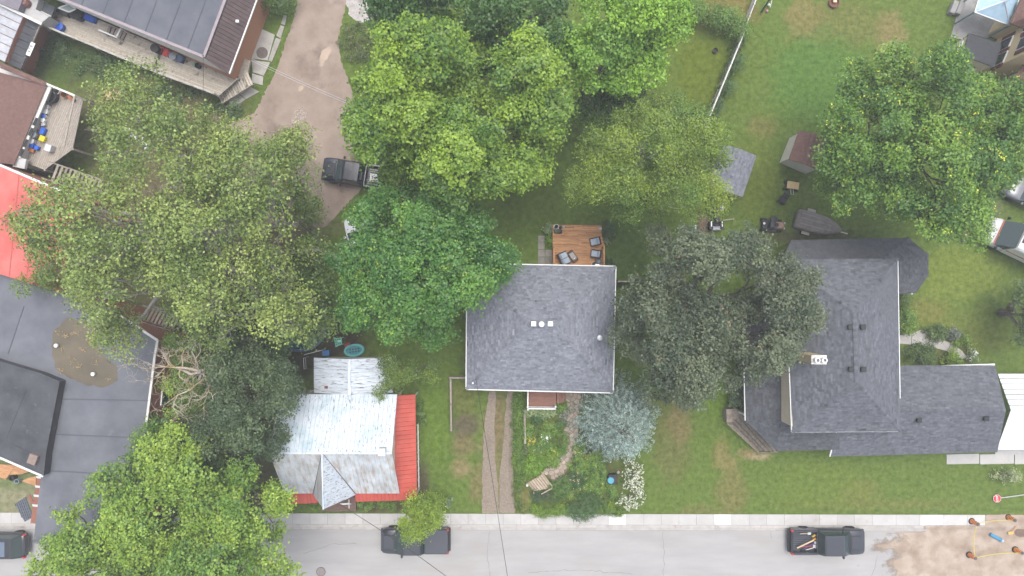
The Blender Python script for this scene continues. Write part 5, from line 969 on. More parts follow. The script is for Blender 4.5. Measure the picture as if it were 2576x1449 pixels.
# ================================================================ grass blades over the lawns
def grass(n=150000):
    X = RNG.uniform(-42, 42, n); yk = P(0, KY(1288) - 1).y; Y = RNG.uniform(yk, 24, n); keep = np.ones(n, bool)
    for pl in (ALLEY, GRAV, DR1, DR2, KL('a4', [(1605, 280), (1700, -60), (2100, -60), (1960, 255), (1690, 300)])): keep &= ~inpoly(X, Y, pl) | (RNG.random(n) < (.12 if pl is DR1 or pl is DR2 else .03))
    px = X / S + 1288; py = 724.5 - Y / S; keep &= ~((px > 2480) & (py > 1290))
    for q in ((1190, 690, 1530, 970), (1990, 700, 2240, 1060), (730, 1000, 1000, 1230), (-100, 700, 330, 1340), (735, 810, 900, 900)): keep &= ~((px > q[0]) & (px < q[2]) & (py > q[1]) & (py < q[3]))
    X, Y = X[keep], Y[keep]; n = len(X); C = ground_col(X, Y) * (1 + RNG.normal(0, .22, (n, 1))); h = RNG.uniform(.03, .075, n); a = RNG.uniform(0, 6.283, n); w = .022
    lean = RNG.normal(0, .05, (n, 2)); V = np.zeros((n, 3, 3)); V[:, 0] = np.stack([X - np.cos(a) * w, Y - np.sin(a) * w, np.zeros(n)], 1); V[:, 1] = np.stack([X + np.cos(a) * w, Y + np.sin(a) * w, np.zeros(n)], 1); V[:, 2] = np.stack([X + lean[:, 0], Y + lean[:, 1], h], 1)
    tag(link('grass', np_mesh('grass', V.reshape(-1, 3), np.arange(3 * n).reshape(n, 3), np.repeat(C, 3, 0), LEAF)), 'short green lawn grass around the houses', 'grass', kind='stuff')
grass()
# ================================================================ vehicles
M_tyre = mat('tyre', (.02, .02, .021), rough=.9); M_rim = mat('rim', (.40, .41, .43), rough=.3, metal=.8); M_lens = mat('red_lens', (.55, .03, .03), rough=.2); M_lamp = mat('clear_lens', (.75, .77, .8), rough=.1)
M_carglass = glassy('car_glass', (.035, .06, .06), rough=.06); M_chrome = mat('chrome', (.6, .6, .62), rough=.2, metal=.9)
def paint(name, c, rough=.22): return mat(name, c, rough=rough, spec=.5, coat=.25)
def loft(mb, st):
    rings = []
    for x, w, zl, zb, zt in st:
        h = [(w * .55, zl), (w * .9, zl + .02), (w, zl + .14), (w * 1.005, (zl + zb) / 2), (w, zb - .12), (w * .965, zb - .02), (w * .86, zt - .012), (w * .45, zt), (0, zt + .006)]
        rings.append([(x, y, z) for y, z in h] + [(x, -y, z) for y, z in h[-2::-1]])
    n = len(rings[0]); k = len(st); v = [p for r in rings for p in r]
    f = [(i * n + j, i * n + (j + 1) % n, (i + 1) * n + (j + 1) % n, (i + 1) * n + j) for i in range(k - 1) for j in range(n)]
    f += [list(range(n - 1, -1, -1)), [(k - 1) * n + j for j in range(n)]]
    return mb.add(v, f)
def wheel(root, x, y, r=.38, w=.27):
    M = Matrix.Rotation(R(90), 3, 'X'); o = MB().lathe((x, y, r), [(r * .62, -w / 2), (r * .93, -w / 2), (r, -w * .36), (r, w * .36), (r * .93, w / 2), (r * .62, w / 2)], 20, M=M).build('wheel', M_tyre, root)
    s = 1 if y > 0 else -1; MB().lathe((x, y, r), [(.05, -w * .45), (r * .62, -w * .45), (r * .62, w * .45), (.05, w * .45)], 14, M=M).build('rim', M_rim, o)
def greenhouse(root, xa, xb, w, zb, zt, ra, rb, m, roofw=.8, sidesplit=1):
    """cab from xa (rear) to xb (front) at belt height; ra, rb: rake of rear and front glass"""
    bw, tw = w * .95, w * roofw; A = [(xa, -bw), (xb, -bw), (xb, bw), (xa, bw)]; B = [(xa + ra, -tw), (xb - rb, -tw), (xb - rb, tw), (xa + ra, tw)]
    C = [(xa + ra + .12, -tw * .9), (xb - rb - .14, -tw * .9), (xb - rb - .14, tw * .9), (xa + ra + .12, tw * .9)]
    v = [(x, y, zb) for x, y in A] + [(x, y, zt - .06) for x, y in B] + [(x, y, zt) for x, y in C]
    f = [(8, 9, 10, 11)] + [(i + k, (i + 1) % 4 + k, (i + 1) % 4 + k + 4, i + k + 4) for k in (0, 4) for i in range(4)]
    cab = MB().add(v, f).build('cab', m, root); V = [Vector(p) for p in v]
    def pane(name, ids, ins=.08, off=.008):
        q = [V[i] for i in ids]; c = sum(q, Vector()) / 4; n = (q[1] - q[0]).cross(q[3] - q[0]).normalized(); n = n if n.dot(c - Vector(((xa + xb) / 2, 0, zb - .3))) > 0 else -n
        q = [p + (c - p).normalized() * ins + n * off for p in q]; MB().add(q + [p - n * .006 for p in q], [(0, 1, 2, 3), (7, 6, 5, 4)]).build(name, M_carglass, root)
    pane('windscreen', (1, 2, 6, 5)); pane('rear_window', (3, 0, 4, 7))
    for s in ((0, 1, 5, 4), (2, 3, 7, 6)):
        q = [V[i] for i in s]
        for a, b in ((0, .48), (.52, 1)):
            k = len(V); V.extend([q[0].lerp(q[1], a), q[0].lerp(q[1], b), q[3].lerp(q[2], b), q[3].lerp(q[2], a)]); pane('side_window', (k, k + 1, k + 2, k + 3))
    return cab
def lights(root, xf, xr, w, zf=.85, zr=.95):
    for s in (-1, 1):
        MB().rbox((xf + .02, s * (w - .3), zf - .07), (.1, .26, .12), r=.03).build('headlight', M_lamp, root); MB().rbox((xr, s * (w - .08), zr), (.14, .14, .34), r=.02).build('taillight', M_lens, root)
def pickup(label, loc, rz, m, L=5.6, tonneau=None, liner=None, w=.98):
    t = thing('pickup_truck', label, 'pickup truck', loc, rz, local=True); f, r = L / 2, -L / 2; cb, cf = r + L * .355, f - L * .235     # cab from cb to cf
    mb = MB(); loft(mb, [(cb - .02, w, .42, 1.02, 1.04), (cf, w, .42, 1.08, 1.1), (cf + .3, w, .42, 1.08, 1.13), (f - .5, w * .99, .42, 1.03, 1.08), (f - .18, w * .94, .45, .98, 1.0), (f - .04, w * .84, .5, .88, .92), (f, w * .72, .55, .78, .82)]); mb.build('body', m, t, smooth=True)
    MB().rbox((cf + L * .11, 0, 1.125), (L * .15, w * 1.1, .05), r=.02).build('hood', m, t)
    for s in (-1, 1): MB().box((cf + L * .11, s * w * .5, 1.152), (L * .14, .035, .01)).build('hood_crease', M_dark, t)
    greenhouse(t, cb, cf + .12, w, 1.04, 1.86, .18, .72, m)
    bd = MB(); 
    for s in (-1, 1): bd.rbox(((r + cb) / 2, s * (w - .09), .74), (cb - r - .02, .18, .68), r=.04)
    bd.rbox((r + .05, 0, .74), (.1, w * 1.75, .66), r=.03); bd.box((cb - .05, 0, .74), (.08, w * 1.7, .62)); bd.box(((r + cb) / 2, 0, .5), (cb - r - .1, w * 1.7, .1)); bd.build('bed', m, t)
    if tonneau: MB().rbox(((r + cb) / 2, 0, 1.09), (cb - r - .06, w * 1.84, .06), r=.02).build('tonneau_cover', tonneau, t)
    else:
        for i in range(9): MB().box(((r + cb) / 2, -w * .7 + i * w * .175, .56), (cb - r - .25, .06, .02)).build('bed_rib', liner or M_dark, t)
    MB().rbox((f - .02, 0, .55), (.16, w * 1.8, .2), r=.04).build('front_bumper', m, t); MB().rbox((r - .06, 0, .52), (.16, w * 1.85, .2), r=.04).build('rear_bumper', M_dark, t)
    lights(t, f - .12, r + .03, w)
    for s in (-1, 1):
        MB().rbox((cf - .42, s * (w + .14), 1.12), (.14, .24, .18), r=.03).build('mirror', M_dark, t)
        for x in (r + L * .2, f - L * .165): wheel(t, x, s * (w - .13))
    MB().box((cf + .16, 0, 1.13), (.1, w * 1.5, .03)).build('wiper_cowl', M_dark, t)
    return t
def suv(label, loc, rz, m, L=4.8, w=.95, name='parked_car', roofm=None):
    t = thing(name, label, 'car', loc, rz, local=True); f, r = L / 2, -L / 2
    mb = MB(); loft(mb, [(r, w * .8, .5, .85, .9), (r + .12, w * .92, .42, .98, 1.0), (r + .5, w, .38, 1.02, 1.04), (f - 1.5, w, .38, 1.0, 1.03), (f - .9, w * .99, .38, .98, 1.03), (f - .3, w * .94, .4, .88, .92), (f - .05, w * .8, .45, .74, .8), (f, w * .62, .5, .68, .72)]); mb.build('body', m, t, smooth=True)
    greenhouse(t, r + .25, f - 1.15, w, 1.0, 1.68, .35, .75, m); lights(t, f - .16, r + .06, w, .74, .95)
    if roofm: MB().rbox((-.35, 0, 1.69), (L * .42, w * 1.2, .03), r=.01).build('sunroof', roofm, t)
    for s in (-1, 1):
        MB().rbox((f - 1.45, s * (w + .1), 1.04), (.16, .2, .14), r=.03).build('mirror', m, t)
        for x in (r + .9, f - .9): wheel(t, x, s * (w - .12), .34, .23)
    MB().rbox((f - .04, 0, .48), (.14, w * 1.5, .2), r=.04).build('front_bumper', m, t)
    return t
ZR = -.14
def at(p, z): return Vector((p.x, p.y, z))
pickup('dark grey pickup truck with covered bed parked by the small street tree', at(P(1042, 1364, 1.0), ZR), R(180), paint('graphite_paint', (.035, .038, .048)), 5.25, tonneau=mat('tonneau_vinyl', (.065, .07, .085), rough=.6))
_T = pickup('black pickup truck with tools in its open bed parked near the dug-up earth', at(P(2087, 1366, 1.0), ZR), R(0), paint('black_blue_paint', (.03, .034, .045)), 5.75, liner=mat('bed_liner', (.05, .055, .065), rough=.7))
_A = pickup('navy black pickup truck nosing out under the maple in the dirt alley', at(P(893, 436, 1.0), 0), R(171), paint('navy_paint', (.016, .019, .032)), 5.2, w=.93)
suv('white car mostly hidden under the rounded maple beside the alley', at(P(908, 612, 1.0), 0), R(106), paint('white_car_paint', (.70, .71, .74)), 4.4)
suv('black car with blue-grey sunroof cut by the left edge of the street', at(P(-20, 1376, 1.0), ZR), R(180), paint('black_car_paint', (.02, .021, .025)), 4.9, roofm=mat('slate_glass', (.13, .16, .22), rough=.15))
suv('dark grey car cut by the right edge beside the yellow-tipped tree', at(P(2612, 494, 1.0), 0), R(155), paint('dark_grey_paint', (.13, .135, .155)), 4.8)
# tools in the bed
def bedp(x, y, z): return _T.location + Vector((x, y, z))
MB().beam(bedp(-2.35, -.55, .72), bedp(-1.15, .15, .95), .1, .05).build('plank', mat('new_lumber', (.60, .44, .28), (.68, .52, .35), scale=5), label='pale wooden plank lying across the open truck bed', cat='plank')
for i, (a, b, hc, lab) in enumerate((((-2.2, -.5), (-1.1, -.35), (.45, .04, .05), 'red handled shovel in the open truck bed'), ((-1.9, -.7), (-1.0, -.1), (.10, .08, .25), 'purple handled rake in the open truck bed'), ((-1.7, -.75), (-.95, -.45), (.75, .74, .72), 'white handled shovel in the open truck bed'), ((-2.1, .55), (-1.5, .62), (.65, .5, .33), 'short wooden offcut in the open truck bed'))):
    t = thing('shovel' if i < 3 else 'offcut', lab, 'tool', bedp(a[0], a[1], .6)); MB().tube([bedp(*a, .66), bedp(*b, .8)], .03, 6).build('handle', mat('tool%d' % i, hc, rough=.5), t); MB().rbox(bedp(b[0] + .08, b[1], .8), (.26, .2, .04), r=.015).build('blade', M_metal, t)
for i, (x, y, c, lab) in enumerate(((-1.0, .15, (.65, .3, .03), 'orange level tool at the cab end of the truck bed'), (-1.05, .42, (.5, .35, .06), 'yellow tool box at the cab end of the truck bed'))): MB().rbox(bedp(x, y, .72), (.3, .14, .16), r=.02, rz=.5).build('tool_box', mat('toolb%d' % i, c, rough=.5), label=lab, cat='tool')
MB().rbox(_A.matrix_basis @ Vector((-1.5, .1, .75)), (.7, .6, .3), rz=R(171), r=.03).build('white_box', M_white, label='white box lying in the bed of the navy alley truck', cat='box')
# motorhome
def motorhome():
    n = K('w', 745, 760, 1.0); t = thing('motorhome', 'white motorhome with red stripe cut by the right edge', 'motorhome', at(n, 0), R(154.5), local=True); m = paint('rv_white', (.80, .80, .80), .3)
    mb = MB(); loft(mb, [(-7.5, 1.15, .5, 2.6, 2.75), (-1.85, 1.15, .5, 2.6, 2.75), (-1.6, 1.1, .5, 2.4, 2.62)]); mb.build('body', m, t)
    mb = MB(); loft(mb, [(-2.2, 1.12, .45, 1.1, 1.15), (-.6, 1.1, .45, 1.1, 1.15), (-.15, 1.02, .5, 1.0, 1.05), (0, .92, .55, .9, .95)]); mb.build('nose', mat('rv_grey', (.50, .51, .52), rough=.4), t, smooth=True)
    MB().add([(-.75, -1.02, 1.18), (-.75, 1.02, 1.18), (-1.62, .98, 2.45), (-1.62, -.98, 2.45)], [(0, 1, 2, 3)]).build('windscreen', M_carglass, t)
    for s in (-1, 1): MB().add([(-.75, s * 1.04, 1.15), (-2.15, s * 1.06, 1.15), (-2.15, s * 1.0, 2.45)], [(0, 1, 2)]).build('side_window', M_carglass, t); MB().box((-4.4, s * 1.16, 1.45), (5.5, .03, .1)).build('stripe', M_lens, t); MB().box((-4.2, s * 1.165, 1.95), (2.4, .02, .45)).build('side_window', M_carglass, t)
    MB().box((-.72, 0, 1.17), (.12, 2.1, .05)).build('stripe', mat('rust_stripe', (.36, .10, .05), rough=.6), t); MB().box((-1.75, 0, 2.76), (.2, 1.1, .03)).build('marker_strip', M_dark, t)
    MB().box((.03, 0, .55), (.2, 2.1, .22)).build('bumper', M_chrome, t)
    for s in (-1, 1):
        for x in (-1.1, -5.5): wheel(t, x, s * .95, .4, .28)
        MB().rbox((-.9, s * 1.25, 1.3), (.12, .22, .3), r=.03).build('mirror', M_dark, t)
    p = [K('w', x, y, .4) for x, y in ((530, 840), (650, 790), (720, 840), (680, 950), (600, 920))]; s = thing('wooden_step', 'grey plank step in front of the motorhome nose', 'step', at(p[0], 0)); strips(s, 'plank', p, .14, M_wood, along=(0, 1, 0), gap=.012, th=.08)
    a, b = K('w', 360, 845, .2), K('w', 600, 925, .2); MB().beam(a, b, .12, .1).build('timber', mat('fresh_timber', (.50, .36, .22), (.58, .43, .28), scale=4), label='short timber lying on the lawn edge below the yellow-tipped tree', cat='timber')
    MB().rbox(K('w', 365, 930, .15), (.3, .34, .3), rz=.5, r=.02).build('block', M_wood, label='grey wooden block beside the timber on the lawn edge', cat='block')
motorhome()
# quad bike, mowers, boat, cart
def quad():
    c = K('v', 518, 650, .6); t = thing('quad_bike', 'black and silver quad bike standing by the grey shed', 'quad bike', at(c, 0), R(90), local=True); M_sil = mat('silver_plastic', (.42, .43, .47), (.5, .51, .55), scale=6, rough=.35)
    for x in (-.72, .72):
        for s in (-1, 1):
            wheel(t, x, s * .42, .3, .26); MB().rbox((x, s * .42, .68), (.66, .3, .08), r=.03).build('fender', M_sil if x > 0 else M_dark, t); MB().box((x + .1, s * .42, .73), (.4, .07, .02)).build('fender_trim', M_lamp, t)
    mb = MB(); mb.rbox((0, 0, .5), (1.7, .5, .4), r=.08); mb.build('body', M_dark, t); MB().rbox((-.15, 0, .82), (.85, .34, .18), r=.06).build('seat', M_dark, t); MB().rbox((.45, 0, .82), (.4, .36, .2), r=.06).build('tank', M_dark, t)
    MB().tube([(.4, -.42, 1.02), (.52, -.2, 1.05), (.52, .2, 1.05), (.4, .42, 1.02)], .025, 6).build('handlebar', M_dark, t)
    for x0, n in ((.72, 5), (-.78, 5)):
        rk = MB()
        for i in range(n): rk.tube([(x0 - .25 + i * .12, -.34, .86), (x0 - .25 + i * .12, .34, .86)], .014, 5)
        for s in (-1, 1): rk.tube([(x0 - .3, s * .34, .86), (x0 + .3, s * .34, .86)], .016, 5)
        rk.build('rack', M_dark, t)
    for s in (-1, 1): MB().lathe((1.02, s * .3, .7), [(.02, -.06), (.08, -.05), (.08, .05), (.02, .06)], 8, M=Matrix.Rotation(R(90), 3, 'Y')).build('headlight', M_lamp, t)
    MB().rbox((-.95, 0, .62), (.3, .7, .1), r=.03).build('rear_guard', M_sil, t)
    q = [K('v', x, y, .1) for x, y in ((225, 575), (395, 580), (380, 930), (190, 920))]; d = thing('plank_ramp', 'dark brown plank platform beside the quad bike', 'platform', at(q[0], 0)); strips(d, 'plank', q, .18, mat('dark_plank', (.12, .08, .055), (.17, .12, .085), scale=5, tint=.2), along=(0, 1, 0), gap=.02, th=.08)
    MB().lathe(K('v', 165, 800, .1), [(.07, 0), (.07, .7), (.03, .72)], 8, M=Matrix.Rotation(R(90), 3, 'X')).build('pipe', mat('pale_blue_pipe', (.5, .62, .72), rough=.4), label='pale blue pipe lying beside the plank platform', cat='pipe')
    s = thing('sawhorse', 'small wooden T-shaped stake frame right of the quad bike', 'stake', K('v', 760, 700)); MB().beam(K('v', 630, 720, .3), K('v', 810, 695, .3), .07, .05).build('bar', M_wood, s); MB().beam(K('v', 808, 675, .3), K('v', 812, 720, .3), .06, .05).build('cross_bar', M_wood, s)
quad()
def mower():
    c = K('v', 1460, 800, .5); t = thing('ride_on_mower', 'black ride-on mower with brown hood at the oak edge', 'mower', at(c, 0), R(-4), local=True); M_bro = mat('faded_brown', (.24, .15, .11), (.30, .2, .15), scale=4, rough=.6)
    MB().rbox((.55, 0, .55), (.75, .55, .42), r=.1).build('hood', M_bro, t); MB().rbox((-.35, 0, .42), (.9, .75, .28), r=.06).build('body', M_dark, t); MB().rbox((-.1, 0, .66), (.45, .45, .1), r=.04).build('seat', mat('slate_seat', (.05, .065, .07), rough=.6), t); MB().rbox((-.32, 0, .85), (.08, .45, .35), r=.03).build('backrest', M_dark, t)
    MB().lathe((.22, 0, .88), [(.14, 0), (.17, .02), (.14, .04)], 14).build('steering_wheel', M_dark, t); MB().lathe((-.66, .08, .58), [(.09, 0), (.09, .06), (.03, .08)], 10).build('cap', M_white, t); MB().rbox((.1, -.05, .2), (1.0, 1.0, .14), r=.05).build('mowing_deck', M_dark, t)
    for x, r_ in ((-.6, .26), (.65, .2)):
        for s in (-1, 1): wheel(t, x, s * .42, r_, .18)
    for s in (-1, 1): MB().lathe((.92, s * .2, .55), [(.03, 0), (.08, .01), (.08, .06)], 8, M=Matrix.Rotation(R(90), 3, 'Y')).build('headlight', M_lamp, t)
    MB().lathe((.05, .45, .6), [(.25, 0), (.3, .05), (.26, .12), (.1, .14)], 12).build('grass_bag', M_dark, t)
    c = K('v', 1625, 380, .4); t = thing('garden_chair', 'black plastic garden chair on the lawn near the tan cart', 'chair', at(c, 0), R(-35), local=True)
    MB().rbox((0, 0, .4), (.5, .5, .06), r=.02).build('seat', M_dark, t); MB().rbox((.05, -.27, .68), (.5, .06, .55), r=.02).build('backrest', mat('slate_plastic', (.06, .065, .07), rough=.5), t)
    for sx in (-1, 1):
        MB().rbox((sx * .27, 0, .62), (.06, .5, .05), r=.015).build('armrest', M_dark, t)
        for sy in (-1, 1): MB().box((sx * .22, sy * .22, .2), (.05, .05, .4)).build('leg', M_dark, t)
    MB().rbox((.1, .5, .3), (.5, .4, .12), r=.04).build('footrest', M_dark, t)
    c = K('v', 1805, 130, .5); t = thing('garden_cart', 'black wheeled cart with tan tray beside the brown-roofed shed', 'cart', at(c, 0), R(-8), local=True)
    MB().rbox((0, 0, .6), (.92, .58, .1), r=.03).build('tray', mat('tan_tray', (.50, .36, .17), (.58, .44, .24), scale=3, c3=(.3, .2, .1), s3=4, t3=(.66, .72), rough=.6), t); MB().rbox((0, 0, .42), (.85, .5, .3), r=.04).build('body', M_dark, t)
    for x in (-.4, .4):
        for s in (-1, 1): wheel(t, x, s * .3, .2, .14)
    MB().tube([(-.1, -.3, .5), (-.1, -.75, .7), (.1, -.75, .7), (.1, -.3, .5)], .025, 6).build('handle', M_metal, t)
    c = K('v', 2230, 785, .7); t = thing('covered_boat', 'grey tarpaulin covered boat on a trailer behind the slate house', 'boat', at(c, 0), R(-16), local=True); M_tarp = mat('grey_tarp', (.15, .135, .125), (.22, .20, .19), scale=3, rough=.8, bump=.5, bscale=9, bdist=.04)
    mb = MB(); loft(mb, [(-1.75, .62, .3, .8, .85), (-1.6, .75, .25, .95, 1.0), (-.5, .78, .2, .98, 1.08), (.5, .72, .2, .98, 1.1), (1.3, .45, .3, .95, 1.02), (1.85, .12, .5, .9, .95)]); mb.build('hull', M_tarp, t, smooth=True)
    for y in (-.35, .1, .42): MB().tube([(-1.5, y, 1.02), (0, y * 1.02, 1.1), (1.0, y * .75, 1.06)], .022, 5).build('tarp_seam', mat('tarp_seam', (.3, .28, .26), rough=.8), t)
    for s in (-1, 1): wheel(t, -.7, s * .9, .28, .18); MB().rbox((-.7, s * .92, .6), (.65, .24, .05), r=.02).build('mudguard', mat('pale_guard', (.34, .33, .28), rough=.7), t)
    MB().beam((.8, 0, .35), (2.6, 0, .35), .08, .08).build('drawbar', M_metal, t)
mower()
# ================================================================ back deck and its furniture
def kk(x, y, z=0.): return K('k', x, y, z)
M_cedar = mat('cedar_board', (.40, .195, .085), (.56, .31, .15), scale=4, vec=(.4, 3, 1), rough=.75, tint=.26, c3=(.26, .115, .055), s3=2.2, v3=(.6, 3, 1), t3=(.58, .72))
def deck():
    z = .6; t = thing('wooden_deck', 'orange cedar deck with railings behind the middle house', 'deck', kk(1000, 700))
    q = [kk(x, y, z) for x, y in ((370, 160), (1635, 178), (1640, 430), (1715, 690), (1718, 1300), (365, 1290))]
    strips(t, 'deck_board', q, .135, M_cedar, along=(1, -.01, 0), gap=.02, th=.035, cut=2.5, tv=1)
    MB().prism(inset(q, .06), .05, z - .045).build('frame', M_cedar, t)
    for a, b in (((408, 720), (402, 1250)), ((1702, 740), (1706, 1280))):
        A, B = kk(*a, z + .92), kk(*b, z + .92); MB().beam(A, B, .11, .05).build('rail', M_cedar, t)
        MB().beam(A - Vector((0, 0, .8)), B - Vector((0, 0, .8)), .07, .05).build('rail', M_cedar, t)
        n = 11
        for i in range(n): MB().box(A.lerp(B, i / (n - 1)) - Vector((0, 0, .45)), (.05, .05, .85)).build('baluster', M_cedar, t)
        for e in (A, B): MB().box(e - Vector((0, 0, .4)), (.11, .11, 1.05)).build('post', M_cedar, t)
    M_pave = mat('patio_slab', (.20, .185, .165), (.27, .25, .225), scale=3, rough=.95, tint=.15, bump=.3, bscale=30); pv = thing('paving', None, None, kk(80, 800)); tag(pv, kind='structure')
    for x0, y0, x1, y1 in ((-10, 450, 162, 610), (-10, 620, 162, 800), (-10, 815, 165, 990), (178, 815, 355, 990), (-10, 1002, 165, 1200), (178, 1002, 355, 1200)):
        MB().prism([kk(x0, y0), kk(x1, y0), kk(x1, y1), kk(x0, y1)], 0, .03, random.gauss(0, .5)).build('slab', M_pave, pv)
    M_cush = mat('blue_grey_cushion', (.36, .43, .52), (.43, .50, .58), scale=5, rough=.9); M_wick = mat('brown_wicker', (.075, .045, .032), (.12, .075, .055), scale=30, rough=.8, bump=.5, bscale=60)
    def chair(label, c, rz, wd, cat='chair', name='patio_chair', cush=1):
        o = thing(name, label, cat, kk(*c, z) , rz, local=True); d = .72
        MB().rbox((0, 0, .17), (d, wd, .32), r=.03).build('frame', M_wick, o); 
        for i in range(cush): MB().rbox((-.06, (i - (cush - 1) / 2) * (wd - .1) / cush, .39), (d - .14, (wd - .14) / cush, .13), r=.045).build('seat_cushion', M_cush, o)
        for i in range(cush): MB().rbox((d / 2 - .12, (i - (cush - 1) / 2) * (wd - .1) / cush, .56), (.15, (wd - .14) / cush, .42), r=.05, ry=-.25).build('back_cushion', M_cush, o)
        MB().rbox((d / 2 + .02, 0, .38), (.07, wd, .72), r=.02).build('backrest', M_wick, o)
        for s in (-1, 1): MB().rbox((0, s * (wd / 2 - .02), .36), (d, .07, .3), r=.02).build('armrest', M_wick, o)
    chair('grey-blue cushioned deck chair beside the pink blooms', (1455, 610), R(13), .64); chair('grey-blue cushioned deck chair nearest the house on the right', (1470, 925), R(-9), .62)
    chair('two-seat cushioned sofa at the left side of the cedar deck', (660, 1045), R(205), 1.02, 'sofa', 'patio_sofa', 2)
    o = thing('coffee_table', 'dark wicker coffee table between the sofa and the chairs', 'table', kk(880, 985, z), R(-56), local=True); MB().rbox((0, 0, .4), (.95, .48, .05), r=.015).build('table_top', M_wick, o); MB().rbox((0, 0, .43), (.6, .36, .012), r=.004).build('glass_inset', mat('smoked_glass', (.05, .03, .03), rough=.15), o)
    for sx in (-1, 1):
        for sy in (-1, 1): MB().box((sx * .42, sy * .19, .19), (.06, .06, .38)).build('leg', M_wick, o)
    MB().lathe(kk(925, 1042, z + .44), [(.05, 0), (.05, .09), (.02, .1)], 12).build('candle', M_white, label='white candle on the wicker coffee table', cat='candle')
    o = thing('barbecue', 'grey covered barbecue at the house end of the cedar deck', 'barbecue', kk(1525, 1130, z)); p = kk(1525, 1130, z); MB().rbox(p + Vector((0, 0, .75)), (.42, .38, .3), r=.08).build('lid', mat('slate_metal', (.10, .115, .12), rough=.5), o); MB().box(p + Vector((0, 0, .3)), (.38, .34, .6)).build('cabinet', M_dark, o); MB().rbox(p + Vector((-.08, -.28, .68)), (.32, .22, .04), r=.01).build('shelf', M_metal, o)
    o = thing('stool', 'black stool with wooden hoop beside the barbecue', 'stool', kk(1435, 1195, z)); p = kk(1435, 1195, z); MB().lathe(p + Vector((0, 0, .42)), [(.05, -.42), (.05, 0), (.18, .01), (.18, .06), (.02, .07)], 12).build('seat', M_dark, o); MB().tube([p + Vector((.22 * math.cos(a) - .02, .22 * math.sin(a), .5)) for a in np.linspace(1.2, 4.2, 9)], .02, 6).build('hoop', MATS['new_lumber'], o)
    def pot(label, c, r, h, m, plant=None, ring=None):
        o = thing('planter', label, 'planter', kk(*c, z)); p = kk(*c, z); MB().lathe(p, [(r * .75, 0), (r, h), (r * 1.05, h), (r * 1.05, h + .03), (r * .9, h + .03), (r * .85, h - .05)], 16).build('pot', m, o)
        MB().lathe(p, [(r * .85, h - .06), (r * .85, h - .05)], 12).build('soil', mat('soil', (.05, .035, .025), rough=1), o)
        if plant:
            me = foliage([(p + Vector((0, 0, h + .05)), r * .9)], 150, 7, .07, *plant, ls=.05, name='plant'); me.transform(Matrix.Translation(-p)); link('plant', me, o)
    pot('white rimmed planter at the back left corner of the deck', (455, 225), .19, .35, M_white); pot('small grey pot beside the white rimmed planter', (650, 225), .09, .18, M_metal); pot('leafy dark pot between the two corner planters on the deck', (575, 240), .12, .22, M_dark, ((.05, .09, .05), (.09, .13, .08)))
    pot('grey metal planter with white candle at the right rear deck corner', (1592, 268), .13, .2, M_metal); MB().lathe(kk(1598, 268, z + .17), [(.055, 0), (.055, .12), (.02, .13)], 10).build('candle', M_white, label='white candle in the right rear deck planter', cat='candle')
    o = thing('planter', 'long black trough planter at the left rear of the deck', 'planter', kk(510, 345, z)); p = kk(510, 345, z); MB().rbox(p + Vector((0, 0, .14)), (.62, .3, .28), r=.06).build('trough', M_dark, o)
    me = foliage([(p + Vector((-.15, 0, .26)), .16), (p + Vector((.05, .02, .26)), .13)], 150, 7, .07, (.05, .09, .045), (.10, .15, .07), ls=.05, name='plant'); me.transform(Matrix.Translation(-p)); link('plant', me, o)
deck()
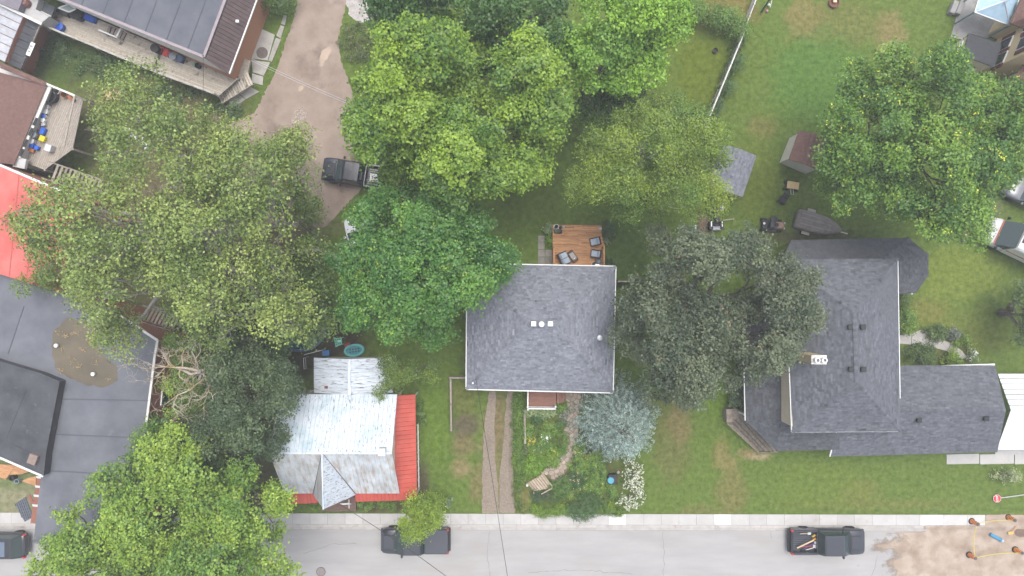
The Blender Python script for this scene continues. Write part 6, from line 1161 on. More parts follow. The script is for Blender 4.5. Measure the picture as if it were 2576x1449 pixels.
# ================================================================ front porch, path, garden things
def gg(x, y, z=0.): return K('g', x, y, z)
def front():
    z = .8; t = thing('front_porch', 'reddish brown front porch with white railings below the middle house', 'porch', gg(260, 80)); M_comp = mat('red_brown_board', (.22, .105, .075), (.29, .145, .105), scale=5, vec=(.5, 3, 1), rough=.7, tint=.12)
    q = [gg(x, y, z) for x, y in ((105, -60), (415, -60), (415, 185), (105, 185))]; strips(t, 'board', q, .13, M_comp, along=(1, 0, 0), gap=.01, th=.04); MB().prism(inset(q, .05), 0, z - .05).build('base', M_comp, t)
    for a, b in (((108, -40), (106, 190)), ((106, 190), (412, 196))):
        A, B = gg(*a, z + .9), gg(*b, z + .9); MB().beam(A, B, .1, .06).build('rail', M_white, t); MB().beam(A - Vector((0, 0, .75)), B - Vector((0, 0, .75)), .06, .05).build('rail', M_white, t); n = int((B - A).length / .14)
        for i in range(n + 1): MB().box(A.lerp(B, i / n) - Vector((0, 0, .42)), (.04, .04, .8)).build('baluster', M_white, t)
    for x, y in ((106, 190), (408, 160), (108, -40)): MB().box(gg(x, y, z + .5), (.11, .11, 1.1)).build('post', M_white, t)
    for i in range(4): a, b = gg(418 + i * 27, -60, 0), gg(418 + i * 27 + 24, 118, 0); MB().prism([(a.x, a.y), (b.x, a.y), (b.x, b.y), (a.x, b.y)], 0, .66 - i * .17).build('step', M_comp, t)
    # flagstone path: Voronoi stones inside a bent band
    M_flag = mat('flagstone', (.30, .25, .195), (.40, .34, .275), scale=4, rough=.95, tint=.22, bump=.4, bscale=20); M_joint = mat('path_sand', (.17, .125, .09), (.23, .175, .13), scale=9, rough=1)
    cl = [(670, 0), (600, 60), (592, 180), (590, 330), (585, 480), (570, 620), (520, 740), (430, 860), (340, 950)]; wd = [135, 105, 86, 82, 78, 78, 86, 100, 90]; C = [gg(*p) for p in cl]; k = .3589 * 81 / 4032
    def side(i, s):
        d = (C[min(i + 1, 8)] - C[max(i - 1, 0)]).normalized(); return C[i] + Vector((-d.y, d.x, 0)) * s * wd[i] * k
    poly = [side(i, 1) for i in range(9)] + [side(i, -1) for i in range(8, -1, -1)]; path = thing('flagstone_path', None, None, at(C[4], 0)); tag(path, kind='structure')
    pp = rough_poly(poly, .25, .02, 2); a = sum(pp[i].x * pp[(i + 1) % len(pp)].y - pp[(i + 1) % len(pp)].x * pp[i].y for i in range(len(pp))); MB().face([Vector((p.x, p.y, .006)) for p in (pp if a > 0 else pp[::-1])]).build('sand_bed', M_joint, path)
    xs = [p.x for p in poly]; ys = [p.y for p in poly]; pts = []; rr = random.Random(5)
    for _ in range(6000):
        p = (rr.uniform(min(xs) - .6, max(xs) + .6), rr.uniform(min(ys) - .6, max(ys) + .6))
        if all((p[0] - q[0]) ** 2 + (p[1] - q[1]) ** 2 > .26 ** 2 for q in pts): pts.append(p)
    ins = inpoly(np.array([p[0] for p in pts]), np.array([p[1] for p in pts]), poly)
    for i, p in enumerate(pts):
        if not ins[i]: continue
        cell = [(p[0] - .5, p[1] - .5), (p[0] + .5, p[1] - .5), (p[0] + .5, p[1] + .5), (p[0] - .5, p[1] + .5)]
        for q in pts:
            dx, dy = q[0] - p[0], q[1] - p[1]; d = math.hypot(dx, dy)
            if 0 < d < 1.0:
                nx, ny = dx / d, dy / d; lim = d / 2 - .02; out = []
                for j in range(len(cell)):
                    A, B = cell[j], cell[(j + 1) % len(cell)]; da = (A[0] - p[0]) * nx + (A[1] - p[1]) * ny - lim; db = (B[0] - p[0]) * nx + (B[1] - p[1]) * ny - lim
                    if da <= 0: out.append(A)
                    if da * db < 0: u = da / (da - db); out.append((A[0] + (B[0] - A[0]) * u, A[1] + (B[1] - A[1]) * u))
                cell = out
        if len(cell) > 2: MB().prism(cell, 0, .035 + rr.uniform(0, .012), rr.gauss(0, .6)).build('stone', M_flag, path)
    # timber steps at the end of the path
    M_st = mat('step_timber', (.33, .26, .19), (.45, .37, .28), scale=5, rough=.9, tint=.2); s = thing('wooden_steps', 'grey timber garden steps at the lower end of the flagstone path', 'steps', gg(230, 990)); a0, a1, b0, b1 = gg(258, 895), gg(370, 1045), gg(95, 1010), gg(168, 1098)
    for i in range(7):
        u, v = i / 7, (i + .8) / 7; MB().prism([a0.lerp(b0, u), a1.lerp(b1, u), a1.lerp(b1, v), a0.lerp(b0, v)], 0, .42 - i * .055, random.uniform(-1, 1)).build('tread', M_st, s)
    for c in ((262, 890), (372, 1045), (95, 1005), (170, 1105)): MB().box(gg(*c, .35), (.09, .09, .7)).build('post', M_st, s)
    MB().beam(gg(258, 888, .75), gg(372, 1045, .75), .09, .07).build('rail', M_st, s); MB().beam(gg(372, 1065, .75), gg(255, 1130, .6), .08, .06).build('rail', M_st, s)
    l = thing('garden_light', 'white garden light post at the foot of the timber steps', 'lamp', gg(98, 1000)); p = gg(98, 1000); MB().tube([p, p + Vector((0, 0, .8))], .04, 8).build('post', M_white, l); MB().lathe(p + Vector((0, 0, .8)), [(.09, 0), (.09, .1), (.02, .14)], 12).build('cap', M_white, l)
    b = thing('waste_bin', 'black bin with round blue lid among the garden plants', 'bin', gg(1010, 955)); p = gg(1012, 955); MB().rbox(p + Vector((.12, .05, .3)), (.72, .78, .6), r=.04).build('box', M_dark, b); MB().lathe(p + Vector((-.06, 0, .6)), [(.24, 0), (.26, .02), (.26, .06), (.22, .08), (.05, .09)], 18).build('lid', mat('teal_blue_lid', (.08, .32, .42), rough=.4), b)
    o = thing('garden_ornament', 'white bird ornament standing in the left garden bed', 'ornament', gg(315, 515)); p = gg(315, 515, .55); MB().lathe(p, [(.02, -.14), (.08, -.06), (.09, 0), (.06, .08), (.01, .12)], 10, M=Matrix.Rotation(R(60), 3, 'X')).build('body', M_white, o); MB().tube([p + Vector((0, 0, -.55)), p], .015, 5).build('stake', M_metal, o); MB().lathe(p + Vector((.06, -.1, .06)), [(.01, -.04), (.045, 0), (.01, .05)], 8).build('head', M_white, o)
    o = thing('garden_ornament', 'small blue and white ornament in the right garden bed', 'ornament', gg(852, 840)); p = gg(852, 840, .6); MB().rbox(p, (.08, .16, .12), r=.03).build('body', mat('navy_ornament', (.06, .09, .25), rough=.4), o); MB().rbox(p + Vector((.02, .07, .05)), (.07, .06, .06), r=.02).build('head', M_white, o); MB().tube([p + Vector((0, 0, -.6)), p], .012, 5).build('stake', M_metal, o)
    MB().lathe(gg(1093, 880, .0), [(.12, 0), (.12, .3), (.03, .36)], 10).build('tree_stump', M_wood, label='small round wooden post top beside the white blossomed bush', cat='post')
    # timber edgings
    e = thing('timber_edging', 'weathered timber edging in an L shape on the lawn left of the driveway', 'edging', K('c2', 1296, 320)); 
    for a, b in (((1284, 143), (1396, 143)), ((1295, 152), (1297, 312)), ((1297, 316), (1299, 492))): MB().beam(K('c2', *a, .35), K('c2', *b, .35), .14, .7, random.uniform(-1, 1)).build('timber', M_wood, e)
    e = thing('timber_edging', 'weathered timber edging between hedge strip and flower garden', 'edging', gg(72, 400))
    for a, b in (((70, 200), (72, 380)), ((72, 385), (76, 570))): MB().beam(gg(*a, .25), gg(*b, .25), .16, .5, random.uniform(-1, 1)).build('timber', M_wood, e)
    MB().beam(K('b3', 772, 740, .9), K('b3', 880, 740, .9), .1, 1.8).build('side_gate', M_wood, label='narrow wooden gate between the middle house and the oak', cat='gate')
front()
# ================================================================ fence, street works, clutter
def fence():
    f = thing('fence', 'white panel fence running between the two back lawns', 'fence', K('a3', 1620, 600)); M_f = mat('fence_white', (.60, .57, .54), (.68, .66, .64), scale=3, rough=.6)
    a, b = K('a3', 1482, 955, 1.4), K('a3', 1778, 235, 1.4); c, d = K('a3', 1778, 215, 1.4), K('a3', 1885, -60, 1.4); n = 6
    for p, q, k in ((a, b, 6), (c, d, 3)):
        for i in range(k):
            u, v = p.lerp(q, i / k), p.lerp(q, (i + 1) / k); g = (v - u) * .01; MB().beam(u + g - Vector((0, 0, .7)), v - g - Vector((0, 0, .7)), .04, 1.35).build('panel', M_f, f); MB().beam(u + g, v - g, .09 if p is a else .06, .06).build('top_rail', M_f, f)
        for i in range(k + 1): MB().box(p.lerp(q, i / k) - Vector((0, 0, .65)), (.11, .11, 1.5)).build('post', M_f, f)
fence()
def barrels():
    M_or = mat('barrel_orange', (1.25, .36, .04), (1.3, .42, .06), scale=5, rough=.5); M_bk = mat('barrel_band', (.07, .065, .075), (.12, .11, .12), scale=5, rough=.4)
    labs = ['orange and black traffic barrel at the end of the pavement slabs', 'orange and black traffic barrel on bare earth beside the lawn edge', 'orange and black traffic barrel lowest on the dug-up earth, tape tied to it', 'orange and black traffic barrel lower right, cut by the right edge', 'orange and black traffic barrel beside the dark pit at the right edge']
    pos = [(1545, 1088), (1785, 1062), (1535, 1312), (1838, 1278), (1912, 1105)]
    t = thing('traffic_barrel', labs[0], 'traffic barrel', at(K('c4', *pos[0]), -.0), group='traffic barrels round the street works', local=True)
    MB().lathe((0, 0, 0), [(.36, 0), (.36, .05), (.29, .1), (.24, .1)], 20).build('base', M_tyre, t); prof = lambda z: .25 - .055 * z
    for i in range(9): z0, z1 = (.1 + (i // 2) * .2 + (.14 if i % 2 else 0)), (.1 + (i // 2) * .2 + (.2 if i % 2 else .14)); k = .012 if i % 2 else 0; MB().lathe((0, 0, 0), [(prof(z0) + k, z0), (prof(z1) + k, z1)], 20).build('band' if i % 2 else 'body', M_bk if i % 2 else M_or, t)
    MB().lathe((0, 0, 1.045), [(.2, 0), (.19, .03), (.08, .05)], 16).build('lid', M_bk, t); MB().tube([(-.09, 0, 1.09), (-.07, 0, 1.16), (.07, 0, 1.16), (.09, 0, 1.09)], .022, 6).build('handle', M_bk, t)
    tops = []
    for i, p in enumerate(pos):
        o = t if i == 0 else copy_tree(t); o.location = at(K('c4', *p), .0 if i < 2 else -.1); o['label'] = labs[i]; o.rotation_euler.z = random.random() * 6; o.scale = (.72,) * 3; tops.append(o.location + Vector((0, 0, .7)))
    M_tape = mat('yellow_tape', (.65, .52, .05), rough=.5)
    for i, j, lab in ((0, 2, 'yellow caution tape between the pavement barrel and the lowest barrel'), (2, 3, 'yellow caution tape between the two lower barrels'), (0, 1, 'yellow caution tape between the two upper barrels')):
        a, b = tops[i], tops[j]; mb = MB()
        for s in range(6): p, q = a.lerp(b, s / 6), a.lerp(b, (s + 1) / 6); p.z -= .3 * math.sin(math.pi * s / 6); q.z -= .3 * math.sin(math.pi * (s + 1) / 6); mb.beam(p, q, .035, .03)
        mb.build('caution_tape', M_tape, label=lab, cat='tape')
    a, b = K('c4', 1668, 1175, -.03), K('c4', 1738, 1212, -.03); o = thing('blue_pipe', 'blue plastic pipe with grey end lying on the dug-up earth', 'pipe', a); MB().tube([a, b], .13, 12).build('pipe', mat('bright_blue', (.05, .26, .46), rough=.4), o); d = (b - a).normalized(); MB().tube([b, b + d * .16], .15, 12).build('coupling', M_metal, o)
    o = thing('shovel', 'orange handled shovel with yellow blade on the dug-up earth', 'tool', K('c4', 1805, 1160)); MB().tube([K('c4', 1812, 1155, .05), K('c4', 1838, 1122, .2)], .03, 6).build('handle', mat('orange_handle', (.6, .2, .04), rough=.5), o); MB().rbox(K('c4', 1803, 1166, 0), (.42, .24, .06), rz=.15, r=.02).build('blade', mat('yellow_blade', (.6, .4, .12), rough=.5), o)
    c = K('c4', 1880, 1165); pit = rough_poly([c + Vector((math.cos(a) * .55, math.sin(a) * .4, 0)) for a in np.linspace(0, 6.0, 9)], .2, .03, 4); sheet('pit', pit, -.085, mat('dark_pit_earth', (.15, .10, .075), (.20, .14, .10), scale=3, rough=.9, bump=.5))  # flat patch in darker brown, stands in for the dark hole
    m = P(806, 1440, 0); o = thing('manhole_cover', 'round brownish manhole cover in the street near the bottom edge', 'manhole cover', at(m, ZR)); MB().lathe(at(m, ZR), [(.33, 0), (.33, .012), (.02, .012)], 24).build('cover', mat('cast_iron', (.24, .19, .185), (.30, .25, .24), scale=9, rough=.7, bump=.4), o); MB().lathe(at(m, ZR), [(.37, 0), (.37, .006), (.34, .006)], 24).build('frame', M_dark, o)
    m = K('a1', 1970, 398); o = thing('manhole_cover', 'round dark cover set in the concrete walk by the brick end wall', 'manhole cover', m); MB().lathe(m, [(.45, 0), (.45, .075), (.02, .085)], 24).build('cover', mat('rusty_iron', (.13, .105, .095), (.17, .14, .125), scale=6, rough=.8), o)
    # stop sign lying on the lawn
    c = K('c4', 1713, 940, .12); o = thing('stop_sign', 'red octagonal stop sign lying face up on the lawn with its post', 'sign', at(c, 0)); r = .32
    MB().lathe(c, [(r, 0), (r, .012)], 8, M=Matrix.Rotation(R(22.5), 3, 'Z')).build('border', M_white, o); MB().lathe(c + Vector((0, 0, .013)), [(r * .92, 0), (r * .92, .006)], 8, M=Matrix.Rotation(R(22.5), 3, 'Z')).build('face', mat('sign_red', (.55, .02, .025), rough=.4), o)
    cu = bpy.data.curves.new('text', 'FONT'); cu.body = 'STOP'; cu.size = .2; cu.offset = .006; cu.extrude = .002; cu.align_x = 'CENTER'; cu.align_y = 'CENTER'; to = bpy.data.objects.new('text_curve', cu); COL.objects.link(to); me = bpy.data.meshes.new_from_object(to.evaluated_get(bpy.context.evaluated_depsgraph_get())); bpy.data.objects.remove(to)
    me.materials.clear(); me.materials.append(M_white); l = link('lettering', me, o); l.location = c + Vector((0, 0, .024)) - at(c, 0); l.rotation_euler = (0, 0, R(97)); l.scale = (1, 1.15, 1)
    MB().beam(c + Vector((.25, .03, -.03)), c + Vector((2.9, .38, -.05)), .05, .04).build('post', M_metal, o)
barrels()
# walks
def walks():
    w = thing('concrete_walk', None, None, K('c4', 1600, 680)); tag(w, kind='structure')
    for x0, x1 in ((1380, 1594), (1600, 1822), (1828, 2050), (2056, 2300)): MB().prism([K('c4', x0, 650), K('c4', x1, 645), K('c4', x1, 710), K('c4', x0, 714)], 0, .04, random.gauss(0, .4)).build('slab', M_walk, w)
    MB().prism(KL('c4', [(1700, 600), (2300, 590), (2300, 648), (1700, 652)]), 0, .03, .3).build('slab', M_walk, w)
    g = thing('garden_path', None, None, K('b4', 1330, 1150)); tag(g, kind='structure'); M_gp = mat('path_concrete', (.36, .34, .32), (.44, .42, .40), scale=2, rough=.9, tint=.1, bump=.2)
    for q in ([(1150, 1125), (1245, 1108), (1245, 1190), (1150, 1180)], [(1249, 1107), (1320, 1083), (1385, 1110), (1365, 1200), (1249, 1190)], [(1389, 1112), (1440, 1145), (1530, 1180), (1500, 1235), (1369, 1201)], [(1533, 1182), (1590, 1220), (1650, 1285), (1600, 1290), (1504, 1237)]): MB().prism(KL('b4', q), 0, .04, random.gauss(0, .5)).build('slab', M_gp, g)
    s = thing('concrete_apron', None, None, K('a1', 1980, 400)); tag(s, kind='structure'); M_c = MATS['grey_concrete']; M_ap = mat('apron', (.36, .34, .31), (.45, .43, .40), scale=2, rough=.95, tint=.15, c3=(.26, .23, .20), s3=1, t3=(.55, .75))
    for q in ([(1885, 275), (1955, 215), (2065, 262), (2012, 455), (1895, 440)], [(1895, 180), (1950, 212), (1880, 272), (1845, 290)], [(2132, 115), (2155, 120), (2140, 190), (2112, 180)], [(2108, 192), (2136, 200), (2108, 290), (2076, 268)], [(2072, 285), (2112, 298), (2042, 465), (2016, 455)], [(1890, 452), (2030, 470), (1982, 570), (1900, 545)], [(1895, 552), (1978, 576), (1972, 640), (1890, 620)], [(1835, 630), (1950, 690), (1850, 745), (1780, 690)], [(1775, 695), (1845, 748), (1765, 805), (1685, 742)]): MB().prism(KL('a1', q), 0, .06 + random.uniform(-.01, .01), random.gauss(0, .6)).build('slab', M_ap, s)
    # corner deck, awning and pots at the lower left
    d = thing('wooden_deck', 'small orange wooden deck at the left edge below the upper flat roof', 'deck', K('l', 120, 220)); q = [K('l', x, y, .5) for x, y in ((-120, 150), (420, 330), (330, 260), (60, 330), (-120, 260))]; strips(d, 'board', [K('l', x, y, .5) for x, y in ((-150, 140), (180, 150), (65, 325), (-150, 230))], .15, M_cedar, along=(1, -.4, 0), gap=.012, th=.05)
    strips(d, 'board', [K('l', x, y, .5) for x, y in ((180, 155), (340, 230), (250, 260), (110, 265))], .15, M_cedar, along=(1, -.4, 0), gap=.012, th=.05)
    MB().slab([K('l', x, y, 1.1) for x, y in ((250, 340), (415, 395), (425, 280), (340, 300))], .06).build('side_panel', M_cedar, d)
    a = thing('awning', 'charcoal ribbed awning over the door at the lower left corner', 'awning', K('l', 290, 660)); strips(a, 'panel', [K('l', x, y, 2.6 if i in (1, 2) else 2.2) for i, (x, y) in enumerate(((175, 605), (310, 520), (385, 760), (298, 812)))], .22, mat('charcoal_steel', (.09, .10, .125), (.12, .13, .155), scale=3, rough=.5), along=K('l', 385, 760) - K('l', 310, 520), rib=.04, ribw=.05, gap=.01)
    MB().slab([K('l', x, y, 2.4) for x, y in ((318, 512), (350, 500), (395, 600), (385, 640))], .05).build('side_flashing', mat('red_flash', (.34, .12, .10), rough=.6), a)
    for lab, x, y, r, m in (('dark round pot on the grass by the small orange deck', 187, 288, .2, M_dark), ('blue-grey round pot beside the dark pot at the lower left', 245, 325, .17, mat('blue_grey_pot', (.30, .38, .45), rough=.5))):
        p = K('l', x, y); o = thing('plant_pot', lab, 'pot', p); MB().lathe(p, [(r * .8, 0), (r, .45), (r * 1.08, .45), (r * 1.08, .49), (r * .9, .49), (r * .85, .3)], 16).build('pot', m, o); MB().lathe(p, [(r * .86, .3), (r * .86, .31)], 12).build('soil', mat('soil', (.05, .035, .025), rough=1), o)
walks()
# wires
def wire(label, a, b, sag, r=.012, m=None):
    mb = MB(); mb.tube(bez(a, b, -sag, 12), r, 5); mb.build('overhead_wire', m or mat('wire', (.03, .03, .03), rough=.6), label=label, cat='wire')
wire('pale overhead wire crossing the alley, upper of the pair', K('a1', 1890, 440, 4.0), K('a2', 790, 800, 8.0), .3, .014, M_metal); wire('pale overhead wire crossing the alley, lower of the pair', K('a1', 1885, 455, 4.0), K('a2', 780, 812, 8.0), .35, .014, M_metal)
wire('black service wire from the middle house mast down to the bottom edge', K('c2', 1458, 150, 4.7), K('c2', 1680, 1540, 8.0), .3, .018); wire('black service wire from the white house gable over the parked truck', K('c2', 575, 985, 4.3), K('c2', 1330, 1500, 8.0), .3, .018); wire('thin dark wire above the end of the long bleached deck', K('a1', 1525, 430, 4.6), K('a1', 1505, 900, 8.0), .2, .014)
# ---- small things on the decks
def tub(name, label, p, r, h, m, cat='bucket', lid=None, n=16):
    o = thing(name, label, cat, p); MB().lathe(p, [(r * .85, 0), (r, h), (r * 1.06, h), (r * 1.06, h + .03), (r * .92, h + .03), (r * .86, h * .4)], n).build('tub', m, o)
    if lid: MB().lathe(p + Vector((0, 0, h + .03)), [(r * 1.08, 0), (r * 1.08, .03), (r * .3, .07)], n).build('lid', lid, o)
    else: MB().lathe(p, [(r * .88, h * .4), (r * .88, h * .42)], n).build('inside', mat('dark_inside', (.05, .045, .04), rough=1), o)
def crate(name, label, p, d, rz, m, cat='box', lid=None):
    o = thing(name, label, cat, p, rz, local=True); MB().rbox((0, 0, d[2] / 2), d, r=.03).build('box', m, o); MB().rbox((0, 0, d[2] + .02), (d[0] * 1.05, d[1] * 1.05, .06), r=.02).build('lid', lid or m, o)
    for s in (-1, 1): MB().rbox((s * d[0] * .53, 0, d[2] * .8), (.04, d[1] * .3, .05), r=.01).build('handle', lid or m, o)
C_ = lambda n, c, r=.45: mat(n, c, rough=r)
M_bl = C_('bin_blue', (.03, .12, .55)); M_rd = C_('chair_red', (.62, .04, .05)); M_gy = C_('bin_grey', (.23, .25, .27)); M_nv = C_('tub_navy', (.06, .10, .20)); M_yl = C_('yellow_plastic', (.70, .56, .02)); M_gn = C_('mint_plastic', (.13, .50, .36)); M_teal = C_('teal_plastic', (.12, .45, .46)); M_or2 = C_('terracotta', (.40, .15, .07), .8)
a1 = lambda x, y, z=ZL: K('a1', x, y, z)
crate('storage_box', 'blue storage box against the wall of the long building', a1(680, 145), (.5, .42, .4), -.4, M_bl); crate('storage_box', 'blue storage box second from the stair well on the long deck', a1(712, 158), (.4, .4, .36), -.4, M_bl)
tub('recycling_tub', 'bright blue oval tub at the rail of the long deck', a1(470, 212), .3, .4, M_bl, lid=M_bl); tub('round_bin', 'black round lidded bin in the middle of the long deck', a1(1202, 388), .3, .8, M_dark, 'bin', lid=M_dark)
def red_chair():
    p = a1(1268, 405); o = thing('garden_chair', 'bright red plastic chair on the long bleached deck', 'chair', p, R(-20), local=True); MB().rbox((0, -.05, .42), (.48, .46, .06), r=.02).build('seat', M_rd, o); MB().rbox((-.05, .22, .72), (.48, .06, .55), r=.02, rx=.3).build('backrest', M_rd, o)
    for sx in (-1, 1):
        MB().rbox((sx * .24, 0, .62), (.05, .42, .04), r=.015).build('armrest', M_rd, o)
        for sy in (-1, 1): MB().box((sx * .2, sy * .2 - .05, .2), (.05, .05, .4)).build('leg', M_rd, o)
red_chair()
tub('round_bin', 'grey round bin beside the red chair', a1(1325, 443), .26, .6, M_gy, 'bin', lid=M_gy); crate('storage_box', 'navy blue tub between grey bin and long building wall', a1(1368, 452), (.46, .5, .45), -.4, M_nv)
tub('bucket', 'black bucket near the pointed end of the long deck', a1(1498, 502), .2, .32, M_dark); crate('planter', 'small green planter left of the black bucket', a1(1465, 490), (.22, .28, .25), -.4, C_('sage', (.22, .32, .24)), 'planter')
crate('utility_box', 'grey metal utility box at the mansard corner', a1(1732, 525, 2.2), (.35, .42, .5), -.4, M_metal); tub('round_table', 'dark round covered table near the blue storage boxes', a1(612, 130), .42, .7, M_dark, 'table', lid=M_dark); crate('barbecue', 'rusty barbecue at the upper end of the long deck', a1(405, 165), (.6, .42, .8), -.4, C_('rusty_box', (.24, .13, .07)), 'barbecue'); crate('armchair', 'dark slatted chest beside the window awning of the long building', a1(500, 100), (.9, .5, .45), -.4, C_('charcoal_box', (.06, .065, .065)), 'chest')
def awning_window():
    o = thing('window_awning', 'white framed open window leaning out over the long deck', 'window', a1(510, 60, 2.6)); q = [K('t', x, y, 2.8) for x, y in ((835, 115), (985, 60), (1085, 130), (990, 175))]
    MB().slab(q, .02).build('pane', glassy('pale_glass', (.32, .37, .35)), o)
    for i in range(4): MB().beam(q[i] + Vector((0, 0, .02)), q[(i + 1) % 4] + Vector((0, 0, .02)), .08, .06).build('frame', M_white, o)
awning_window()
MB().slab([K('t', x, y, .15) for x, y in ((500, 640), (545, 635), (640, 715), (560, 690))], .1).build('sled', M_gn, label='mint green plastic sled lying by the annex wall', cat='sled')
p = a1(850, 715, .7); o = thing('plywood_sheet', 'orange plywood sheets leaning under the poplar edge', 'plywood', p); M_ply = mat('plywood', (.52, .33, .19), (.60, .41, .26), scale=3, rough=.8)
for q in ([(785, 650), (940, 700), (915, 760), (755, 745)], [(750, 750), (960, 800), (950, 815), (740, 765)]): MB().slab(KL('a1', q, .8), .04).build('sheet', M_ply, o)
D_ = lambda x, y: K('a1', x, y, ZD)
tub('plant_pot', 'white plant pot at the top corner of the cluttered deck', D_(443, 692), .24, .3, M_white, 'pot'); tub('plant_pot', 'terracotta pot at the top of the cluttered deck', D_(500, 718), .24, .3, M_or2, 'pot'); crate('toolbox', 'black and orange tool case on the cluttered deck', D_(548, 745), (.55, .22, .25), -.7, M_dark, lid=M_or2)
tub('cauldron', 'large black tub at the head of the cluttered deck', D_(400, 730), .55, .5, M_dark, 'tub'); crate('milk_crate', 'white plastic crate among the clutter by the brown roof', D_(352, 840), (.5, .35, .3), -.3, M_white, 'crate'); crate('laundry_basket', 'pale grey basket at the top of the clutter row', D_(360, 805), (.5, .3, .3), -.3, C_('pale_grey', (.5, .5, .52)), 'basket')
tub('bucket', 'white bucket with blue band by the brown roof', D_(345, 878), .18, .34, M_white, lid=M_bl); tub('bucket', 'clear white bucket below the blue lidded one', D_(342, 908), .17, .3, M_white, lid=M_white); tub('plant_pot', 'orange pot in the middle of the clutter row', D_(322, 930), .15, .25, M_or2, 'pot'); crate('storage_box', 'small pale box in the clutter row', D_(340, 938), (.28, .26, .25), .3, C_('pale_grey', (.5, .5, .52)))
crate('storage_box', 'blue box standing at the deck side of the clutter row', D_(338, 990), (.3, .5, .3), -.4, M_bl); tub('plant_pot', 'orange-brown pot beside the lower blue box', D_(292, 985), .16, .26, M_or2, 'pot'); tub('round_bin', 'dark grey lidded bin near the yellow chair', D_(280, 1020), .28, .5, M_gy, 'bin', lid=M_gy)
crate('child_chair', 'yellow plastic child seat on the cluttered deck', D_(333, 1045), (.4, .4, .25), -.4, M_yl, 'chair'); tub('bucket', 'white bucket next to the yellow child seat', D_(258, 1065), .22, .35, M_white, lid=M_white); crate('storage_box', 'blue tub at the lower end of the clutter row', D_(252, 1095), (.4, .34, .3), -.4, M_bl); crate('storage_box', 'deep blue box lowest in the clutter row', D_(292, 1115), (.28, .3, .28), -.2, M_bl); crate('planter', 'orange-brown wooden planter at the lower deck corner', D_(240, 1130), (.6, .25, .22), -.3, M_or2, 'planter')
crate('cooler', 'grey folded table near the stair head of the cluttered deck', D_(395, 1120), (.45, .5, .5), -.3, M_metal, 'table')
# blue tarp scraps seen through the poplar
o = thing('scrap_pile', 'pile of white scrap glimpsed through the poplar branches', 'scrap', K('a1', 990, 1000)); 
for i in range(14): MB().rbox(K('a1', 940 + i * 13, 960 + i * 11, .2) + Vector((random.gauss(0, .15), random.gauss(0, .15), 0)), (.25, .18, .3), rz=random.random() * 3, r=.02).build('scrap_piece', M_white, o)
MB().rbox(K('b1', 905, 255, .2), (.9, .35, .3), rz=-.1, r=.05).build('tarp_roll', M_nv, label='blue tarp roll by the low brown roof under the poplar', cat='tarp')
for i, (x, y) in enumerate(((1165, 305), (1170, 355))): tub('propane_tank', ('white tank nearer the dead tree by the brick wall', 'white tank farther from the dead tree by the brick wall')[i], K('c1', x, y), .3, .9, M_white, 'tank', lid=M_white)
# ---- play yard behind the white house
rr_ = lambda x, y, z=0.: K('r', x, y, z)
def yard():
    p = rr_(215, -10); o = thing('swimming_pool', 'round above-ground pool with dark blue water half hidden by trees', 'pool', p); MB().lathe(p, [(2.0, 0), (2.0, .9), (2.08, .92), (2.08, .97), (1.92, .97), (1.92, .6)], 36).build('wall', M_nv, o); MB().lathe(p, [(1.93, .75), (1.93, .76)], 36).build('water', mat('pool_water', (.03, .09, .12), rough=.2, spec=.3), o)
    p = rr_(820, 310); o = thing('play_crate', 'mint green perforated plastic play table behind the white roof', 'toy', p)
    q = [rr_(x, y, .5) for x, y in ((745, 235), (885, 225), (890, 345), (775, 390))]; top = MB().slab(q, .05).build('table_top', M_gn, o)
    for i in range(3):
        for j in range(3): c = q[0].lerp(q[1], (i + .7) / 3.6).lerp(q[3].lerp(q[2], (i + .7) / 3.6), (j + .7) / 3.6); MB().rbox(c + Vector((0, 0, .004)), (.08, .08, .02), r=.005).build('hole', M_dark, top)
    for v in q: MB().box(Vector((v.x, v.y, .24)) * 1, (.06, .06, .46)).build('leg', M_gn, o)
    MB().rbox(rr_(840, 285, .54), (.26, .1, .05), rz=.1, r=.02).build('towel', M_white, label='white cloth on the mint green play table', cat='cloth')
    p = rr_(1120, 445); o = thing('paddling_pool', 'teal oval inflatable paddling pool behind the white roof', 'paddling pool', p, R(8), local=True)
    for k in range(3): MB().tube([(math.cos(a) * .72, math.sin(a) * .42, .08 + .12 * k) for a in np.linspace(0, 6.2832, 25)], .085, 8, cap=False).build('ring', M_teal if k != 1 else C_('pale_teal', (.35, .55, .56)), o)
    MB().prism([(math.cos(a) * .7, math.sin(a) * .4) for a in np.linspace(0, 6.0, 20)], .02, .06).build('floor', C_('deep_teal', (.05, .25, .30)), o)
    for i in range(4):
        for j in range(2): MB().rbox((-.36 + i * .22, -.12 + j * .2, .07), (.12, .1, .03), r=.01).build('print', M_dark, o)
    crate('storage_tub', 'blue plastic tub beside the rear wall of the white house', rr_(620, 490), (.55, .42, .3), .05, C_('royal_blue', (.05, .17, .42)), 'tub'); crate('toy_box', 'dark red toy box above the paddling pool', rr_(1000, 355), (.42, .3, .25), .5, C_('dark_red', (.25, .03, .03)))
    f = thing('yard_fence', 'grey wire frame fence left of the rear white roof', 'fence', rr_(210, 800)); 
    for a, b in (((215, 530), (520, 450)), ((205, 590), (215, 790))): 
        A, B = rr_(*a, 1.2), rr_(*b, 1.2); MB().tube([A, B], .03, 6).build('rail', M_metal, f); MB().tube([A - Vector((0, 0, .5)), B - Vector((0, 0, .5))], .02, 6).build('rail', M_metal, f)
        for t in (A, B): MB().tube([at(t, 0), t], .03, 6).build('post', M_metal, f)
yard()
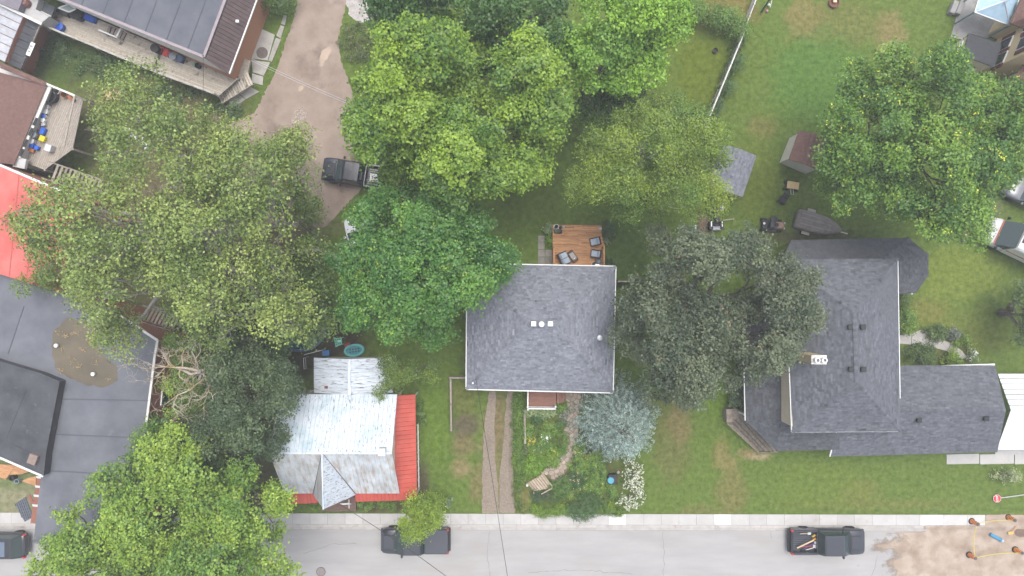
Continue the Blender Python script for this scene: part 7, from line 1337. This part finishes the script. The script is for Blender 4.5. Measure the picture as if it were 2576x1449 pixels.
# ---- odds on the right-hand lawns
p = K('a4', 725, 25); o = thing('fire_pit', 'round rusty fire pit with pale board on top at the top edge', 'fire pit', p); MB().lathe(p, [(.4, 0), (.42, .25), (.36, .25), (.34, .08)], 18).build('ring', mat('rust3', (.2, .09, .06), rough=.9), o); MB().rbox(p + Vector((0, .25, .3)), (.28, .6, .06), rz=.05, r=.01).build('board', MATS['new_lumber'], o)
o = thing('laundry_pole', 'dark leaning pole with white bar at the top of the white fence', 'pole', K('a3', 1930, 50)); MB().tube([K('a3', 1900, 92, .05), K('a3', 1975, -20, 1.2)], .06, 7).build('pole', M_dark, o); MB().beam(K('a3', 1968, 55, .4), K('a3', 1985, -10, .8), .05, .04).build('bar', M_white, o)
for i, (x, y, m) in enumerate(((1960, 37, M_white), (1945, 82, C_('pink_ball', (.55, .22, .32))))): MB().lathe(K('a3', x, y, .11), [(.01, -.11), (.07, -.085), (.105, -.03), (.105, .03), (.07, .085), (.01, .11)], 12).build('ball', m, smooth=True, label=('white ball beside the leaning pole', 'pink ball below the leaning pole')[i], cat='ball')
tub('fire_bowl', 'small black fire bowl on the dark lawn beside the fence', K('a3', 1552, 385), .2, .2, M_dark, 'fire bowl')
MB().lathe(K('a2', 762, 358, .05), [(.02, -.04), (.06, 0), (.02, .05)], 6).build('dandelion', C_('dandelion', (.7, .6, .03)), label='single yellow flower on the weedy patch beside the alley', cat='flower')
bush('weed_patch', 'rough weedy patch between alley, gravel and the dark tree', 895, 110, 45, 52, .25, (.07, .11, .03), (.14, .17, .05), leaf=.1, lobe=.3, cl=22, cat='weeds')
# ================================================================ thin morning mist
def haze():
    mb = MB(); mb.box((0, 0, 26.6), (130, 110, 56.2)); me = mb.mesh('haze', None); me.materials.clear(); m = bpy.data.materials.new('mist'); m.use_nodes = True; n = m.node_tree.nodes; n.remove(n['Principled BSDF'])
    v = n.new('ShaderNodeVolumePrincipled'); v.inputs['Color'].default_value = (.93, .95, 1, 1); v.inputs['Density'].default_value = .0014; v.inputs['Anisotropy'].default_value = .2
    m.node_tree.links.new(v.outputs[0], n['Material Output'].inputs['Volume']); me.materials.append(m); tag(link('haze', me), 'thin pale mist over the whole neighbourhood', 'haze', kind='stuff')
haze()
